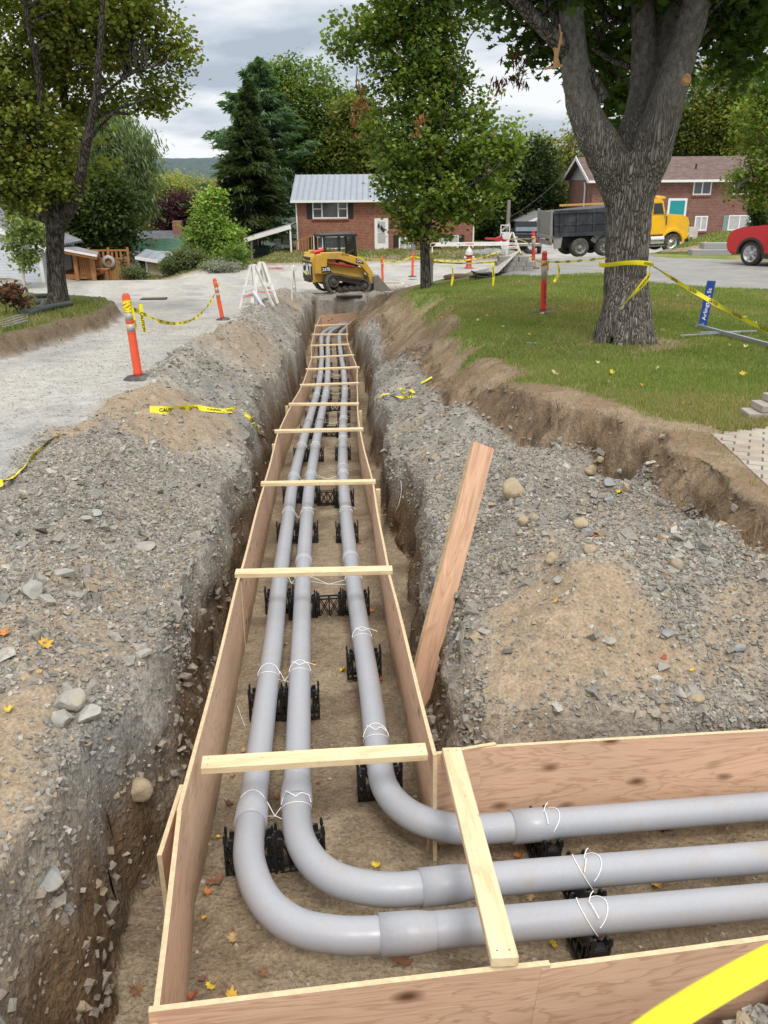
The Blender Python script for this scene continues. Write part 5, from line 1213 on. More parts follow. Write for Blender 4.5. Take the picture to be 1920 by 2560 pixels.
for (dx, dz, r_) in ((.3, .42, .09), (.5, .55, .10), (.62, .72, .11)):
    MB().lathe([(0, 0), (r_*.6, .03), (r_, .12), (r_*.5, .24), (0, .32)], 8, (X0+dx, -.115, Z1-dz-.2)).build('wreath', m_shut, dr)
x, z = flat(980, 556, DH); MB().lathe([(0, -.12), (.07, -.1), (.09, .08), (.04, .16), (0, .18)], 8, (x-loc[0], -.12, z-loc[2])).build('wall_lamp', m_shut, h1)
x, z = flat(979, 566, DH); text_on('22', .34, (x-loc[0], -.03, z-loc[2]), (1, 0, 0), (0, 0, 1), m_ink, h1, .01, 'house_number', world=False)
MB().bb(X0-.25, X1+.25, -.9, -.02, 0, .12).build('doorstep', m_conc, h1)
# carport with things under it
cl = flat(608, 600, DH-3.6)[0]; locc = (bx0-.02, DH-3.6, gz(bx0-2.5, DH-3.6)-.05); cp = empty('carport', locc, 0, 'white open carport with sloping roof left of the brick house', 'carport')
zh = flat(739, 562, DH-3.6)[1]-locc[2]; zl = flat(608, 600, DH-3.6)[1]-locc[2]; xw = cl-locc[0]
mb = MB(); mb.add([(xw-.2, -.3, zl), (-.02, -.3, zh), (-.02, 6, zh), (xw-.2, 6, zl), (xw-.2, -.3, zl-.08), (-.02, -.3, zh-.08), (-.02, 6, zh-.08), (xw-.2, 6, zl-.08)], [(0, 1, 2, 3), (4, 7, 6, 5), (0, 4, 5, 1), (3, 2, 6, 7), (0, 3, 7, 4)]); mb.build('roof', plain('carport_roof', (.2, .2, .2), .8), cp)
MB().bar((xw-.25, -.34, zl-.1), (-.02, -.34, zh-.1), .06, .26).build('fascia', m_trim, cp)
for x in (xw+.1, xw+.12): 
    pass
for yy in (-.2, 2.8, 5.8): MB().bb(xw+.05, xw+.2, yy-.07, yy+.07, 0, zl-.1).build('post', m_trim, cp)
MB().bb(-.14, -.03, -.26, -.14, 0, zh-.15).build('post', m_trim, cp)
MB().bb(xw+.1, xw+.16, 2.9, 5.7, 0, zl-.15).build('side_panel', plain('grey_panel', (.20, .19, .18), .8), cp)
for x in (0,): 
    o = empty('barbecue', (W(652, 650, DH-1).x, DH-1, gz(bx0-2.4, DH-1)), .1, 'covered dark barbecue under the carport', 'barbecue'); mk_ = plain('dark_cover', (.03, .035, .05), .6)
    MB().box((0, 0, .75), (1.1, .55, .5), None, 0, .85).build('hood', mk_, o, bevel=.05); MB().box((0, 0, .3), (.7, .5, .45)).build('cabinet', mk_, o, bevel=.03); MB().box((.62, 0, .85), (.4, .4, .05)).build('shelf', mk_, o)
def patio_chair(q, rz, label):
    o = empty('patio_chair', q, rz, label, 'chair', 'white plastic patio chairs')
    MB().box((0, 0, .42), (.5, .48, .04)).build('seat', m_trim, o, bevel=.01)
    mb = MB()
    for i in range(5): mb.box((-.2+.1*i, .25, .68), (.05, .03, .46))
    mb.box((0, .25, .92), (.5, .035, .07)); mb.build('backrest', m_trim, o)
    for sx in (-1, 1):
        MB().tube([(sx*.26, -.2, .62), (sx*.27, .1, .66), (sx*.24, .25, .66)], .022, 6).build('arm', m_trim, o)
        for sy in (-1, 1): MB().bar((sx*.26, sy*.24, 0), (sx*.22, sy*.2, .42), .04, .04).build('leg', m_trim, o)
    return o
patio_chair(Vector((W(696, 650, DH+1).x, DH+1, gz(bx0-1.6, DH+1))), R(190), 'white plastic chair under the carport, beside the barbecue'); patio_chair(Vector((W(724, 650, DH+2).x, DH+2, gz(bx0-1, DH+2))), R(150), 'white plastic chair under the carport nearest the brick wall')
rl = empty('wooden_stairs', (W(762, 640, 57).x, 57, gz(-5, 57)), 0, 'small wooden stair rail in front of the brick house behind the loader', 'stairs'); m_wood = plain('stained_wood', (.34, .15, .05), .7, 0, .25, 5)
for i in range(8): MB().bb(-.55+.2*i, -.49+.2*i, -.03, .03, 0+.04*i, .75+.06*i).build('baluster', m_wood, rl)
MB().bar((-.6, 0, .76), (1.1, 0, 1.30), .09, .07).build('handrail', m_wood, rl)
# ------------------------------------------------------------------ brown brick house on the right
DR = 66.0; bx0, bz1 = flat(1484, 450, DR); bx1 = flat(2010, 450, DR)[0]; loc = (bx0, DR, min(gz(bx0, DR), gz(bx0+6, DR))-.6)
h2 = empty('brick_house', loc, 0, 'long brown brick house with brown shingle roof and turquoise door', 'house'); Wd = bx1-bx0; Hh = bz1-loc[2]; rz_ = flat(1700, 391, DR+4.2)[1]-loc[2]
MB().bb(0, Wd, 0, 8.4, 0, Hh).build('wall', m_brick2, h2)
MB().add([(-.002, 0, Hh), (-.002, 8.4, Hh), (-.002, 4.2, rz_-.1)], [(0, 1, 2)]).build('gable', stripe_mat('grey_siding', (.36, .36, .37), .18, 2, .3), h2)
mb = MB(); mb.add([(-.5, -.5, Hh-.02), (Wd+.5, -.5, Hh-.02), (Wd+.5, 4.2, rz_), (-.5, 4.2, rz_), (-.5, 8.9, Hh-.02), (Wd+.5, 8.9, Hh-.02)], [(0, 1, 2, 3), (3, 2, 5, 4)]); mb.build('roof', shingle_mat('brown_shingle', (.135, .095, .085), (.19, .14, .125)), h2)
mb = MB(); mb.bar((-.53, -.55, Hh-.1), (-.53, 4.2, rz_-.08), .05, .24); mb.build('barge_board', m_trim, h2); mb = MB(); mb.bar((-.53, 8.95, Hh-.1), (-.53, 4.2, rz_-.08), .05, .24); mb.build('barge_board', m_trim, h2)
MB().bb(-.5, Wd+.5, -.62, -.49, Hh-.2, Hh-.03).build('gutter', m_trim, h2); MB().bb(-.5, Wd+.5, -.49, 0, Hh-.2, Hh-.16).build('soffit', m_trim, h2)
x, z = flat(1735, 422, DR+2); MB().cyl((x-loc[0], 1.6, z-loc[2]-.2), (x-loc[0], 1.6, z-loc[2]+.35), .07, 8).build('vent_pipe', m_shut, h2)
MB().tube([(-.2, 2.0, Hh-.15), (-.12, 2.0, Hh-.5), (-.10, 2.0, .4)], .07, 8).build('downpipe', m_trim, h2)
for a in ((1735, 450, 1776, 487, (.5,)), (1836, 449, 1882, 486, (.5,)), (1738, 540, 1765, 577, (.5,)), (1822, 538, 1873, 576, (.5,)), (1560, 452, 1610, 488, (.5,))):
    f, r = win(h2, a[0], a[1], a[2], a[3], DR, loc, mull=a[4], glassm=m_curt if a[1] > 500 else None)
    if a[0] == 1822: shutters(h2, r, .34, plain('teal_shutter', (.22, .30, .29), .7))
X0, Z1 = flat(1671, 496, DR); X1, Z0 = flat(1710, 566, DR); X0 -= loc[0]; X1 -= loc[0]; Z1 -= loc[2]; Z0 -= loc[2]
dr = MB().bb(X0, X1, -.08, .02, Z0, Z1).build('door_frame', m_trim, h2); dd_ = MB().bb(X0+.16, X1-.16, -.11, -.075, Z0+.1, Z1-.16).build('door', plain('turquoise_paint', (.01, .26, .28), .45), dr)
MB().bb(X0-.6, X1+.6, -1.4, -.03, 0, Z0-.02).build('doorstep', m_conc, h2)
# ------------------------------------------------------------------ white clapboard house, porch and fence on the left
DW = 40.0; m_clap = stripe_mat('white_clapboard', (.60, .64, .69), .13, 2, .28, .6); xr_, _ = flat(100, 620, DW); loc = (xr_, DW, gz(xr_, DW-1)-.25)
h3 = empty('white_house', loc, 0, 'white clapboard house end at the left edge behind the maple', 'house')
zr, = [flat(106, 616, DW)[1]-loc[2]]; zt2 = flat(0, 574, DW)[1]-loc[2]; xl_ = flat(0, 574, DW)[0]-loc[0]; slope = (zt2-zr)/(-xl_)
mb = MB(); pk = -6.5; mb.prism([(0, 0), (0, zr), (pk, zr-pk*slope), (2*pk, zr), (2*pk, 0)], 0, 4.5); mb.build('wall', m_clap, h3)
mb = MB(); 
for s0, s1 in (((.35, zr-.35*slope), (pk, zr-pk*slope)), ((pk, zr-pk*slope), (2*pk-.35, zr-.35*slope))):
    mb.add([(s0[0], -.35, s0[1]+.02), (s1[0], -.35, s1[1]+.02), (s1[0], 4.8, s1[1]+.02), (s0[0], 4.8, s0[1]+.02), (s0[0], -.35, s0[1]+.12), (s1[0], -.35, s1[1]+.12), (s1[0], 4.8, s1[1]+.12), (s0[0], 4.8, s0[1]+.12)], [(0, 1, 2, 3), (4, 7, 6, 5), (0, 4, 5, 1), (3, 2, 6, 7), (0, 3, 7, 4), (1, 5, 6, 2)])
mb.build('roof', shingle_mat('grey_shingle', (.16, .165, .18), (.22, .225, .24)), h3)
MB().bar((.38, -.38, zr-.35*slope+.02), (pk, -.38, zr-pk*slope+.05), .05, .22).build('barge_board', m_trim, h3)
MB().bb(-.14, .02, -.03, .0, 0, zr).build('corner_trim', m_trim, h3)
MB().bb(.0, .05, 1.0, 1.9, 1.0, 2.1).build('window', m_glass, h3)
# porch
o = empty('wooden_porch', (W(150, 690, 41).x, 41.2, gz(W(150, 690, 41).x, 41)), 0, 'open timber porch with grey roof between the white house and the fence', 'porch'); lp = o.location
def L(px, py, D): p = W(px, py, D); return p - lp
mb = MB(); a, b, c, d = L(92, 612, 40.6), L(243, 639, 40.2), L(246, 629, 43.5), L(120, 600, 44.5); mb.add([a, b, c, d, a+Vector((0, 0, -.1)), b+Vector((0, 0, -.1)), c+Vector((0, 0, -.1)), d+Vector((0, 0, -.1))], [(0, 1, 2, 3), (4, 7, 6, 5), (0, 4, 5, 1), (1, 5, 6, 2)]); mb.build('roof', shingle_mat('porch_shingle', (.2, .2, .21), (.27, .27, .28)), o)
MB().bar(L(92, 616, 40.55), L(242, 643, 40.15), .05, .2).build('fascia', m_wood, o); MB().bar(L(92, 613, 40.5), L(242, 640, 40.1), .06, .08).build('gutter', m_trim, o)
for px in (112, 187, 228): q = L(px, 640, 40.7); MB().bb(q.x-.09, q.x+.09, q.y-.09, q.y+.09, -.2, q.z+.25 if px < 200 else q.z).build('post', m_wood, o)
q0, q1 = L(195, 640, 40.75), L(226, 640, 40.75); MB().bar(Vector((q0.x, q0.y, .98)), Vector((q1.x, q1.y, .98)), .08, .06).build('handrail', m_wood, o)
for i in range(7): x = q0.x+(q1.x-q0.x)*(i+.5)/7; MB().bb(x-.025, x+.025, q0.y-.02, q0.y+.02, .1, .95).build('baluster', m_wood, o)
MB().bb(L(110, 640, 44).x, L(232, 640, 44).x, 2.6, 2.7, 0, 1.0).build('back_wall', stripe_mat('cedar_boards', (.30, .14, .05), .14, 0, .4), o)
MB().bb(L(110, 640, 42).x, L(232, 640, 42).x, -.4, 2.6, -.1, .1).build('deck', m_wood, o)
m_fence = stripe_mat('cedar_fence', (.36, .19, .075), .14, 0, .45, .8, .25)
def fence(px0, px1, D, ptop, pbot, label):
    A = W(px0, pbot, D); B = W(px1, pbot, D); z0 = gz((A.x+B.x)/2, D); H_ = W(px0, ptop, D).z-z0+.05; o = empty('wooden_fence', (A.x, D, z0), 0, label, 'fence'); w_ = B.x-A.x
    MB().bb(0, w_, 0, .03, .02, H_-.45).build('boards', m_fence, o); MB().bb(0, w_, -.02, .06, H_-.08, H_).build('top_rail', m_wood, o); MB().bb(0, w_, -.02, .06, H_-.47, H_-.40).build('rail', m_wood, o)
    n = int(w_/.22)
    for i in range(n): MB().bb(.22*i, .22*i+.1, 0, .03, H_-.40, H_-.08).build('slat', m_wood, o)
    for i in range(3): MB().bb(i*w_/2-.05, i*w_/2+.05, -.03, .07, 0, H_+.1).build('post', m_wood, o)
    return o
fo = fence(230, 326, 43.5, 627, 690, 'stained cedar privacy fence with slatted top and a round ornament')
q = W(271, 655, 43.4); mb = MB(); mb.lathe([(.18, 0), (.33, 0), (.33, .03), (.18, .03)], 20, (0, 0, 0), 'Y'); o = mb.build('moon_ornament', plain('ornament_grey', (.36, .33, .33), .6), recentre=False); o.location = q; tag(o, 'round grey moon ornament hung on the cedar fence', 'ornament')
mb = MB(); q = W(307, 656, 43.4)
for g in range(5): mb.bar((0, 0, 0), (.22*math.cos(g*1.257), -.01, .22*math.sin(g*1.257)), .03, .05)
o = mb.build('star_ornament', m_shut, recentre=False); o.location = q; tag(o, 'small dark star ornament hung on the cedar fence', 'ornament')
q = W(252, 680, 42.5); o = empty('garden_table', (q.x, 42.5, gz(q.x, 42.5)), 0, 'small dark table standing against the cedar fence', 'table'); MB().box((0, 0, .7), (.8, .5, .06)).build('tabletop', m_wood, o)
for sx in (-1, 1):
    for sy in (-1, 1): MB().bb(sx*.35-.03, sx*.35+.03, sy*.2-.03, sy*.2+.03, 0, .7).build('leg', m_wood, o)
# ------------------------------------------------------------------ green roofed house and shed
loc = (flat(300, 640, 56)[0], 56, -7.0); h4 = empty('green_roof_house', loc, 0, 'low house with green shingle roof partly hidden behind the cedar fence', 'house'); x1 = flat(447, 640, 56)[0]-loc[0]
ze = flat(380, 629, 56)[1]+7.0; zr = flat(380, 597, 60)[1]+7.0
MB().bb(.3, x1-.2, .4, 8, 0, ze).build('wall', m_clap, h4); mb = MB(); mb.add([(-.2, 0, ze), (x1, 0, ze), (x1, 4.2, zr), (-.2, 4.2, zr), (x1, 8.4, ze), (-.2, 8.4, ze)], [(0, 1, 2, 3), (3, 2, 4, 5)]); mb.build('roof', shingle_mat('green_shingle', (.05, .115, .075), (.08, .16, .105)), h4)
MB().bb(-.2, x1, -.05, .02, ze-.2, ze+.02).build('gutter', m_trim, h4)
MB().bb(1.1, 1.9, .3, .42, 0, ze-.3).build('door', m_shut, h4); f_ = MB().bb(1.0, 1.08, .28, .42, 0, ze-.25).build('door_trim', m_trim, h4)
loc = (flat(316, 590, 66)[0], 66, -7.5); h5 = empty('dark_roof_house', loc, 0, 'house with dark grey roof and brick chimney behind the green roof', 'house'); x1 = flat(475, 590, 66)[0]-loc[0]; ze = flat(380, 615, 66)[1]+7.5; zr = flat(380, 577, 70)[1]+7.5
MB().bb(.3, x1-.3, .4, 8, 0, ze).build('wall', plain('pale_wall', (.4, .42, .43), .8), h5); mb = MB(); mb.add([(-.2, 0, ze), (x1, 0, ze), (x1, 4.2, zr), (-.2, 4.2, zr), (x1, 8.4, ze), (-.2, 8.4, ze)], [(0, 1, 2, 3), (3, 2, 4, 5)]); mb.build('roof', shingle_mat('slate_shingle', (.09, .095, .105), (.13, .135, .145)), h5)
xc_ = flat(443, 590, 69)[0]-loc[0]; MB().bb(xc_-.35, xc_+.35, 3.2, 3.9, zr-.8, zr+.75).build('chimney', m_brick, h5)
loc = (flat(368, 684, 46.5)[0], 46.5, gz(flat(368, 684, 46.5)[0], 46.5)-.1); sh_ = empty('garden_shed', loc, 0, 'small beige shed with grey metal lean-to roof and white trim', 'shed'); x1 = flat(430, 684, 46.5)[0]-loc[0]; zt2 = flat(370, 646, 46.5)[1]-loc[2]; zt1 = flat(430, 656, 46.5)[1]-loc[2]
MB().prism([(0, 0), (x1, 0), (x1, zt1), (0, zt2)], 0, 2.6).build('wall', stripe_mat('beige_siding', (.42, .38, .28), .11, 2, .25), sh_); MB().bb(-.03, .07, -.03, .0, 0, zt2).build('corner_trim', m_trim, sh_)
mb = MB(); mb.add([(-.45, -.3, zt2+.12), (x1+.2, -.3, zt1-.02), (x1+.2, 1.9, zt1+.2), (-.45, 1.9, zt2+.36)], [(0, 1, 2, 3)]); mb.build('roof', m_metal_roof, sh_); MB().bar((-.47, -.33, zt2+.06), (x1+.2, -.33, zt1-.07), .05, .16).build('fascia', m_trim, sh_)
# white garage by the pickup, lattice screen, poles
loc = (flat(1312, 600, 68)[0], 68, gz(flat(1330, 600, 68)[0], 68)-.2); ga = empty('white_garage', loc, 0, 'small white gabled garage behind the black pickup', 'garage'); x1 = flat(1412, 600, 68)[0]-loc[0]; ze = flat(1330, 556, 68)[1]-loc[2]; zp_ = flat(1330, 534, 68)[1]-loc[2]
MB().prism([(0, 0), (x1, 0), (x1, ze), (x1/2, zp_), (0, ze)], 0, 6).build('wall', m_clap, ga)
for s0, s1 in (((-.25, ze-.1), (x1/2, zp_)), ((x1+.25, ze-.1), (x1/2, zp_))): MB().add([(s0[0], -.3, s0[1]+.03), (s1[0], -.3, s1[1]+.06), (s1[0], 6.3, s1[1]+.06), (s0[0], 6.3, s0[1]+.03)], [(0, 1, 2, 3)]).build('roof', plain('garage_roof', (.16, .16, .17), .9), ga); MB().bar((s0[0], -.32, s0[1]-.06), (s1[0], -.32, s1[1]-.05), .04, .18).build('barge_board', m_trim, ga)
q = W(1262, 600, 60); o = empty('lattice_screen', (q.x, 60, gz(q.x, 60)), 0, 'white lattice panel standing left of the black pickup', 'screen')
zt3 = flat(1262, 563, 60)[1]-o.location.z; MB().bb(-.3, .3, -.02, .02, 0, zt3*.72).build('board', m_trim, o)
mb = MB()
for i in range(-2, 8): mb.bar((-.3, 0, zt3*.72+.1*i), (.3, 0, zt3*.72+.1*i+.5), .02, .03) if 0 <= i < 2 else None
mb.box((-.3, 0, zt3/2), (.06, .06, zt3)); mb.box((.3, 0, zt3/2), (.06, .06, zt3)); mb.box((0, 0, zt3), (.66, .06, .06)); mb.build('lattice', m_trim, o)
m_pole = plain('weathered_pole', (.23, .21, .19), .9, 0, .2, 3)
for (px, ptop, D, lb) in ((1268, 500, 62, 'grey utility pole above the lattice screen'), (1033, 555, 55, 'thin grey pole just left of the middle maple trunk')):
    q = W(px, 600, D); g_ = gz(q.x, D); zt4 = W(px, ptop, D).z; mb = MB(); mb.cyl((q.x, D, g_-.2), (q.x, D, zt4), .16, 10, r2=.12); tag(mb.build('utility_pole', m_pole), lb, 'pole')
m_wire = plain('black_wire', (.03, .03, .03), .6)
for k, (a, b, lb) in enumerate(((W(-40, 62, 30), W(130, 190, 60), 'overhead wire crossing the sky behind the left maple'), (W(180, 562, 50), W(330, 575, 52), 'thin wire over the fence'), (W(690, 512, 62), W(745, 515, 62), 'service wire running into the left brick house'), (W(1270, 545, 62), W(1420, 425, 66), 'wire from the utility pole to the right house'))):
    mb = MB(); mb.tube(sag(a, b, .3, 8), .018, 5); tag(mb.build('overhead_wire', m_wire), lb, 'wire', 'overhead wires')

# ------------------------------------------------------------------ vehicles
m_tyre = plain('tyre_rubber', (.045, .042, .038), .9, 0, .3, 6, 0, (.16, .14, .11)); m_chrome = plain('chrome', (.62, .62, .62), .22, 1, .1); m_alloy = plain('alloy', (.55, .55, .56), .35, .8, .12)
m_dark = plain('dark_trim', (.025, .025, .027), .6); m_carglass = plain('car_glass', (.03, .04, .05), .05, 0, .3, 2, spec=.9)
def wheel(par, c, r, w_, side, rimm, spokes=0, rr=.62, nuts=8):
    """wheel with its axle along local y; side = -1 faces the camera side"""
    o = MB(); o.lathe([(r*rr, -w_/2), (r*.88, -w_/2), (r*.97, -w_*.40), (r, -w_*.28), (r, w_*.28), (r*.97, w_*.40), (r*.88, w_/2), (r*rr, w_/2)], 30, c, 'Y')
    for i in range(36):
        g = 2*PI*i/36; o.box((c[0]+math.cos(g)*r, c[1], c[2]+math.sin(g)*r), (.02, w_*.62, .014), Matrix.Rotation(-g, 3, 'Y'))
    wo = o.build('wheel', m_tyre, par)
    m = MB(); s_ = side; c = Vector(c); y = lambda t: c.y + s_*w_*t
    m.lathe([(r*rr*1.02, s_*w_*.48), (r*rr*.9, s_*w_*.42), (r*rr*.8, s_*w_*.2), (r*.26, s_*w_*(.2 if not spokes else .1)), (r*.22, s_*w_*.34), (r*.12, s_*w_*.46), (0, s_*w_*.46)], 24, c, 'Y')
    if spokes:
        for i in range(spokes):
            g = 2*PI*i/spokes
            for e in (-.09, .09): m.bar((c.x+math.cos(g+e*2)*r*.16, y(.40), c.z+math.sin(g+e*2)*r*.16), (c.x+math.cos(g+e)*r*rr*.97, y(.44), c.z+math.sin(g+e)*r*rr*.97), .03, .035, (0, 1, 0))
    for i in range(nuts): g = 2*PI*i/nuts; m.cyl((c.x+math.cos(g)*r*.3, y(.18), c.z+math.sin(g)*r*.3), (c.x+math.cos(g)*r*.3, y(.30), c.z+math.sin(g)*r*.3), r*.035, 6)
    m.build('rim', rimm, wo)
    if not spokes:
        for i in range(8):
            g = 2*PI*(i+.5)/8; MB().cyl((c.x+math.cos(g)*r*.46, y(.19), c.z+math.sin(g)*r*.46), (c.x+math.cos(g)*r*.46, y(.23), c.z+math.sin(g)*r*.46), r*.055, 8).build('rim_hole', m_dark, wo)
    return wo
def arch(xc, zc, r, x0, x1, n=9):
    """points of a wheel arch along the lower edge, left to right"""
    return [(xc + r*math.cos(PI - PI*i/(n-1)), zc + r*math.sin(PI*i/(n-1))) for i in range(n)]
# dump truck
q = W(1449, 640, 49.0); base = Vector((q.x, q.y, gz(q.x, q.y))); zt5 = W(1449, 619, q.y).z-.52
tr = empty('dump_truck', (q.x, q.y, zt5), 0, 'yellow dump truck with dark dump box, partly behind the big tree', 'truck', rot=(0, R(-1.6), R(8)))
m_yel = plain('truck_yellow', (.84, .47, .012), .32, 0, .07, 2, 0, (.5, .3, .08)); m_box = plain('dump_box_grey', (.022, .027, .036), .5, .2, .3, 3, .003, (.09, .09, .09)); m_gate = plain('dusty_steel', (.25, .245, .23), .65, .3, .22, 3)
for x in (0, 1.46):
    for yy, sd_ in ((.2, -1), (2.2, 1)): wheel(tr, (x, yy, .52), .52, .55, sd_, m_gate)
wheel(tr, (5.5, .22, .52), .52, .32, -1, m_chrome); wheel(tr, (5.5, 2.2, .52), .52, .32, 1, m_chrome)
MB().bb(-1.5, 6.0, .75, 1.65, .75, 1.02).build('chassis', m_dark, tr)
mb = MB(); mb.prism([(-1.55, 1.15), (3.9, 1.25), (3.9, 2.75), (-1.62, 2.45)], .0, 2.4)
for x in np.linspace(-1.2, 3.6, 6): mb.bb(x-.05, x+.05, -.07, -.0, 1.22, 2.45)
mb.bb(-1.6, 3.9, -.10, .0, 2.38, 2.56); mb.bb(-1.55, 3.9, -.09, .0, 1.15, 1.34); mb.bb(-1.55, 3.9, -.05, .0, 1.75, 1.83); bx_ = mb.build('dump_box', m_box, tr, bevel=.015)
MB().bb(-1.3, 3.9, -.04, .06, 2.76, 2.86).build('side_board', plain('ochre_board', (.48, .27, .08), .7, 0, .2), bx_)
mb = MB(); mb.prism([(-1.66, 1.0), (-1.58, 1.0), (-1.66, 2.5), (-1.74, 2.5)], .08, 2.32)
mb.bb(-1.78, -1.66, .0, .14, .9, 2.6); mb.bb(-1.78, -1.66, 2.26, 2.4, .9, 2.6); mb.bb(-1.80, -1.68, 0, 2.4, 1.05, 1.25); mb.build('tailgate', m_gate, tr, bevel=.01)
mb = MB(); mb.prism([(-1.6, 1.2), (-1.05, 1.18), (-1.15, .55), (-1.5, .5)], -.02, .10); mb.build('mud_flap', m_gate, tr); MB().bb(-1.72, -1.60, .1, 2.3, .7, .95).build('rear_bumper', m_gate, tr)
for x in (-1.71,):
    for yy in (.2, 2.2): MB().bb(x-.03, x, yy-.1, yy+.1, .8, .9).build('tail_light', plain('red_lens', (.5, .02, .01), .3), tr)
mb = MB()
for i in range(7):
    g0, g1 = PI*(.12+.76*i/7), PI*(.12+.76*(i+1)/7); mb.bar((1.46+.62*math.cos(g0), .2, .52+.62*math.sin(g0)), (1.46+.62*math.cos(g1), .2, .52+.62*math.sin(g1)), .5, .03, (0, 1, 0))
mb.build('mudguard', m_gate, tr)
mb = MB(); mb.bb(4.05, 5.0, .0, 2.4, 1.0, 2.05); mb.prism([(4.05, 2.04), (5.02, 2.04), (4.82, 2.82), (4.7, 2.9), (4.1, 2.92)], .08, 2.32); cab_ = mb.build('cab', m_yel, tr, bevel=.04, seg=2)
MB().prism([(4.25, 2.12), (4.88, 2.12), (4.72, 2.7), (4.25, 2.7)], .06, .09).build('side_window', m_carglass, cab_); MB().add([(5.01, .2, 2.12), (5.01, 2.2, 2.12), (4.85, 2.1, 2.76), (4.85, .3, 2.76)], [(0, 1, 2, 3)]).build('windscreen', m_carglass, cab_)
MB().prism([(4.5, 2.93), (4.95, 2.90), (5.05, 2.98), (4.9, 3.06), (4.5, 3.04)], .3, 2.1).build('sun_visor', m_yel, cab_)
MB().bb(5.0, 5.06, -.02, .0, 1.5, 2.0).build('door_handle', m_dark, cab_)
low = [(5.0, .95)] + [(p[0], p[1]) for p in arch(5.5, .62, .62, 0, 0) if p[0] > 5.0] + [(6.3, .62)]
mb = MB(); mb.prism(low + [(6.52, .72), (6.56, 1.55), (6.45, 1.86), (6.1, 2.0), (5.0, 2.12)], .22, 2.18); mb.build('hood', m_yel, tr, bevel=.05, seg=2)
ar = [(p[0], p[1]) for p in arch(5.5, .55, .60, 0, 0, 11)]; ar2 = [(5.5+.74*math.cos(PI*i/10), .55+.78*math.sin(PI*i/10)) for i in range(11)]
mb = MB(); mb.prism(ar + ar2, -.02, .30); mb.build('fender', m_yel, tr, bevel=.02); MB().bb(6.5, 6.72, -.02, 2.42, .5, .86).build('front_bumper', m_chrome, tr, bevel=.03)
MB().bb(6.56, 6.60, .6, 1.8, .9, 1.75).build('grille', m_chrome, tr); MB().bb(6.50, 6.58, .26, .5, 1.05, 1.3).build('headlight', m_chrome, tr)
MB().cyl((4.15, .15, .72), (4.95, .15, .72), .27, 20).build('fuel_tank', m_chrome, tr); MB().bb(4.1, 4.98, -.12, .1, .38, .44).build('step', m_chrome, tr); MB().bb(4.9, 4.96, -.1, -.04, 1.95, 2.3).build('mirror', m_chrome, tr)
# soil thrown out beside the truck front wheel and gravel heap near the sign
def heap(px, D, r, hgt, label, colr, py=620):
    q = onG(px, D, py); n = 28; vs = []; fs = []
    for i in range(n+1):
        for j in range(n+1):
            x = (i/n*2-1)*r; y = (j/n*2-1)*r*.7; k = max(0, 1-(x/r)**2-(y/(r*.7))**2); z = hgt*k**.7*(1+.5*float(fbm(np.array([x*2+D]), np.array([y*2+px]), o=3)[0]))*(k > 0) - (.05 if k <= 0 else 0)
            vs.append((x, y, z + gz(q.x+x, q.y+y)-q.z))
    for i in range(n):
        for j in range(n): a = i*(n+1)+j; fs.append((a, a+n+1, a+n+2, a+1))
    mb = MB(); mb.add(vs, fs, 0, True); o = mb.build('soil_heap', colr, recentre=False); o.location = q; return tag(o, label, 'soil heap')
m_heap = soil_mat('heap_soil', 12, .05); 
def colored(name, c, sc=10):
    s = NT(name); s.set(.95, 0, .2); v = s.coord(); n = s.noise(v, sc, 6, .7); m = s.noise(v, sc*.2, 4); o = s.mix(c, s.ramp(n, [(.3, .55), (.7, 1.35)]), 1, 'MULTIPLY'); s.col(s.mix(o, s.ramp(m, [(.3, .8), (.7, 1.2)]), 1, 'MULTIPLY')); s.bump(n, .05); return s.m
m_hs, m_hg = colored('brown_heap', (.27, .20, .14)), colored('grey_gravel_heap', (.23, .235, .24))
heap(1700, 44.5, 1.2, .26, 'brown soil heap beside the front wheel of the dump truck', m_hs); heap(1232, G(1232, 634, 15, 70).y, 1.7, .30, 'dark grey gravel heap left of the white sign stand', m_hg); heap(1320, G(1320, 664, 15, 70).y, .8, .16, 'low gravel heap behind the ramp and truck side post', m_hg)
# red car
q = W(1872, 668, 27.6); g_ = gz(q.x, q.y); az = R(32); m_rp = plain('red_car_paint', (.50, .02, .025), .18, .1, .05, 1, spec=.7)
car = empty('parked_car', (q.x, q.y, g_), 0, 'red compact SUV at the right edge on the driveway', 'car'); car.rotation_euler = (0, 0, PI/2+az)   # local +x = forward, +y = left
car.location = Vector((q.x, q.y, g_)); car.scale = (1.06, 1.06, 1.06)
# origin at the left front wheel's contact; body spreads to local -y and -x
ysd = -.12
lowp = [(-3.55, .38), (-3.2, .36)] + arch(-2.65, .36, .40, 0, 0) + [(-2.2, .28), (-.45, .28)] + arch(0, .36, .40, 0, 0) + [(.45, .30), (.80, .34)]
prof_ = lowp + [(.88, .55), (.87, .78), (.76, .98), (.38, 1.10), (-.55, 1.20), (-1.4, 1.22), (-3.4, 1.2), (-3.62, .9)]
mb = MB(); mb.prism(prof_, -1.80, .06); body = mb.build('body', m_rp, car, bevel=.05, seg=2)
for yy, sd_ in ((-.08, 1), (-1.66, -1)):
    for x in (0, -2.65): wheel(car, (x, yy, .355), .355, .23, sd_, m_alloy, 5, .68)
roofp = [(-.5, 1.18), (-1.25, 1.68), (-1.6, 1.74), (-3.0, 1.7), (-3.45, 1.18)]; mb = MB(); mb.prism(roofp, -1.68, -.06); cab2 = mb.build('cabin', m_rp, car, bevel=.06, seg=2)
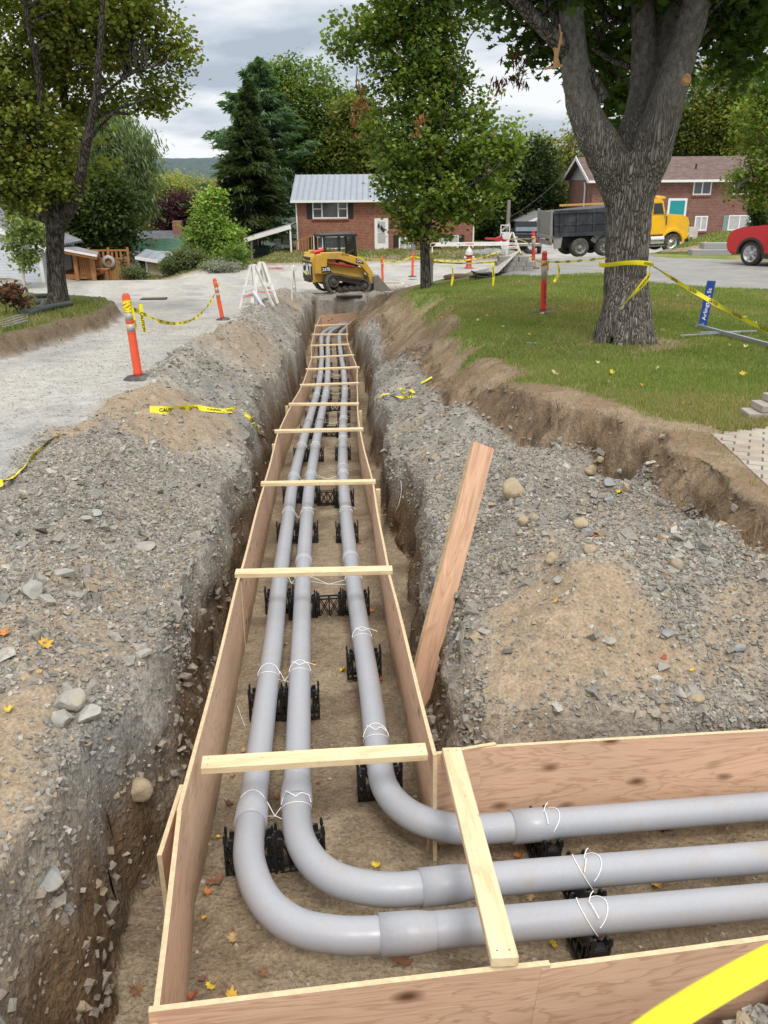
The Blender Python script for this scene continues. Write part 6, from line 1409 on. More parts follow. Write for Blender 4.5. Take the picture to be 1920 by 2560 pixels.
MB().prism([(-.85, 1.14), (-1.42, 1.55), (-3.0, 1.56), (-3.25, 1.14)], -.052, -.035).build('side_window', m_carglass, cab2); MB().add([(-.60, -.2, 1.15), (-.60, -1.55, 1.15), (-1.28, -1.45, 1.60), (-1.28, -.3, 1.60)], [(0, 1, 2, 3)]).build('windscreen', m_carglass, cab2)
for xc in (0, -2.65):
    a1 = arch(xc, .36, .395, 0, 0, 11); a2 = [(xc+.46*math.cos(PI*i/10), .36+.46*math.sin(PI*i/10)) for i in range(11)]; MB().prism(a1+a2, -.05, .085).build('wheel_arch_trim', m_dark, car)
MB().bb(-2.2, -.42, .0, .08, .24, .40).build('sill_trim', m_dark, car); MB().bb(.3, .84, -.12, .04, .70, .82).build('headlight', m_carglass, car, bevel=.02); mb = MB(); mb.box((-.85, .18, 1.16), (.2, .2, .16)); mb.build('mirror', m_chrome, car, bevel=.03)
MB().bb(-1.9, -1.2, .055, .066, .45, 1.05).build('door', m_rp, car)
# pickup truck seen from the front
q = W(1318, 612, 58); g_ = gz(q.x, 58); pk_ = empty('pickup_truck', (q.x, 58, g_), R(-6), 'black pickup truck parked facing the camera beside the dump truck', 'pickup'); m_blkp = plain('black_paint', (.018, .02, .026), .22, .2, .1, 2, spec=.7)
mb = MB(); mb.box((0, 1.1, .95), (1.95, 2.2, .62)); mb.build('hood', m_blkp, pk_, bevel=.08, seg=2); mb = MB(); mb.box((0, 3.0, 1.0), (1.98, 2.2, .75)); mb.box((0, 2.75, 1.62), (1.66, 1.7, .62), None, 0, .88); cb_ = mb.build('cab', m_blkp, pk_, bevel=.05, seg=2)
MB().add([(-.74, 1.86, 1.36), (.74, 1.86, 1.36), (.66, 2.04, 1.88), (-.66, 2.04, 1.88)], [(0, 1, 2, 3)]).build('windscreen', plain('windscreen_glass', (.16, .2, .24), .08, 0, .3, 3), cb_)
mb = MB(); mb.box((0, 5.1, 1.0), (1.95, 2.1, .7)); mb.build('cargo_bed', m_blkp, pk_, bevel=.04); MB().box((0, -.06, .62), (1.95, .18, .2)).build('bumper', m_chrome, pk_, bevel=.03)
gr_ = MB().box((0, -.015, .98), (1.25, .05, .36)).build('grille', m_dark, pk_); MB().box((0, -.045, .99), (1.25, .02, .05)).build('grille_bar', m_chrome, gr_); MB().box((0, -.06, .99), (.2, .02, .08)).build('badge', plain('gold_badge', (.5, .38, .1), .4, .5), gr_)
for sx in (-1, 1):
    MB().box((sx*.80, -.02, 1.0), (.3, .06, .26)).build('headlight', m_alloy, pk_, bevel=.01); MB().box((sx*1.12, 1.95, 1.35), (.26, .12, .26)).build('mirror', m_dark, pk_, bevel=.02)
    for yy in (.75, 4.9): wheel(pk_, (sx*.84, yy, .4), .4, .27, 1, m_alloy, 0) if False else MB().lathe([(.2, -.13), (.36, -.13), (.4, -.08), (.4, .08), (.36, .13), (.2, .13), (.2, -.13)], 20, (sx*.86, yy, .4), 'X').build('wheel', m_tyre, pk_)
# red dirt bike
q = W(1240, 605, 57); g_ = gz(q.x, 57); bk_ = empty('dirt_bike', (q.x, 57, g_), R(15), 'small red dirt bike parked left of the lattice screen', 'motorbike'); m_rb = plain('bike_red', (.42, .03, .04), .4)
for x in (-.6, .6): MB().lathe([(.26, -.04), (.32, -.05), (.34, 0), (.32, .05), (.26, .04), (.26, -.04)], 20, (x, 0, .34), 'Y').build('wheel', m_tyre, bk_)
MB().prism([(-.75, .78), (-.1, .72), (.15, .6), (.45, .78), (.3, 1.0), (.0, .88), (-.8, .9)], -.09, .09).build('fuel_tank', m_rb, bk_, bevel=.02); MB().prism([(.35, .68), (.95, .62), (.8, .75), (.4, .8)], -.07, .07).build('front_fender', m_rb, bk_)
MB().bar((.6, 0, .34), (.35, 0, 1.1), .06, .05).build('fork', m_dark, bk_); MB().bar((.35, -.35, 1.12), (.35, .35, 1.12), .03, .03).build('handlebar', m_dark, bk_); MB().box((0, 0, .48), (.4, .2, .3)).build('engine', m_dark, bk_, bevel=.03); MB().bar((-.6, 0, .34), (0, 0, .5), .08, .05).build('swing_arm', m_dark, bk_)
# steps by the red car
q = onG(1750, 33.5, 640)
for i, lb in enumerate(('lower grey concrete step beside the red car', 'upper grey concrete step beside the red car')): mb = MB(); mb.box((0, 0, .1), (1.5, .5, .22)); o = mb.build('concrete_step', plain('step_concrete', (.30, .30, .30), .9), bevel=.01, recentre=False); o.location = q + Vector((.35+.55*i, .35*i, .02+.22*i)); tag(o, lb, 'step', 'concrete steps')
# ------------------------------------------------------------------ tracked loader
q = W(851, 735, 34.2); q.z = gz(q.x, q.y)+.05; ld = empty('track_loader', q, R(24), 'yellow compact track loader with CAT lettering parked at the trench end, bucket to the right', 'loader'); ld.scale = (1.08, 1.08, 1.08)
m_cy = plain('machine_yellow', (.60, .36, .045), .42, 0, .12, 4, 0, (.32, .22, .12)); m_ck = plain('machine_black', (.02, .02, .02), .5, 0, .2)
ST = [(-.86, .50), (-.80, .66), (-.62, .74), (-.45, .72), (.72, .46), (.88, .36), (.92, .22), (.86, .06), (.74, .0), (-.48, .0), (-.64, .06), (-.80, .28)]
for sy in (-1, 1):
    y0, y1 = (-.78, -.42) if sy < 0 else (.42, .78); n = len(ST); cen = (0.05, .33); inn = [(cen[0]+(a-cen[0])*.90, cen[1]+(b-cen[1])*.84) for a, b in ST]
    mb = MB(); vs = [(a, y0, b) for a, b in ST]+[(a, y1, b) for a, b in ST]+[(a, y0, b) for a, b in inn]+[(a, y1, b) for a, b in inn]; fs = []
    for i in range(n): j = (i+1) % n; fs += [(i, j, n+j, n+i), (2*n+i, 3*n+i, 3*n+j, 2*n+j), (i, 2*n+i, 2*n+j, j), (n+i, n+j, 3*n+j, 3*n+i)]
    mb.add(vs, fs)
    for i in range(n):
        a, b = Vector((ST[i][0], 0, ST[i][1])), Vector((ST[(i+1) % n][0], 0, ST[(i+1) % n][1])); k = max(1, int((b-a).length/.085)); d = (b-a).normalized(); rt = Matrix((d, Vector((0, 1, 0)), d.cross(Vector((0, 1, 0))))).transposed()
        for t in range(k): p = a.lerp(b, (t+.5)/k); mb.box((p.x, (y0+y1)/2, p.z), (.035, .36, .05), rt)
    tk = mb.build('track', plain('track_rubber', (.10, .092, .085), .85, 0, .3, 8, 0, (.2, .18, .15)), ld)
    for (x, z, r) in ((-.52, .44, .20), (.70, .22, .17), (-.30, .15, .11), (-.05, .15, .11), (.18, .15, .11), (.42, .16, .11)): MB().lathe([(0, .02), (r*.4, .0), (r*.5, .05), (r*.85, .05), (r, .02), (r, .30), (0, .30)], 16, (x, y0, z), 'Y').build('track_wheel', plain('greasy_steel', (.10, .085, .07), .7, .3, .3, 8), tk)
    MB().prism([(-.5, .50), (.66, .24), (.66, .34), (-.5, .60)], y0+.05, y1-.02).build('undercarriage_frame', m_ck, tk)
mb = MB(); mb.prism([(-1.22, .42), (.75, .40), (.80, .80), (.3, 1.0), (-.3, 1.05), (-.45, 1.34), (-1.15, 1.36), (-1.26, 1.2)], -.50, .50); bd = mb.build('body', m_cy, ld, bevel=.03, seg=2)
mb = MB(); mb.prism([(-1.27, .5), (-1.22, .5), (-1.23, 1.12), (-1.28, 1.12)], -.47, .47); dp = mb.build('rear_door', m_ck, ld)
text_on('CAT', .50, (-1.285, -.02, .86), (0, -1, 0), (.02, 0, 1), m_trim, dp, .018, world=False)
MB().prism([(-.13, .66), (.13, .66), (0, .84)], -1.300, -1.296, axis='X').build('logo_triangle', m_tape, dp)
for z in (.46, 1.24): MB().bb(-1.30, -1.2, -.3, .3, z-.04, z+.04).build('grille', m_ck, bd)
for sy in (-1, 1):
    y0, y1 = (-.72, -.53) if sy < 0 else (.53, .72)
    MB().prism([(-1.18, .74), (-.78, .72), (-.72, 1.40), (-1.12, 1.40)], y0, y1).build('lift_tower', m_cy, ld, bevel=.02)
    MB().prism([(-1.0, 1.24), (-.95, 1.46), (-.2, 1.46), (.70, 1.16), (1.02, .70), (1.06, .30), (.90, .28), (.84, .62), (.58, .92), (-.28, 1.20)], y0-.005 if sy < 0 else y0, y1 if sy < 0 else y1+.005).build('lift_arm', m_cy, ld, bevel=.02)
    MB().cyl((-.72, (y0+y1)/2-.12*0, 1.10), (.35, (y0+y1)/2, .92), .045, 10).build('hydraulic_cylinder', plain('cylinder_red', (.40, .03, .03), .4), ld)
    if sy < 0:
        pn = MB().bb(-.98, -.62, y0-.02, y0-.008, .78, .98).build('number_plate', m_ck, ld); text_on('247B', .15, (-.80, y0-.026, .88), (1, 0, 0), (0, 0, 1), m_trim, pn, .003, world=False)
        pn = MB().prism([(.34, 1.08), (.66, 1.0), (.60, 1.14), (.36, 1.22)], y0-.02, y0-.008).build('logo_plate', m_ck, ld); text_on('CAT', .13, (.49, y0-.026, 1.11), (1, 0, -.25), (.25, 0, 1), m_trim, pn, .003, world=False)
        text_on('33707', .12, (-.05, y0-.012, 1.36), (1, 0, -.12), (.12, 0, 1), m_ink, ld, .001, world=False)
mb = MB(); mb.bar((.52, -.5, 1.99), (-.72, -.5, 2.0), .06, .06); 
for (a, b) in (((-.72, -.45, 1.3), (-.75, -.45, 1.98)), ((.50, -.45, .9), (.42, -.45, 1.98)), ((-.15, -.45, 1.1), (-.18, -.45, 1.98)), ((-.72, .45, 1.3), (-.75, .45, 1.98)), ((.50, .45, .9), (.42, .45, 1.98))): mb.bar(a, b, .08, .07)
mb.bar((.50, -.45, .92), (-.72, -.45, 1.32), .08, .06); mb.bar((-.75, -.45, 1.98), (-.75, .45, 1.98), .06, .06); mb.bar((.42, -.45, 1.98), (.42, .45, 1.98), .06, .06); mb.bar((-.75, .45, 1.98), (.42, .45, 1.98), .06, .06); cg = mb.build('cab_frame', m_ck, ld)
MB().box((-.16, 0, 2.02), (1.3, 1.02, .07)).build('roof', m_ck, ld, bevel=.02)
mb = MB()
for i in range(6): z = 1.2+.13*i; mb.bar((-.68, -.46, z), (.42, -.46, z), .012, .012)
for i in range(9): x = -.65+.13*i; mb.bar((x, -.46, 1.15), (x, -.46, 1.95), .012, .012)
mb.build('side_screen', m_ck, cg); MB().box((-.35, 0, 1.15), (.5, .5, .5)).build('seat', m_ck, ld, bevel=.05); MB().add([(.47, -.4, 1.0), (.47, .4, 1.0), (.42, .4, 1.95), (.42, -.4, 1.95)], [(0, 1, 2, 3)]).build('front_glass', m_carglass, cg)
MB().cyl((-1.1, -.35, 1.44), (-.72, -.38, 1.52), .075, 12).build('fire_extinguisher', plain('extinguisher_red', (.6, .03, .03), .3), ld)
bk = MB(); bk.add([(1.02, -.82, .02), (1.02, .82, .02), (1.72, .82, .0), (1.72, -.82, .0), (1.0, -.82, .55), (1.0, .82, .55), (1.18, -.82, .60), (1.18, .82, .60), (1.06, -.82, .05), (1.06, .82, .05)], [(0, 1, 2, 3), (0, 4, 5, 1), (4, 6, 7, 5), (0, 3, 6, 4), (1, 5, 7, 2)]); bk.build('bucket', plain('bucket_steel', (.24, .22, .20), .55, .5, .3, 6, .004, (.3, .25, .19)), ld)
# ------------------------------------------------------------------ foliage
def leaf_material():
    s = NT('leaves'); s.set(.55, 0, .25); a = s.attr(); s.col(a)
    tr = s.node('ShaderNodeBsdfTranslucent'); s.l(s.mix(a, (1.0, 1.15, .35), 1, 'MULTIPLY'), tr.inputs[0])
    mx_ = s.node('ShaderNodeMixShader'); mx_.inputs[0].default_value = .45; s.l(s.b.outputs[0], mx_.inputs[1]); s.l(tr.outputs[0], mx_.inputs[2]); s.l(mx_.outputs[0], s.out.inputs[0]); return s.m
m_leaf = leaf_material()
def bark(name, c1, c2, sc=6.0, depth=.03, lichen=None, stretch=.16):
    s = NT(name); s.set(.95, 0, .15); v = s.coord((1, 1, stretch)); n = s.noise(v, sc*2, 6, .65, .8); vo = s.vor(v, sc*2.6, 'DISTANCE_TO_EDGE')
    rg = s.ramp(vo, [(0, 0), (.16, .75), (.5, 1)]); h_ = s.math('MULTIPLY', rg, n); c = s.mix(c1, c2, s.ramp(h_, [(.08, 0), (.5, 1)]))
    if lichen: c = s.mix(c, lichen, s.ramp(s.noise(s.coord(), 5.5, 7, .75), [(.52, 0), (.64, .7)]))
    s.col(c); b = s.bump(rg, depth, .9); s.bump(n, depth*.7, .8, b); return s.m
m_bark = bark('maple_bark', (.028, .022, .018), (.185, .160, .135), 6, .035, None); m_barkt = bark('limb_bark', (.04, .035, .03), (.17, .152, .13), 7, .02, (.27, .27, .245), .4)
m_bark2 = bark('dark_bark', (.02, .017, .014), (.105, .09, .075), 7, .02, (.16, .155, .135)); m_birch = plain('birch_bark', (.62, .60, .55), .7, 0, .35, 6)
LSH = {'maple': np.array([(0, -.5), (.30, -.36), (.5, .02), (.24, .12), (.34, .34), (0, .52), (-.34, .34), (-.24, .12), (-.5, .02), (-.30, -.36)]),
       'kite': np.array([(0, -.5), (.34, -.05), (0, .55), (-.34, -.05)]), 'needle': np.array([(-.10, -.5), (.10, -.5), (.05, .55), (-.05, .55)]),
       'lance': np.array([(0, -.5), (.13, -.05), (0, .6), (-.13, -.05)]),
       'big': np.array([(0, -.45), (.08, -.22), (.34, -.36), (.30, -.10), (.52, .04), (.33, .12), (.38, .34), (.16, .26), (0, .58), (-.16, .26), (-.38, .34), (-.33, .12), (-.52, .04), (-.30, -.10), (-.34, -.36), (-.08, -.22)])}
def foliage(name, P, size, col, parent, shape='kite', up=.5, droop=None, world=True, mat=None):
    """P (n,3) leaf centres in world space; one leaf face each"""
    n = len(P); sh = LSH[shape]; k = len(sh)
    nrm = rng.normal(0, 1, (n, 3)); nrm[:, 2] = np.abs(nrm[:, 2]) + up; nrm /= np.linalg.norm(nrm, axis=1)[:, None]
    ax = rng.normal(0, 1, (n, 3)) if droop is None else droop + rng.normal(0, .35, (n, 3))
    a = ax - nrm*(ax*nrm).sum(1)[:, None]; a /= np.linalg.norm(a, axis=1)[:, None]; b = np.cross(nrm, a)
    sz = size*rng.uniform(.65, 1.25, n)
    V = P[:, None, :] + (b[:, None, :]*sh[None, :, 0, None] + a[:, None, :]*sh[None, :, 1, None])*sz[:, None, None]
    V = V + nrm[:, None, :]*(np.abs(sh[None, :, 0, None])*sz[:, None, None]*.35)
    V = V.reshape(-1, 3)
    if parent is not None: V = V - np.array(parent.location)
    return np_mesh(name, V, np.arange(n*k).reshape(n, k), mat or m_leaf, parent, cols=np.repeat(col, k, 0))
def clumps(blobs, n, per, sig, shell=.45):
    """blobs: (centre, (rx, ry, rz), weight). Leaves in clumps; returns points, clump id shade, clump centres"""
    wts = np.array([b[2] for b in blobs], float); wts /= wts.sum(); nc = max(4, n//per); ids = rng.choice(len(blobs), nc, p=wts)
    d = rng.normal(0, 1, (nc, 3)); d /= np.linalg.norm(d, axis=1)[:, None]; r = rng.uniform(shell**3, 1, nc)**(1/3)
    cen = np.array([tuple(blobs[i][0]) for i in ids]) + d*r[:, None]*np.array([blobs[i][1] for i in ids])
    li = rng.integers(0, nc, n); o = rng.normal(0, 1, (n, 3))*np.array([1, 1, .6])*sig
    P = cen[li] + o; shade = rng.normal(0, 1, nc)[li]; hgt = (o[:, 2]/sig)
    return P, shade, hgt, cen, d[li][:, 2]
FB = 1.0
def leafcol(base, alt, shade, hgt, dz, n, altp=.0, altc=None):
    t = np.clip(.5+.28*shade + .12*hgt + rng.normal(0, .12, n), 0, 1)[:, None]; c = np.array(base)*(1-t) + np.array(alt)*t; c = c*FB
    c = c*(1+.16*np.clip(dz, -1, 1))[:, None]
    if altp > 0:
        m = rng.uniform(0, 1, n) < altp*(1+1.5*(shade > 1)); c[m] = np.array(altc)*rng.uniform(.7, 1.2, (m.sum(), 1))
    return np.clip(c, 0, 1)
def limb(parent, pts, r, name='limb', mat=None, n=10, world=True, wob=.0):
    P = catmull(pts, 5); k = len(P); rs = np.interp(np.linspace(0, 1, k), np.linspace(0, 1, len(r)), r)
    if wob: P = [P[0]] + [p + Vector((random.gauss(0, wob), random.gauss(0, wob), 0)) for p in P[1:]]
    return MB().tube(P, list(rs), n).build(name, mat or m_bark2, parent, world=world)
def twigs(parent, stems, cen, name='branches', mat=None, maxn=60, r0=.03):
    """thin branches from the nearest stem point to clump centres"""
    S = np.array([tuple(p) for st in stems for p in catmull(st, 5)]); mb = MB(); idx = rng.permutation(len(cen))[:maxn]
    for i in idx:
        c = cen[i]; w_ = np.linalg.norm(S-c, axis=1) + .8*np.maximum(0, S[:, 2]-c[2]+.2); j = int(np.argmin(w_)); a = Vector(S[j]); b = Vector(c)
        mid = a.lerp(b, .5) + Vector((random.gauss(0, .1), random.gauss(0, .1), .12*(b-a).length)); mb.tube(catmull([a, mid, b], 4), list(np.linspace(r0, r0*.25, 9)), 5, caps=False)
    return mb.build(name, mat or m_bark2, parent, world=True)
def pb(px, py, D, rx, ry=None, w_=1.0, dep=None):
    """blob from photo pixels: radii in photo pixels -> metres"""
    c = W(px, py, D); k = D*1.02/F; ry = ry or rx; return (c, (rx*k, (dep if dep else rx)*k, ry*k), w_*rx*ry)
def tree(name, base, label, cat, blobs, n, size, base_c, alt_c, stems, rad, per=26, sig=.35, shape='kite', up=.5, altp=0, altc=(.3, .2, .03), group=None, barkm=None, tw=50, shell=.45, droop=None, leafname='crown', r0=.03):
    o = empty(name, base, 0, label, cat, group)
    for i, (st, r) in enumerate(zip(stems, rad)): limb(o, st, r, 'trunk' if i == 0 else 'limb', barkm or m_bark2)
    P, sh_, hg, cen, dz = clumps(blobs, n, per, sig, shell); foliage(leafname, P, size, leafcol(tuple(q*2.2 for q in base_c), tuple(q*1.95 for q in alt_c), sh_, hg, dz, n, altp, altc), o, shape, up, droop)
    if tw: twigs(o, stems, cen, 'branches', barkm or m_bark2, tw, r0)
    return o
DG, MG, LG, YG = (.028, .050, .012), (.060, .098, .018), (.095, .145, .028), (.17, .19, .04)

# ---- big maple, right foreground
TB = onG(1556, TD, 862); big = empty('maple_tree', TB, 0, 'large grey-barked maple with forked trunk wrapped in yellow tape', 'tree')
def bw(px, py, dd=0.0): return W(px, py, TD+.1+dd)
def trunk_mesh():
    mb = MB(); k = .00515
    def seg(pts, rp, n=22, dd=0):
        P = catmull([bw(p[0], p[1], p[2] if len(p) > 2 else dd) for p in pts], 7); rs = np.interp(np.linspace(0, 1, len(P)), np.linspace(0, 1, len(rp)), rp); mb.tube(P, [r*k for r in rs], n)
    seg([(1556, 885), (1556, 845), (1558, 790), (1562, 700), (1569, 600), (1573, 500), (1573, 430), (1568, 380)], [80, 70, 62, 57, 58, 61, 67, 74, 70])
    seg([(1566, 590, .02), (1556, 510, 0), (1522, 400, -.05), (1478, 320, -.1), (1448, 240, -.15), (1436, 150, -.2), (1430, 60, -.2), (1425, -120, -.3), (1380, -500, -.5)], [26, 46, 54, 46, 37, 33, 31, 30, 24], 20)
    seg([(1576, 590, .02), (1588, 500, 0), (1622, 390, -.1), (1655, 290, -.15), (1683, 200, -.2), (1712, 110, -.2), (1740, 10, -.3), (1775, -160, -.4), (1850, -500, -.8)], [26, 48, 57, 48, 41, 37, 35, 31, 24], 20)
    seg([(1578, 420, .1), (1592, 330, .2), (1605, 240, .3), (1609, 130, .3), (1606, 10, .3), (1600, -160, .3), (1560, -480, .4)], [60, 50, 36, 32, 29, 27, 20], 16)
    seg([(1590, 380, .25), (1625, 270, .35), (1652, 180, .4), (1672, 80, .4), (1690, -30, .5), (1730, -300, .6)], [48, 42, 38, 34, 30, 22], 16)
    # root flare
    for g in (-2.7, -1.9, -1.2, -.5, .2, .8, 1.6, 2.4):
        q = Vector((math.cos(g), math.sin(g), 0)); c = TB + Vector((0, 0, .0)); mb.tube([c + q*.46 + Vector((0, 0, -.14)), c + q*.36 + Vector((0, 0, .08)), c + q*.26 + Vector((0, 0, .35)), c + q*.18 + Vector((0, 0, .9))], [.08, .12, .13, .10], 12)
    return mb
o = trunk_mesh().build('trunk', m_bark, big, world=True)
md = o.modifiers.new('fuse', 'REMESH'); md.mode = 'VOXEL'; md.voxel_size = .02
md = o.modifiers.new('smooth', 'SMOOTH'); md.iterations = 7; md.factor = .6
tx = bpy.data.textures.new('bark_lumps', 'CLOUDS'); tx.noise_scale = .16; tx.noise_depth = 3
md = o.modifiers.new('lumps', 'DISPLACE'); md.texture = tx; md.strength = .04; md.mid_level = .5; md.texture_coords = 'LOCAL'
# bark of the trunk: furrowed low down, smoother with lichen above the fork
s = NT('big_maple_bark'); s.set(.95, 0, .15); cz = s.node('ShaderNodeTexCoord'); sp_ = s.node('ShaderNodeSeparateXYZ'); s.l(cz.outputs['Object'], sp_.inputs[0])
v = s.coord((1, 1, .10)); n = s.noise(v, 22, 6, .65, 1.0); n2_ = s.noise(s.coord((1, 1, .22)), 6, 4, .6, .5)
vd = s.node('ShaderNodeMix', data_type='VECTOR'); s.l(v, vd.inputs[4]); nz = s.node('ShaderNodeTexNoise'); nz.inputs['Scale'].default_value = 6; s.l(v, nz.inputs['Vector']); s.l(nz.outputs['Color'], vd.inputs[5]); vd.inputs[0].default_value = .16
vo = s.vor(vd.outputs[1], 40, 'DISTANCE_TO_EDGE'); rg = s.ramp(vo, [(0, 0), (.10, .55), (.32, 1)])
h_ = s.math('MULTIPLY', rg, s.math('ADD', n, .35)); lowc = s.ramp(h_, [(.03, (.075, .063, .054)), (.28, (.175, .153, .133)), (.6, (.275, .248, .22)), (.85, (.36, .335, .30))])
pl2 = s.vor(s.coord((1, 1, .8)), 24, 'DISTANCE_TO_EDGE'); upn = s.noise(s.coord((1, 1, .7)), 16, 9, .8, .4); upc = s.ramp(upn, [(.30, (.07, .06, .052)), (.46, (.165, .15, .13)), (.58, (.25, .238, .215)), (.70, (.40, .40, .37))])
hf = s.ramp(s.math('ADD', s.math('MULTIPLY', sp_.outputs[2], .25), s.math('MULTIPLY', n2_, .12)), [(.70, 0), (.93, 1)])
col = s.mix(lowc, upc, hf); col = s.mix(col, s.ramp(s.noise(s.coord((1, 1, .3)), 1.6, 5, .6), [(.3, .72), (.7, 1.18)]), 1, 'MULTIPLY'); s.col(col)
hh_ = s.mix(h_, upn, hf); bb2 = s.bump(hh_, .045, 1.0); s.bump(n, .012, .8, bb2)
o.data.materials.clear(); o.data.materials.append(s.m)
for (pts, r) in (([(1500, 250), (1455, 170, -.1), (1400, 110, -.3), (1340, 50, -.5), (1275, -20, -.7), (1180, -120, -1)], [.13, .12, .10, .09, .08, .05]), ([(1440, 150, .2), (1410, 110, .2), (1395, 60, .2), (1370, -20, .2), (1340, -120, .2)], [.10, .09, .08, .07, .05]), ([(1605, 160, .5), (1590, 60, .8), (1560, -40, 1.0), (1500, -160, 1.2)], [.06, .05, .045, .04]), ([(1585, 170, .5), (1530, 150, .8), (1480, 120, 1.2)], [.045, .04, .02]), ([(1700, 140, .1), (1800, 40, .6), (1900, -40, 1)], [.05, .04, .02])):
    limb(big, [bw(*p) for p in pts], r, 'limb', m_barkt, 10)
# torn branch stub with raw wood
m_raw = plain('raw_wood', (.50, .28, .12), .7, 0, .25, 12); mb = MB()
for (a, b, w_) in (((1404, 80, -.55), (1392, 150, -.55), .035), ((1392, 120, -.6), (1388, 165, -.6), .06), ((1385, 120, -.55), (1398, 165, -.6), .04), ((1362, 172, -.75), (1405, 164, -.6), .035), ((1398, 60, -.55), (1405, 110, -.55), .02)): mb.bar(bw(*a), bw(*b), w_*.8, w_*.5, (0, 1, 0))
mb.build('torn_stub', m_raw, big, world=True)
q = bw(1716, 198, -.43); MB().lathe([(0, .0), (.03, .0), (.045, -.02), (.045, .02), (.08, .05)], 14, q, 'Y').build('pruned_knot', m_raw, big, world=True)
BL = [pb(1500, 60, 14.5, 120, 90, 1.1), pb(1560, 220, 15.5, 75, 75, 1.0), pb(1475, 190, 15.0, 70, 70, .9), pb(1540, 330, 15.8, 50, 45, .6), pb(1800, 50, 13.5, 130, 80, 1.1), pb(1870, 110, 13.8, 70, 60, .9), pb(1740, 200, 14.8, 80, 30, .35), pb(1905, 190, 14.5, 40, 30, .5), pb(1340, 10, 13, 90, 60, .7), pb(1360, 110, 13, 45, 40, .8), pb(1700, -60, 13, 200, 80, .8), pb(1380, -120, 12, 250, 90, .9), pb(1850, -150, 12, 260, 110, .9), pb(1560, -300, 12, 400, 160, .5)]
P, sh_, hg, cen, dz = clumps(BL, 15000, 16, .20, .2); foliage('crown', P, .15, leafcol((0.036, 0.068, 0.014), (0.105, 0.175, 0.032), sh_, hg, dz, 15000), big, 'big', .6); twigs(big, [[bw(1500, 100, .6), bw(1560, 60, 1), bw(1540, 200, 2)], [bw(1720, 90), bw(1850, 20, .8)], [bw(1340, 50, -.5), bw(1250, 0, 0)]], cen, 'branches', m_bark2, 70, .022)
q = [pb(1290, 150, 12.6, 35, 20, 1), pb(1300, 195, 12.6, 18, 30, 1), pb(1240, 205, 12.6, 20, 18, .9), pb(1255, 235, 12.6, 10, 12, .5)]
P, sh_, hg, cen, dz = clumps(q, 150, 8, .05, .1); foliage('withered_leaves', P, .11, leafcol((0.100, 0.036, 0.028), (0.175, 0.061, 0.044), sh_, hg, dz, 150), big, 'lance', 0, np.array([0, 0, -1.5]))
limb(big, [bw(1370, 120, .1), bw(1300, 95, .2), bw(1240, 70, .3)], [.012, .008, .005], 'twig', m_bark2, 5); limb(big, [bw(1340, 110, .2), bw(1310, 160, .3), bw(1280, 215, .3)], [.010, .007, .004], 'twig', m_bark2, 5)
# ---- left maple
DL = 23.5; TBL = onG(145, DL, 746); lm = empty('maple_tree', TBL, 0, 'large left maple with several limbs on the turf island', 'tree')
def lw_(px, py, dd=0.0): return W(px, py, DL+dd)
k = DL*1.02/F
ST = [[(148, 765), (145, 735), (140, 680), (138, 600), (140, 555), (143, 520), (135, 480)], [(150, 560), (175, 520), (195, 480), (205, 420), (222, 330), (240, 240), (248, 150), (255, 40), (260, -80)], [(140, 560), (150, 480), (165, 400), (168, 300), (160, 230), (150, 100), (140, -60)], [(130, 570), (118, 500), (105, 420), (95, 330), (100, 240), (90, 150), (70, 60), (60, -60)], [(138, 560), (100, 545), (60, 525), (10, 490), (-60, 450)], [(215, 360), (255, 310), (300, 270), (345, 255), (385, 240)], [(195, 450), (150, 400), (100, 360), (40, 300)], [(235, 260), (290, 210), (340, 180), (410, 160)], [(225, 310), (270, 280), (320, 285), (345, 275)]]
RD = [[44, 36, 31, 30, 34, 38, 26], [24, 22, 19, 16, 14, 11, 8, 5], [26, 20, 17, 14, 12, 9, 6], [22, 17, 14, 12, 9, 7, 5], [15, 12, 9, 7, 4], [8, 6, 4, 3, 2], [9, 7, 5, 3], [7, 5, 3, 2], [6, 5, 4]]
stL = []
for i, (st, r) in enumerate(zip(ST, RD)):
    pts = [lw_(p[0], p[1], (0 if j == 0 or i == 0 else .25*j*(-1)**i)) for j, p in enumerate(st)]; stL.append(pts); limb(lm, pts, [q*k*.66 for q in r], 'trunk' if i == 0 else 'limb', m_bark2, 14)
MBL = [pb(60, 90, 23, 130, 110, 1), pb(210, 60, 23, 130, 90, 1), pb(330, 60, 23.5, 110, 75, .9), pb(420, 120, 23.5, 55, 45, .7), pb(120, 230, 24.5, 110, 80, .9), pb(280, 170, 24, 90, 50, .6), pb(400, 215, 23.5, 50, 45, .5), pb(340, 250, 23.5, 60, 30, .5), pb(395, 270, 23.5, 40, 14, .4), pb(45, 330, 22.5, 110, 110, 1.1), pb(60, 450, 22.5, 110, 70, 1.1), pb(170, 330, 24.5, 70, 60, .5), pb(150, 430, 24.5, 60, 60, .55), pb(-60, 300, 22, 120, 200, .8), pb(15, 505, 22, 60, 30, .8), pb(250, 420, 24, 26, 30, .3), pb(150, -80, 23, 300, 110, .8), pb(235, 250, 24.5, 60, 40, .35)]
P, sh_, hg, cen, dz = clumps([(b[0]+Vector((0, .5, 0)), (b[1][0]*.93, b[1][1]*.75, b[1][2]*.93), b[2]) for b in MBL], 36000, 34, .20, .2); foliage('crown', P, .115, leafcol((0.11, 0.145, 0.028), (0.30, 0.33, 0.065), sh_, hg, dz, 36000, .05, (.24, .17, .03)), lm, 'maple', .5); twigs(lm, stL[1:], cen, 'branches', m_bark2, 150, .028)
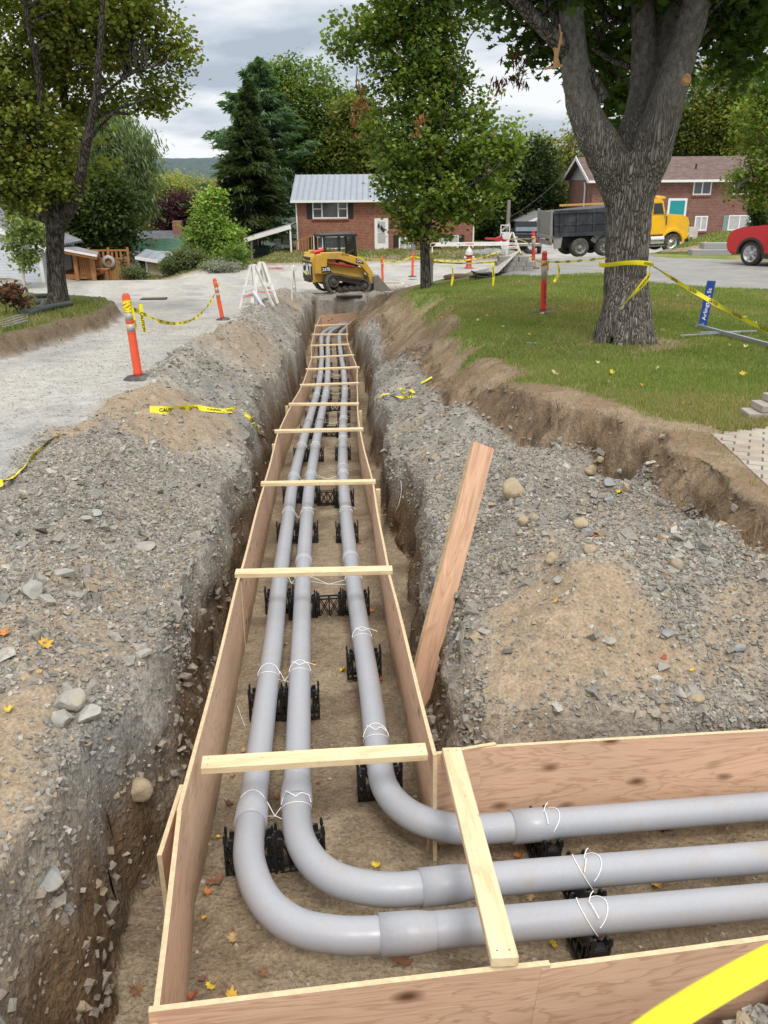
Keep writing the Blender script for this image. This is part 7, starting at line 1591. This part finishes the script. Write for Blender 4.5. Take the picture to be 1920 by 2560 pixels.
# ---- middle maple
DM = G(1065, 722, 18, 34).y; TBM = onG(1065, DM, 722); k = DM*1.02/F
ST = [[(1065, 730), (1063, 660), (1062, 600), (1066, 520), (1070, 400), (1078, 250), (1080, 120), (1070, 0), (1065, -140)], [(1068, 400), (1100, 320), (1130, 240), (1150, 160)], [(1070, 330), (1040, 260), (1010, 200), (980, 120), (970, 40)], [(1064, 540), (1110, 500), (1160, 470), (1220, 440)], [(1064, 520), (1020, 470), (985, 400), (950, 350)]]
RD = [[19, 16, 15, 14, 12, 9, 7, 5, 3], [7, 5, 4, 2], [7, 5, 4, 3, 2], [6, 5, 3, 2], [6, 5, 3, 2]]
bl = [pb(1075, 560, DM, 90, 55, .8), pb(1060, 480, DM, 130, 90, 1), pb(1170, 470, DM, 110, 85, .9), pb(1240, 400, DM, 70, 55, .6), pb(1285, 350, DM, 38, 60, .45), pb(1050, 360, DM, 120, 90, 1), pb(1160, 350, DM, 100, 80, .85), pb(1065, 240, DM, 110, 90, 1), pb(1130, 190, DM, 60, 60, .6), pb(1050, 120, DM, 110, 80, 1), pb(900, 110, DM, 80, 35, .42), pb(860, 95, DM, 45, 30, .5), pb(850, 25, DM, 40, 22, .5), pb(960, 60, DM, 90, 60, .7), pb(1050, 0, DM, 130, 80, 1), pb(1190, 20, DM, 90, 50, .55), pb(960, 190, DM, 55, 45, .4), pb(950, 310, DM, 50, 50, .45), pb(930, 240, DM, 28, 26, .3), pb(1210, 250, DM, 45, 45, .25), pb(985, 440, DM, 60, 60, .6), pb(1060, -110, DM, 180, 80, .9)]
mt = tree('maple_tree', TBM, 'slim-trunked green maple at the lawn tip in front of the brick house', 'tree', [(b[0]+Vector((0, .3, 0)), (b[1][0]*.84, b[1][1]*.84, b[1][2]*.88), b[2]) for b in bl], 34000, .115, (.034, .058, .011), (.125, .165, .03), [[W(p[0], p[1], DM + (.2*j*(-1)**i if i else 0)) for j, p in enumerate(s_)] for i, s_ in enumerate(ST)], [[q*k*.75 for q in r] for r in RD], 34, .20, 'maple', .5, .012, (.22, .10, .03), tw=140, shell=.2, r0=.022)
P, sh_, hg, cen, dz = clumps([pb(1050, 320, DM-2.6, 14, 45, 1), pb(905, 250, DM-.5, 16, 40, .8), pb(890, 300, DM-.5, 12, 45, .6)], 260, 10, .06, .1); foliage('withered_leaves', P, .14, leafcol((0.200, 0.060, 0.036), (0.360, 0.175, 0.105), sh_, hg, dz, 260), mt, 'lance', 0, np.array([0, 0, -1.4]))
limb(mt, [W(893, 170, DM), W(893, 225, DM), W(925, 262, DM), W(960, 275, DM)], [.012, .02, .03, .04], 'snag', m_bark2, 6)
# ---- background trees
def conifer(px, ptop, pbot, D, wpx, n, base_c, alt_c, label, droop=-.5, irr=.2, size=.55, name='spruce_tree', group='conifers behind the houses', lay=26):
    top = W(px, ptop, D); bot = W(px, pbot, D); k = D*1.02/F; R_ = wpx*k; Hh_ = top.z-bot.z; o = empty(name, (bot.x, D, bot.z), 0, label, 'tree', group)
    limb(o, [Vector((bot.x, D, bot.z-.5)), Vector((top.x, D, top.z))], [.25, .04], 'trunk', m_bark2, 8)
    nb = lay*9; zz_ = rng.uniform(0, 1, nb)**.85; az_ = rng.uniform(0, 2*PI, nb); rr = R_*np.minimum(1, (1-zz_)**.75*1.08)*(1+irr*rng.normal(0, 1, nb)*.6); rr = np.clip(rr, .15, None)
    per = n//nb; t = rng.uniform(.15, 1, (nb, per)); lat = rng.normal(0, 1, (nb, per))*.10*rr[:, None]*(.4+t)
    x = bot.x*(1-zz_[:, None]) + top.x*zz_[:, None] + np.cos(az_)[:, None]*t*rr[:, None] - np.sin(az_)[:, None]*lat; y = D + np.sin(az_)[:, None]*t*rr[:, None] + np.cos(az_)[:, None]*lat
    z = bot.z + Hh_*zz_[:, None] + droop*rr[:, None]*(t**1.6)*.5 + .12*rr[:, None]*(t > .85) + rng.normal(0, .08, (nb, per)); P = np.stack([x, y, z], -1).reshape(-1, 3); m = len(P)
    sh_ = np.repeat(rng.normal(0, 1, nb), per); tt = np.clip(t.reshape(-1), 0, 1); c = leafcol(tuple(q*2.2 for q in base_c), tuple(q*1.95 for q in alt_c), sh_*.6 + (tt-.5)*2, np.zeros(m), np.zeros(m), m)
    dr = np.stack([np.repeat(np.cos(az_), per), np.repeat(np.sin(az_), per), np.full(m, -.35)], -1)*1.2
    foliage('crown', P, size, c, o, 'lance', .9, dr); return o
conifer(620, 205, 640, 70, 108, 24000, (.012, .022, .010), (.045, .062, .024), 'dark spruce standing tallest left of the brick house', -.5, .18, .55)
conifer(645, 150, 600, 76, 150, 24000, (.025, .05, .028), (.075, .12, .065), 'blue-green white pine rising behind the dark spruce', .05, .5, .75, 'pine_tree', lay=14)
conifer(1893, 425, 640, 41, 32, 8000, (.012, .022, .008), (.035, .055, .018), 'narrow dark columnar cedar by the right house corner', .6, .05, .22, 'cedar_tree', None, 22)
conifer(250, 400, 700, 60, 95, 12000, (.018, .035, .016), (.05, .08, .03), 'dark fir behind the left maple and cedar fence', -.4, .3, .55)
def bgtree(label, blobs, D, n, size, c1, c2, name='background_tree', cat='tree', group='trees behind the houses', altp=0, altc=(.3, .2, .03), shape='kite', sig=.55, per=30, barkm=None, stem=None, tw=30, shell=.35, droop=None, up=.5):
    bl = [pb(b[0], b[1], D + (b[5] if len(b) > 5 else 0), b[2], b[3], b[4] if len(b) > 4 else 1) for b in blobs]; cx = blobs[0][0]; low = max(b[1]+b[3] for b in blobs)
    bs = W(cx, low+35, D); st = stem or [[(cx, low+35), (cx+4, low-20), (cx, blobs[0][1]), (cx+3, blobs[0][1]-blobs[0][3]*.6)]]
    return tree(name, bs, label, cat, bl, n, size, c1, c2, [[W(p[0], p[1], D + .3*j*(-1)**i) for j, p in enumerate(s_)] for i, s_ in enumerate(st)], [list(np.linspace(.32 if i == 0 else .14, .05, 4)) for i in range(len(st))], per, sig, shape, up, altp, altc, group, barkm, tw, shell, droop)
bgtree('broad green tree behind the pine, above the grey steel roof', [(760, 260, 90, 95), (710, 330, 80, 110), (820, 330, 90, 100), (880, 300, 60, 70), (850, 410, 110, 60), (740, 420, 90, 60), (700, 210, 50, 40)], 82, 26000, .34, (.02, .035, .008), (.10, .145, .03), altp=.02)
bgtree('tree with yellowing top directly behind the brick house roof', [(905, 370, 70, 90), (880, 290, 45, 50), (960, 400, 80, 70)], 78, 12000, .32, (.03, .045, .01), (.13, .15, .035), altp=.08, altc=(.3, .2, .04))
bgtree('very dark round tree above the black pickup', [(1310, 470, 75, 95), (1270, 540, 80, 60), (1340, 400, 45, 45), (1365, 520, 40, 60)], 76, 15000, .32, (.008, .014, .005), (.035, .052, .016))
bgtree('tall dark green tree just right of the middle maple', [(1230, 520, 60, 80), (1200, 430, 70, 80), (1270, 420, 40, 50), (1180, 560, 60, 50)], 80, 12000, .32, (.02, .035, .010), (.07, .10, .022))
bgtree('thin yellowing birches left of the right house', [(1400, 420, 45, 60), (1440, 380, 45, 45), (1380, 480, 40, 60), (1420, 510, 35, 60), (1355, 370, 30, 30), (1465, 310, 25, 40)], 88, 8000, .30, (.06, .075, .02), (.19, .19, .055), altp=.12, altc=(.32, .25, .06), barkm=m_birch, stem=[[(1405, 590), (1408, 480), (1415, 400), (1425, 330)], [(1440, 590), (1435, 480), (1430, 400), (1445, 320)], [(1380, 590), (1385, 500), (1380, 420), (1385, 380)]], name='birch_tree')
bgtree('yellow-topped tree with pale forked birch stem behind the right house', [(1800, 240, 80, 80), (1770, 310, 80, 65), (1850, 290, 70, 80), (1830, 370, 90, 30), (1830, 180, 40, 35)], 84, 20000, .30, (.035, .055, .012), (.14, .165, .035), altp=.12, altc=(.33, .22, .05), barkm=m_birch, stem=[[(1835, 420), (1842, 350), (1850, 310), (1858, 275)], [(1842, 350), (1838, 290), (1828, 230), (1815, 190)], [(1846, 340), (1870, 310), (1905, 270)]], name='birch_tree', tw=20)
bgtree('green tree between the big trunk and the right house roof', [(1725, 350, 60, 50), (1700, 300, 35, 40), (1770, 390, 50, 25), (1690, 380, 45, 30)], 86, 9000, .30, (.03, .045, .012), (.09, .12, .03))
bgtree('leafy tree hanging in at the right edge above the cedar', [(1900, 300, 60, 60), (1925, 400, 60, 50), (1885, 450, 55, 22), (1840, 480, 30, 12), (1935, 200, 50, 50), (1905, 500, 30, 16)], 36, 9000, .16, (.05, .075, .015), (.15, .19, .04), altp=.03, altc=(.3, .09, .04), sig=.25, shell=.15, group=None, stem=[[(1990, 660), (1980, 500), (1960, 380), (1940, 260)], [(1975, 480), (1920, 455), (1870, 450), (1835, 478)]])
bgtree('dense dark tree left of the valley view, behind the porch roof', [(215, 540, 95, 80), (180, 500, 70, 60), (255, 480, 50, 60), (190, 600, 100, 50), (280, 590, 50, 50)], 52, 20000, .26, (.010, .018, .006), (.045, .065, .016))
bgtree('grey-green weeping tree left of the valley view', [(300, 380, 60, 60), (320, 440, 50, 70), (270, 330, 60, 50), (345, 370, 25, 40), (330, 500, 40, 50), (240, 400, 50, 70)], 56, 15000, .42, (.05, .07, .035), (.13, .165, .085), shape='lance', droop=np.array([.35, 0, -1.6]), up=.0, name='weeping_tree', group=None)
bgtree('yellow-green trees in the valley left of the burgundy one', [(385, 530, 50, 42), (350, 550, 40, 36), (425, 475, 36, 26), (375, 490, 25, 28)], 110, 9000, .42, (.08, .095, .03), (.20, .21, .07), altp=.08, altc=(.3, .24, .07), sig=.9)
bgtree('pale yellow poplar group in the valley behind the burgundy tree', [(450, 485, 60, 38), (500, 500, 50, 40), (470, 550, 60, 40), (520, 475, 30, 28)], 120, 9000, .45, (.08, .09, .035), (.19, .19, .075), altp=.06, altc=(.28, .22, .08), sig=.9)
bgtree('burgundy-leaved tree behind the dark roofed house', [(445, 530, 48, 42), (420, 545, 25, 25), (475, 550, 25, 25)], 78, 9000, .26, (.018, .008, .012), (.055, .024, .032), group=None, name='burgundy_tree')
bgtree('bright light green young maple right of the green roof', [(530, 590, 45, 55), (520, 540, 30, 45), (560, 620, 45, 40), (495, 600, 25, 30), (540, 500, 14, 26), (580, 590, 22, 30), (540, 650, 60, 26)], 50, 14000, .20, (.05, .085, .018), (.17, .24, .055), altp=.02, altc=(.35, .10, .03), sig=.3, group=None, name='young_maple', stem=[[(535, 690), (535, 620), (537, 560), (540, 500)]], shell=.15)
def bush(label, blobs, D, n, size, c1, c2, altp=0, altc=(.3, .3, .4), name='shrub', shape='kite', sig=.16):
    g_ = onG(blobs[0][0], D, 680); return tree(name, g_, label, 'shrub', [pb(b[0], b[1], D, b[2], b[3]) for b in blobs], n, size, c1, c2, [[g_, g_ + Vector((.05, 0, .3)), W(blobs[0][0], blobs[0][1], D)]], [[.05, .04, .02]], 18, sig, shape, .3, altp, altc, 'garden shrubs', None, 16, .1)
bush('grey-brown twiggy shrub right of the beige shed', [(455, 655, 42, 28), (430, 665, 25, 18), (480, 640, 30, 25)], 45.5, 6000, .12, (.035, .042, .02), (.10, .12, .06))
bush('green shrub between the twiggy shrub and the carport', [(510, 660, 32, 20), (590, 640, 25, 32), (570, 660, 30, 16)], 46, 5000, .13, (.04, .065, .015), (.12, .17, .04))
bush('pale lavender flowering bush by the road verge', [(545, 667, 38, 12), (525, 670, 22, 9), (575, 668, 22, 10)], 44.5, 3500, .09, (.09, .11, .06), (.20, .21, .17), .45, (.36, .33, .42))
bush('low dark shrub at the cedar fence end', [(330, 680, 26, 10), (350, 684, 18, 7)], 43, 2000, .10, (.03, .04, .02), (.10, .11, .05))
bush('orange and green flowers beside the brick house entrance', [(1085, 612, 16, 6), (1065, 622, 14, 5)], 60.5, 900, .14, (.05, .08, .02), (.1, .14, .03), .3, (.6, .12, .02))
bush('low garden plants under the right basement window', [(1120, 625, 28, 5), (1045, 627, 14, 5)], 60.6, 900, .14, (.04, .07, .02), (.12, .17, .04), .1, (.6, .5, .1))
# young tree in front of the white house
g_ = onG(58, 37.5, 706); tree('young_tree', g_, 'slender young tree in front of the white clapboard house', 'tree', [pb(60, 660, 37.5, 26, 24, .6), pb(40, 600, 37.5, 35, 28, .5), pb(85, 590, 37.5, 32, 35, .7), pb(55, 560, 37.5, 40, 22, .7), pb(75, 640, 37.5, 22, 25, .6), pb(105, 580, 37.5, 20, 25, .5)], 1700, .15, (.045, .065, .018), (.14, .17, .05), [[g_, W(56, 640, 37.5), W(62, 590, 37.5), W(70, 545, 37.5)]], [[.08, .06, .045, .02]], 16, .2, 'maple', .4, tw=24, shell=.1, barkm=m_birch)
# withered plant on the island
g_ = G(50, 790, 14, 26); tree('withered_shrub', g_, 'withered brown shrub on the turf island at the left edge', 'shrub', [pb(30, 735, g_.y, 30, 22), pb(10, 720, g_.y, 16, 12), pb(52, 755, g_.y, 12, 14), pb(62, 768, g_.y, 7, 6)], 500, .11, (.03, .014, .010), (.09, .045, .03), [[g_, g_ + Vector((-.1, 0, .3)), W(35, 730, g_.y)], [g_ + Vector((-.3, 0, 0)), W(10, 720, g_.y)]], [[.015, .01, .006], [.012, .005]], 8, .10, 'kite', .2, tw=16, shell=.1, r0=.008)
# corrugated pipes and boards on the island
m_corr = plain('corrugated_black', (.03, .038, .035), .6, 0, .2)
def hose(pts, r, label):
    P = catmull(pts, 10); rs = [r*(1+.07*(-1)**i) for i in range(len(P))]; tag(MB().tube(P, rs, 12).build('drain_pipe', m_corr), label, 'pipe', 'black corrugated drain pipes')
hose([G(178, 771, 12, 26) + Vector((0, 0, .12)), G(140, 778, 12, 26) + Vector((0, 0, .12)), G(100, 786, 12, 26) + Vector((0, 0, .1)), G(70, 795, 12, 26) + Vector((0, 0, .08))], .075, 'black corrugated pipe ending on the turf right of the withered shrub')
hose([G(95, 768, 12, 26) + Vector((0, 0, .12)), G(112, 770, 12, 26) + Vector((0, 0, .14)), G(100, 785, 12, 26) + Vector((0, 0, .12)), G(60, 793, 12, 26) + Vector((0, 0, .1))], .075, 'black corrugated pipe looped on the turf island')
hose([W(68, 747, 27), W(95, 742, 27.2), W(125, 741, 27.4), W(160, 742, 27.4)], .10, 'large black corrugated pipe lying behind the left maple trunk')
for i in range(4):
    a, b = G(-5+4*i, 812+5*i, 10, 22), G(52+6*i, 796+5*i, 10, 22); mb = MB(); mb.bar(a + Vector((0, 0, .05)), b + Vector((0, 0, .07)), .10, .03); tag(mb.build('scrap_board', plain('grey_lumber', (.17, .155, .135), .9, 0, .3, 8)), ['rearmost', 'second', 'third', 'frontmost'][i] + ' grey scrap board in the small heap at the left edge', 'board', 'scrap boards on the island')

# ------------------------------------------------------------------ grass
def grass(name, n, where, hmin, hmax, wd, d0, d1, u0, u1, c1, c2, label, pw=2.0):
    x, y = sample(n, d0, d1, u0, u1, pw); z, mk = ground(x, y); p = where(x, y, mk); kp = rng.uniform(0, 1, n) < p; x, y, z = x[kp], y[kp], z[kp]; m = len(x)
    h_ = rng.uniform(hmin, hmax, m)*(1+.4*fbm(x*1.3, y*1.3, s=131)); az_ = rng.uniform(0, 2*PI, m); ln = rng.normal(0, .45, (m, 2))*h_[:, None]
    w_ = wd*(1+y*.05); a = np.stack([x-np.cos(az_)*w_, y-np.sin(az_)*w_, z-.01], -1); b = np.stack([x+np.cos(az_)*w_, y+np.sin(az_)*w_, z-.01], -1); c = np.stack([x+ln[:, 0], y+ln[:, 1], z+h_], -1)
    V = np.stack([a, b, c], 1).reshape(-1, 3); t = np.clip(.5+.5*fbm(x*.8, y*.8, s=132, o=3)+rng.normal(0, .22, m), 0, 1)[:, None]; cc = np.array(c1)*(1-t)+np.array(c2)*t
    dry = rng.uniform(0, 1, m) < .12+.5*sst(-.05, .5, fbm(x*.55, y*.55, s=133)); cc[dry] = np.array((.36, .30, .16))*rng.uniform(.7, 1.2, (dry.sum(), 1))
    o = np_mesh(name, V, np.arange(3*m).reshape(m, 3), m_leaf, cols=np.repeat(cc, 3, 0)); return tag(o, label, 'grass', kind='stuff')
grass('lawn_grass', 360000, lambda x, y, mk: (mk['pl'] > .9)*(.03+.97*grassm(x, y, mk))*(1-pip(x, y, DRV))*(1-pip(x, y, PAV))*(y < 26), .03, .065, .004, 5.0, 26, -.06, .62, (.12, .18, .038), (.28, .34, .09), 'short mown green grass with dry patches on the lawn', 1.6)
grass('lawn_grass', 60000, lambda x, y, mk: (mk['pl'] > .9)*(1-pip(x, y, DRV))*(x > 13)*(y > 34), .05, .10, .01, 34, 64, .24, .62, (.10, .17, .03), (.25, .32, .07), 'green grass on the slope before the right house', 1.5)
grass('island_grass', 40000, lambda x, y, mk: sst(.05, .4, mk['isl']), .05, .14, .006, 10, 26, -.62, -.25, (.09, .13, .03), (.24, .27, .08), 'ragged grass on the turf island under the left maple')
grass('verge_grass', 60000, lambda x, y, mk: (mk['verge'] > .8)*(x < 11)*sst(-.4, .3, fbm(x*.9, y*.9, s=134)), .06, .16, .012, 38, 66, -.6, .25, (.10, .14, .035), (.26, .27, .10), 'ragged grass on the verges and yards beyond the road', 1.5)
# fibres and roots hanging from the cut lawn bank
def roots():
    x, y = sample(70000, 4.5, 28, -.62, .6, 2.0); z, mk = ground(x, y); kp = ((mk['pl'] > .35) & (mk['pl'] < .93)) | ((mk['isl'] > -.15) & (mk['isl'] < .12)); x, y, z = x[kp], y[kp], z[kp]; m = len(x); L_ = rng.uniform(.04, .15, m)*(1+y*.06)
    d = np.stack([-np.abs(rng.normal(.5, .4, m)), rng.normal(-.2, .5, m), rng.normal(-.35, .4, m)], -1)*L_[:, None]; s_ = np.stack([rng.normal(0, 1, m), rng.normal(0, 1, m), np.zeros(m)], -1)*.003*(1+y[:, None]*.09)
    p = np.stack([x, y, z+.01], -1); V = np.stack([p-s_, p+s_, p+d], 1).reshape(-1, 3); cc = np.array((.20, .14, .085))*rng.uniform(.5, 1.4, (m, 1))
    tag(np_mesh('root_fibres', V, np.arange(3*m).reshape(m, 3), m_leaf, cols=np.repeat(cc, 3, 0)), 'fine brown roots and dry grass hanging from the cut turf banks', 'roots', kind='stuff')
roots()
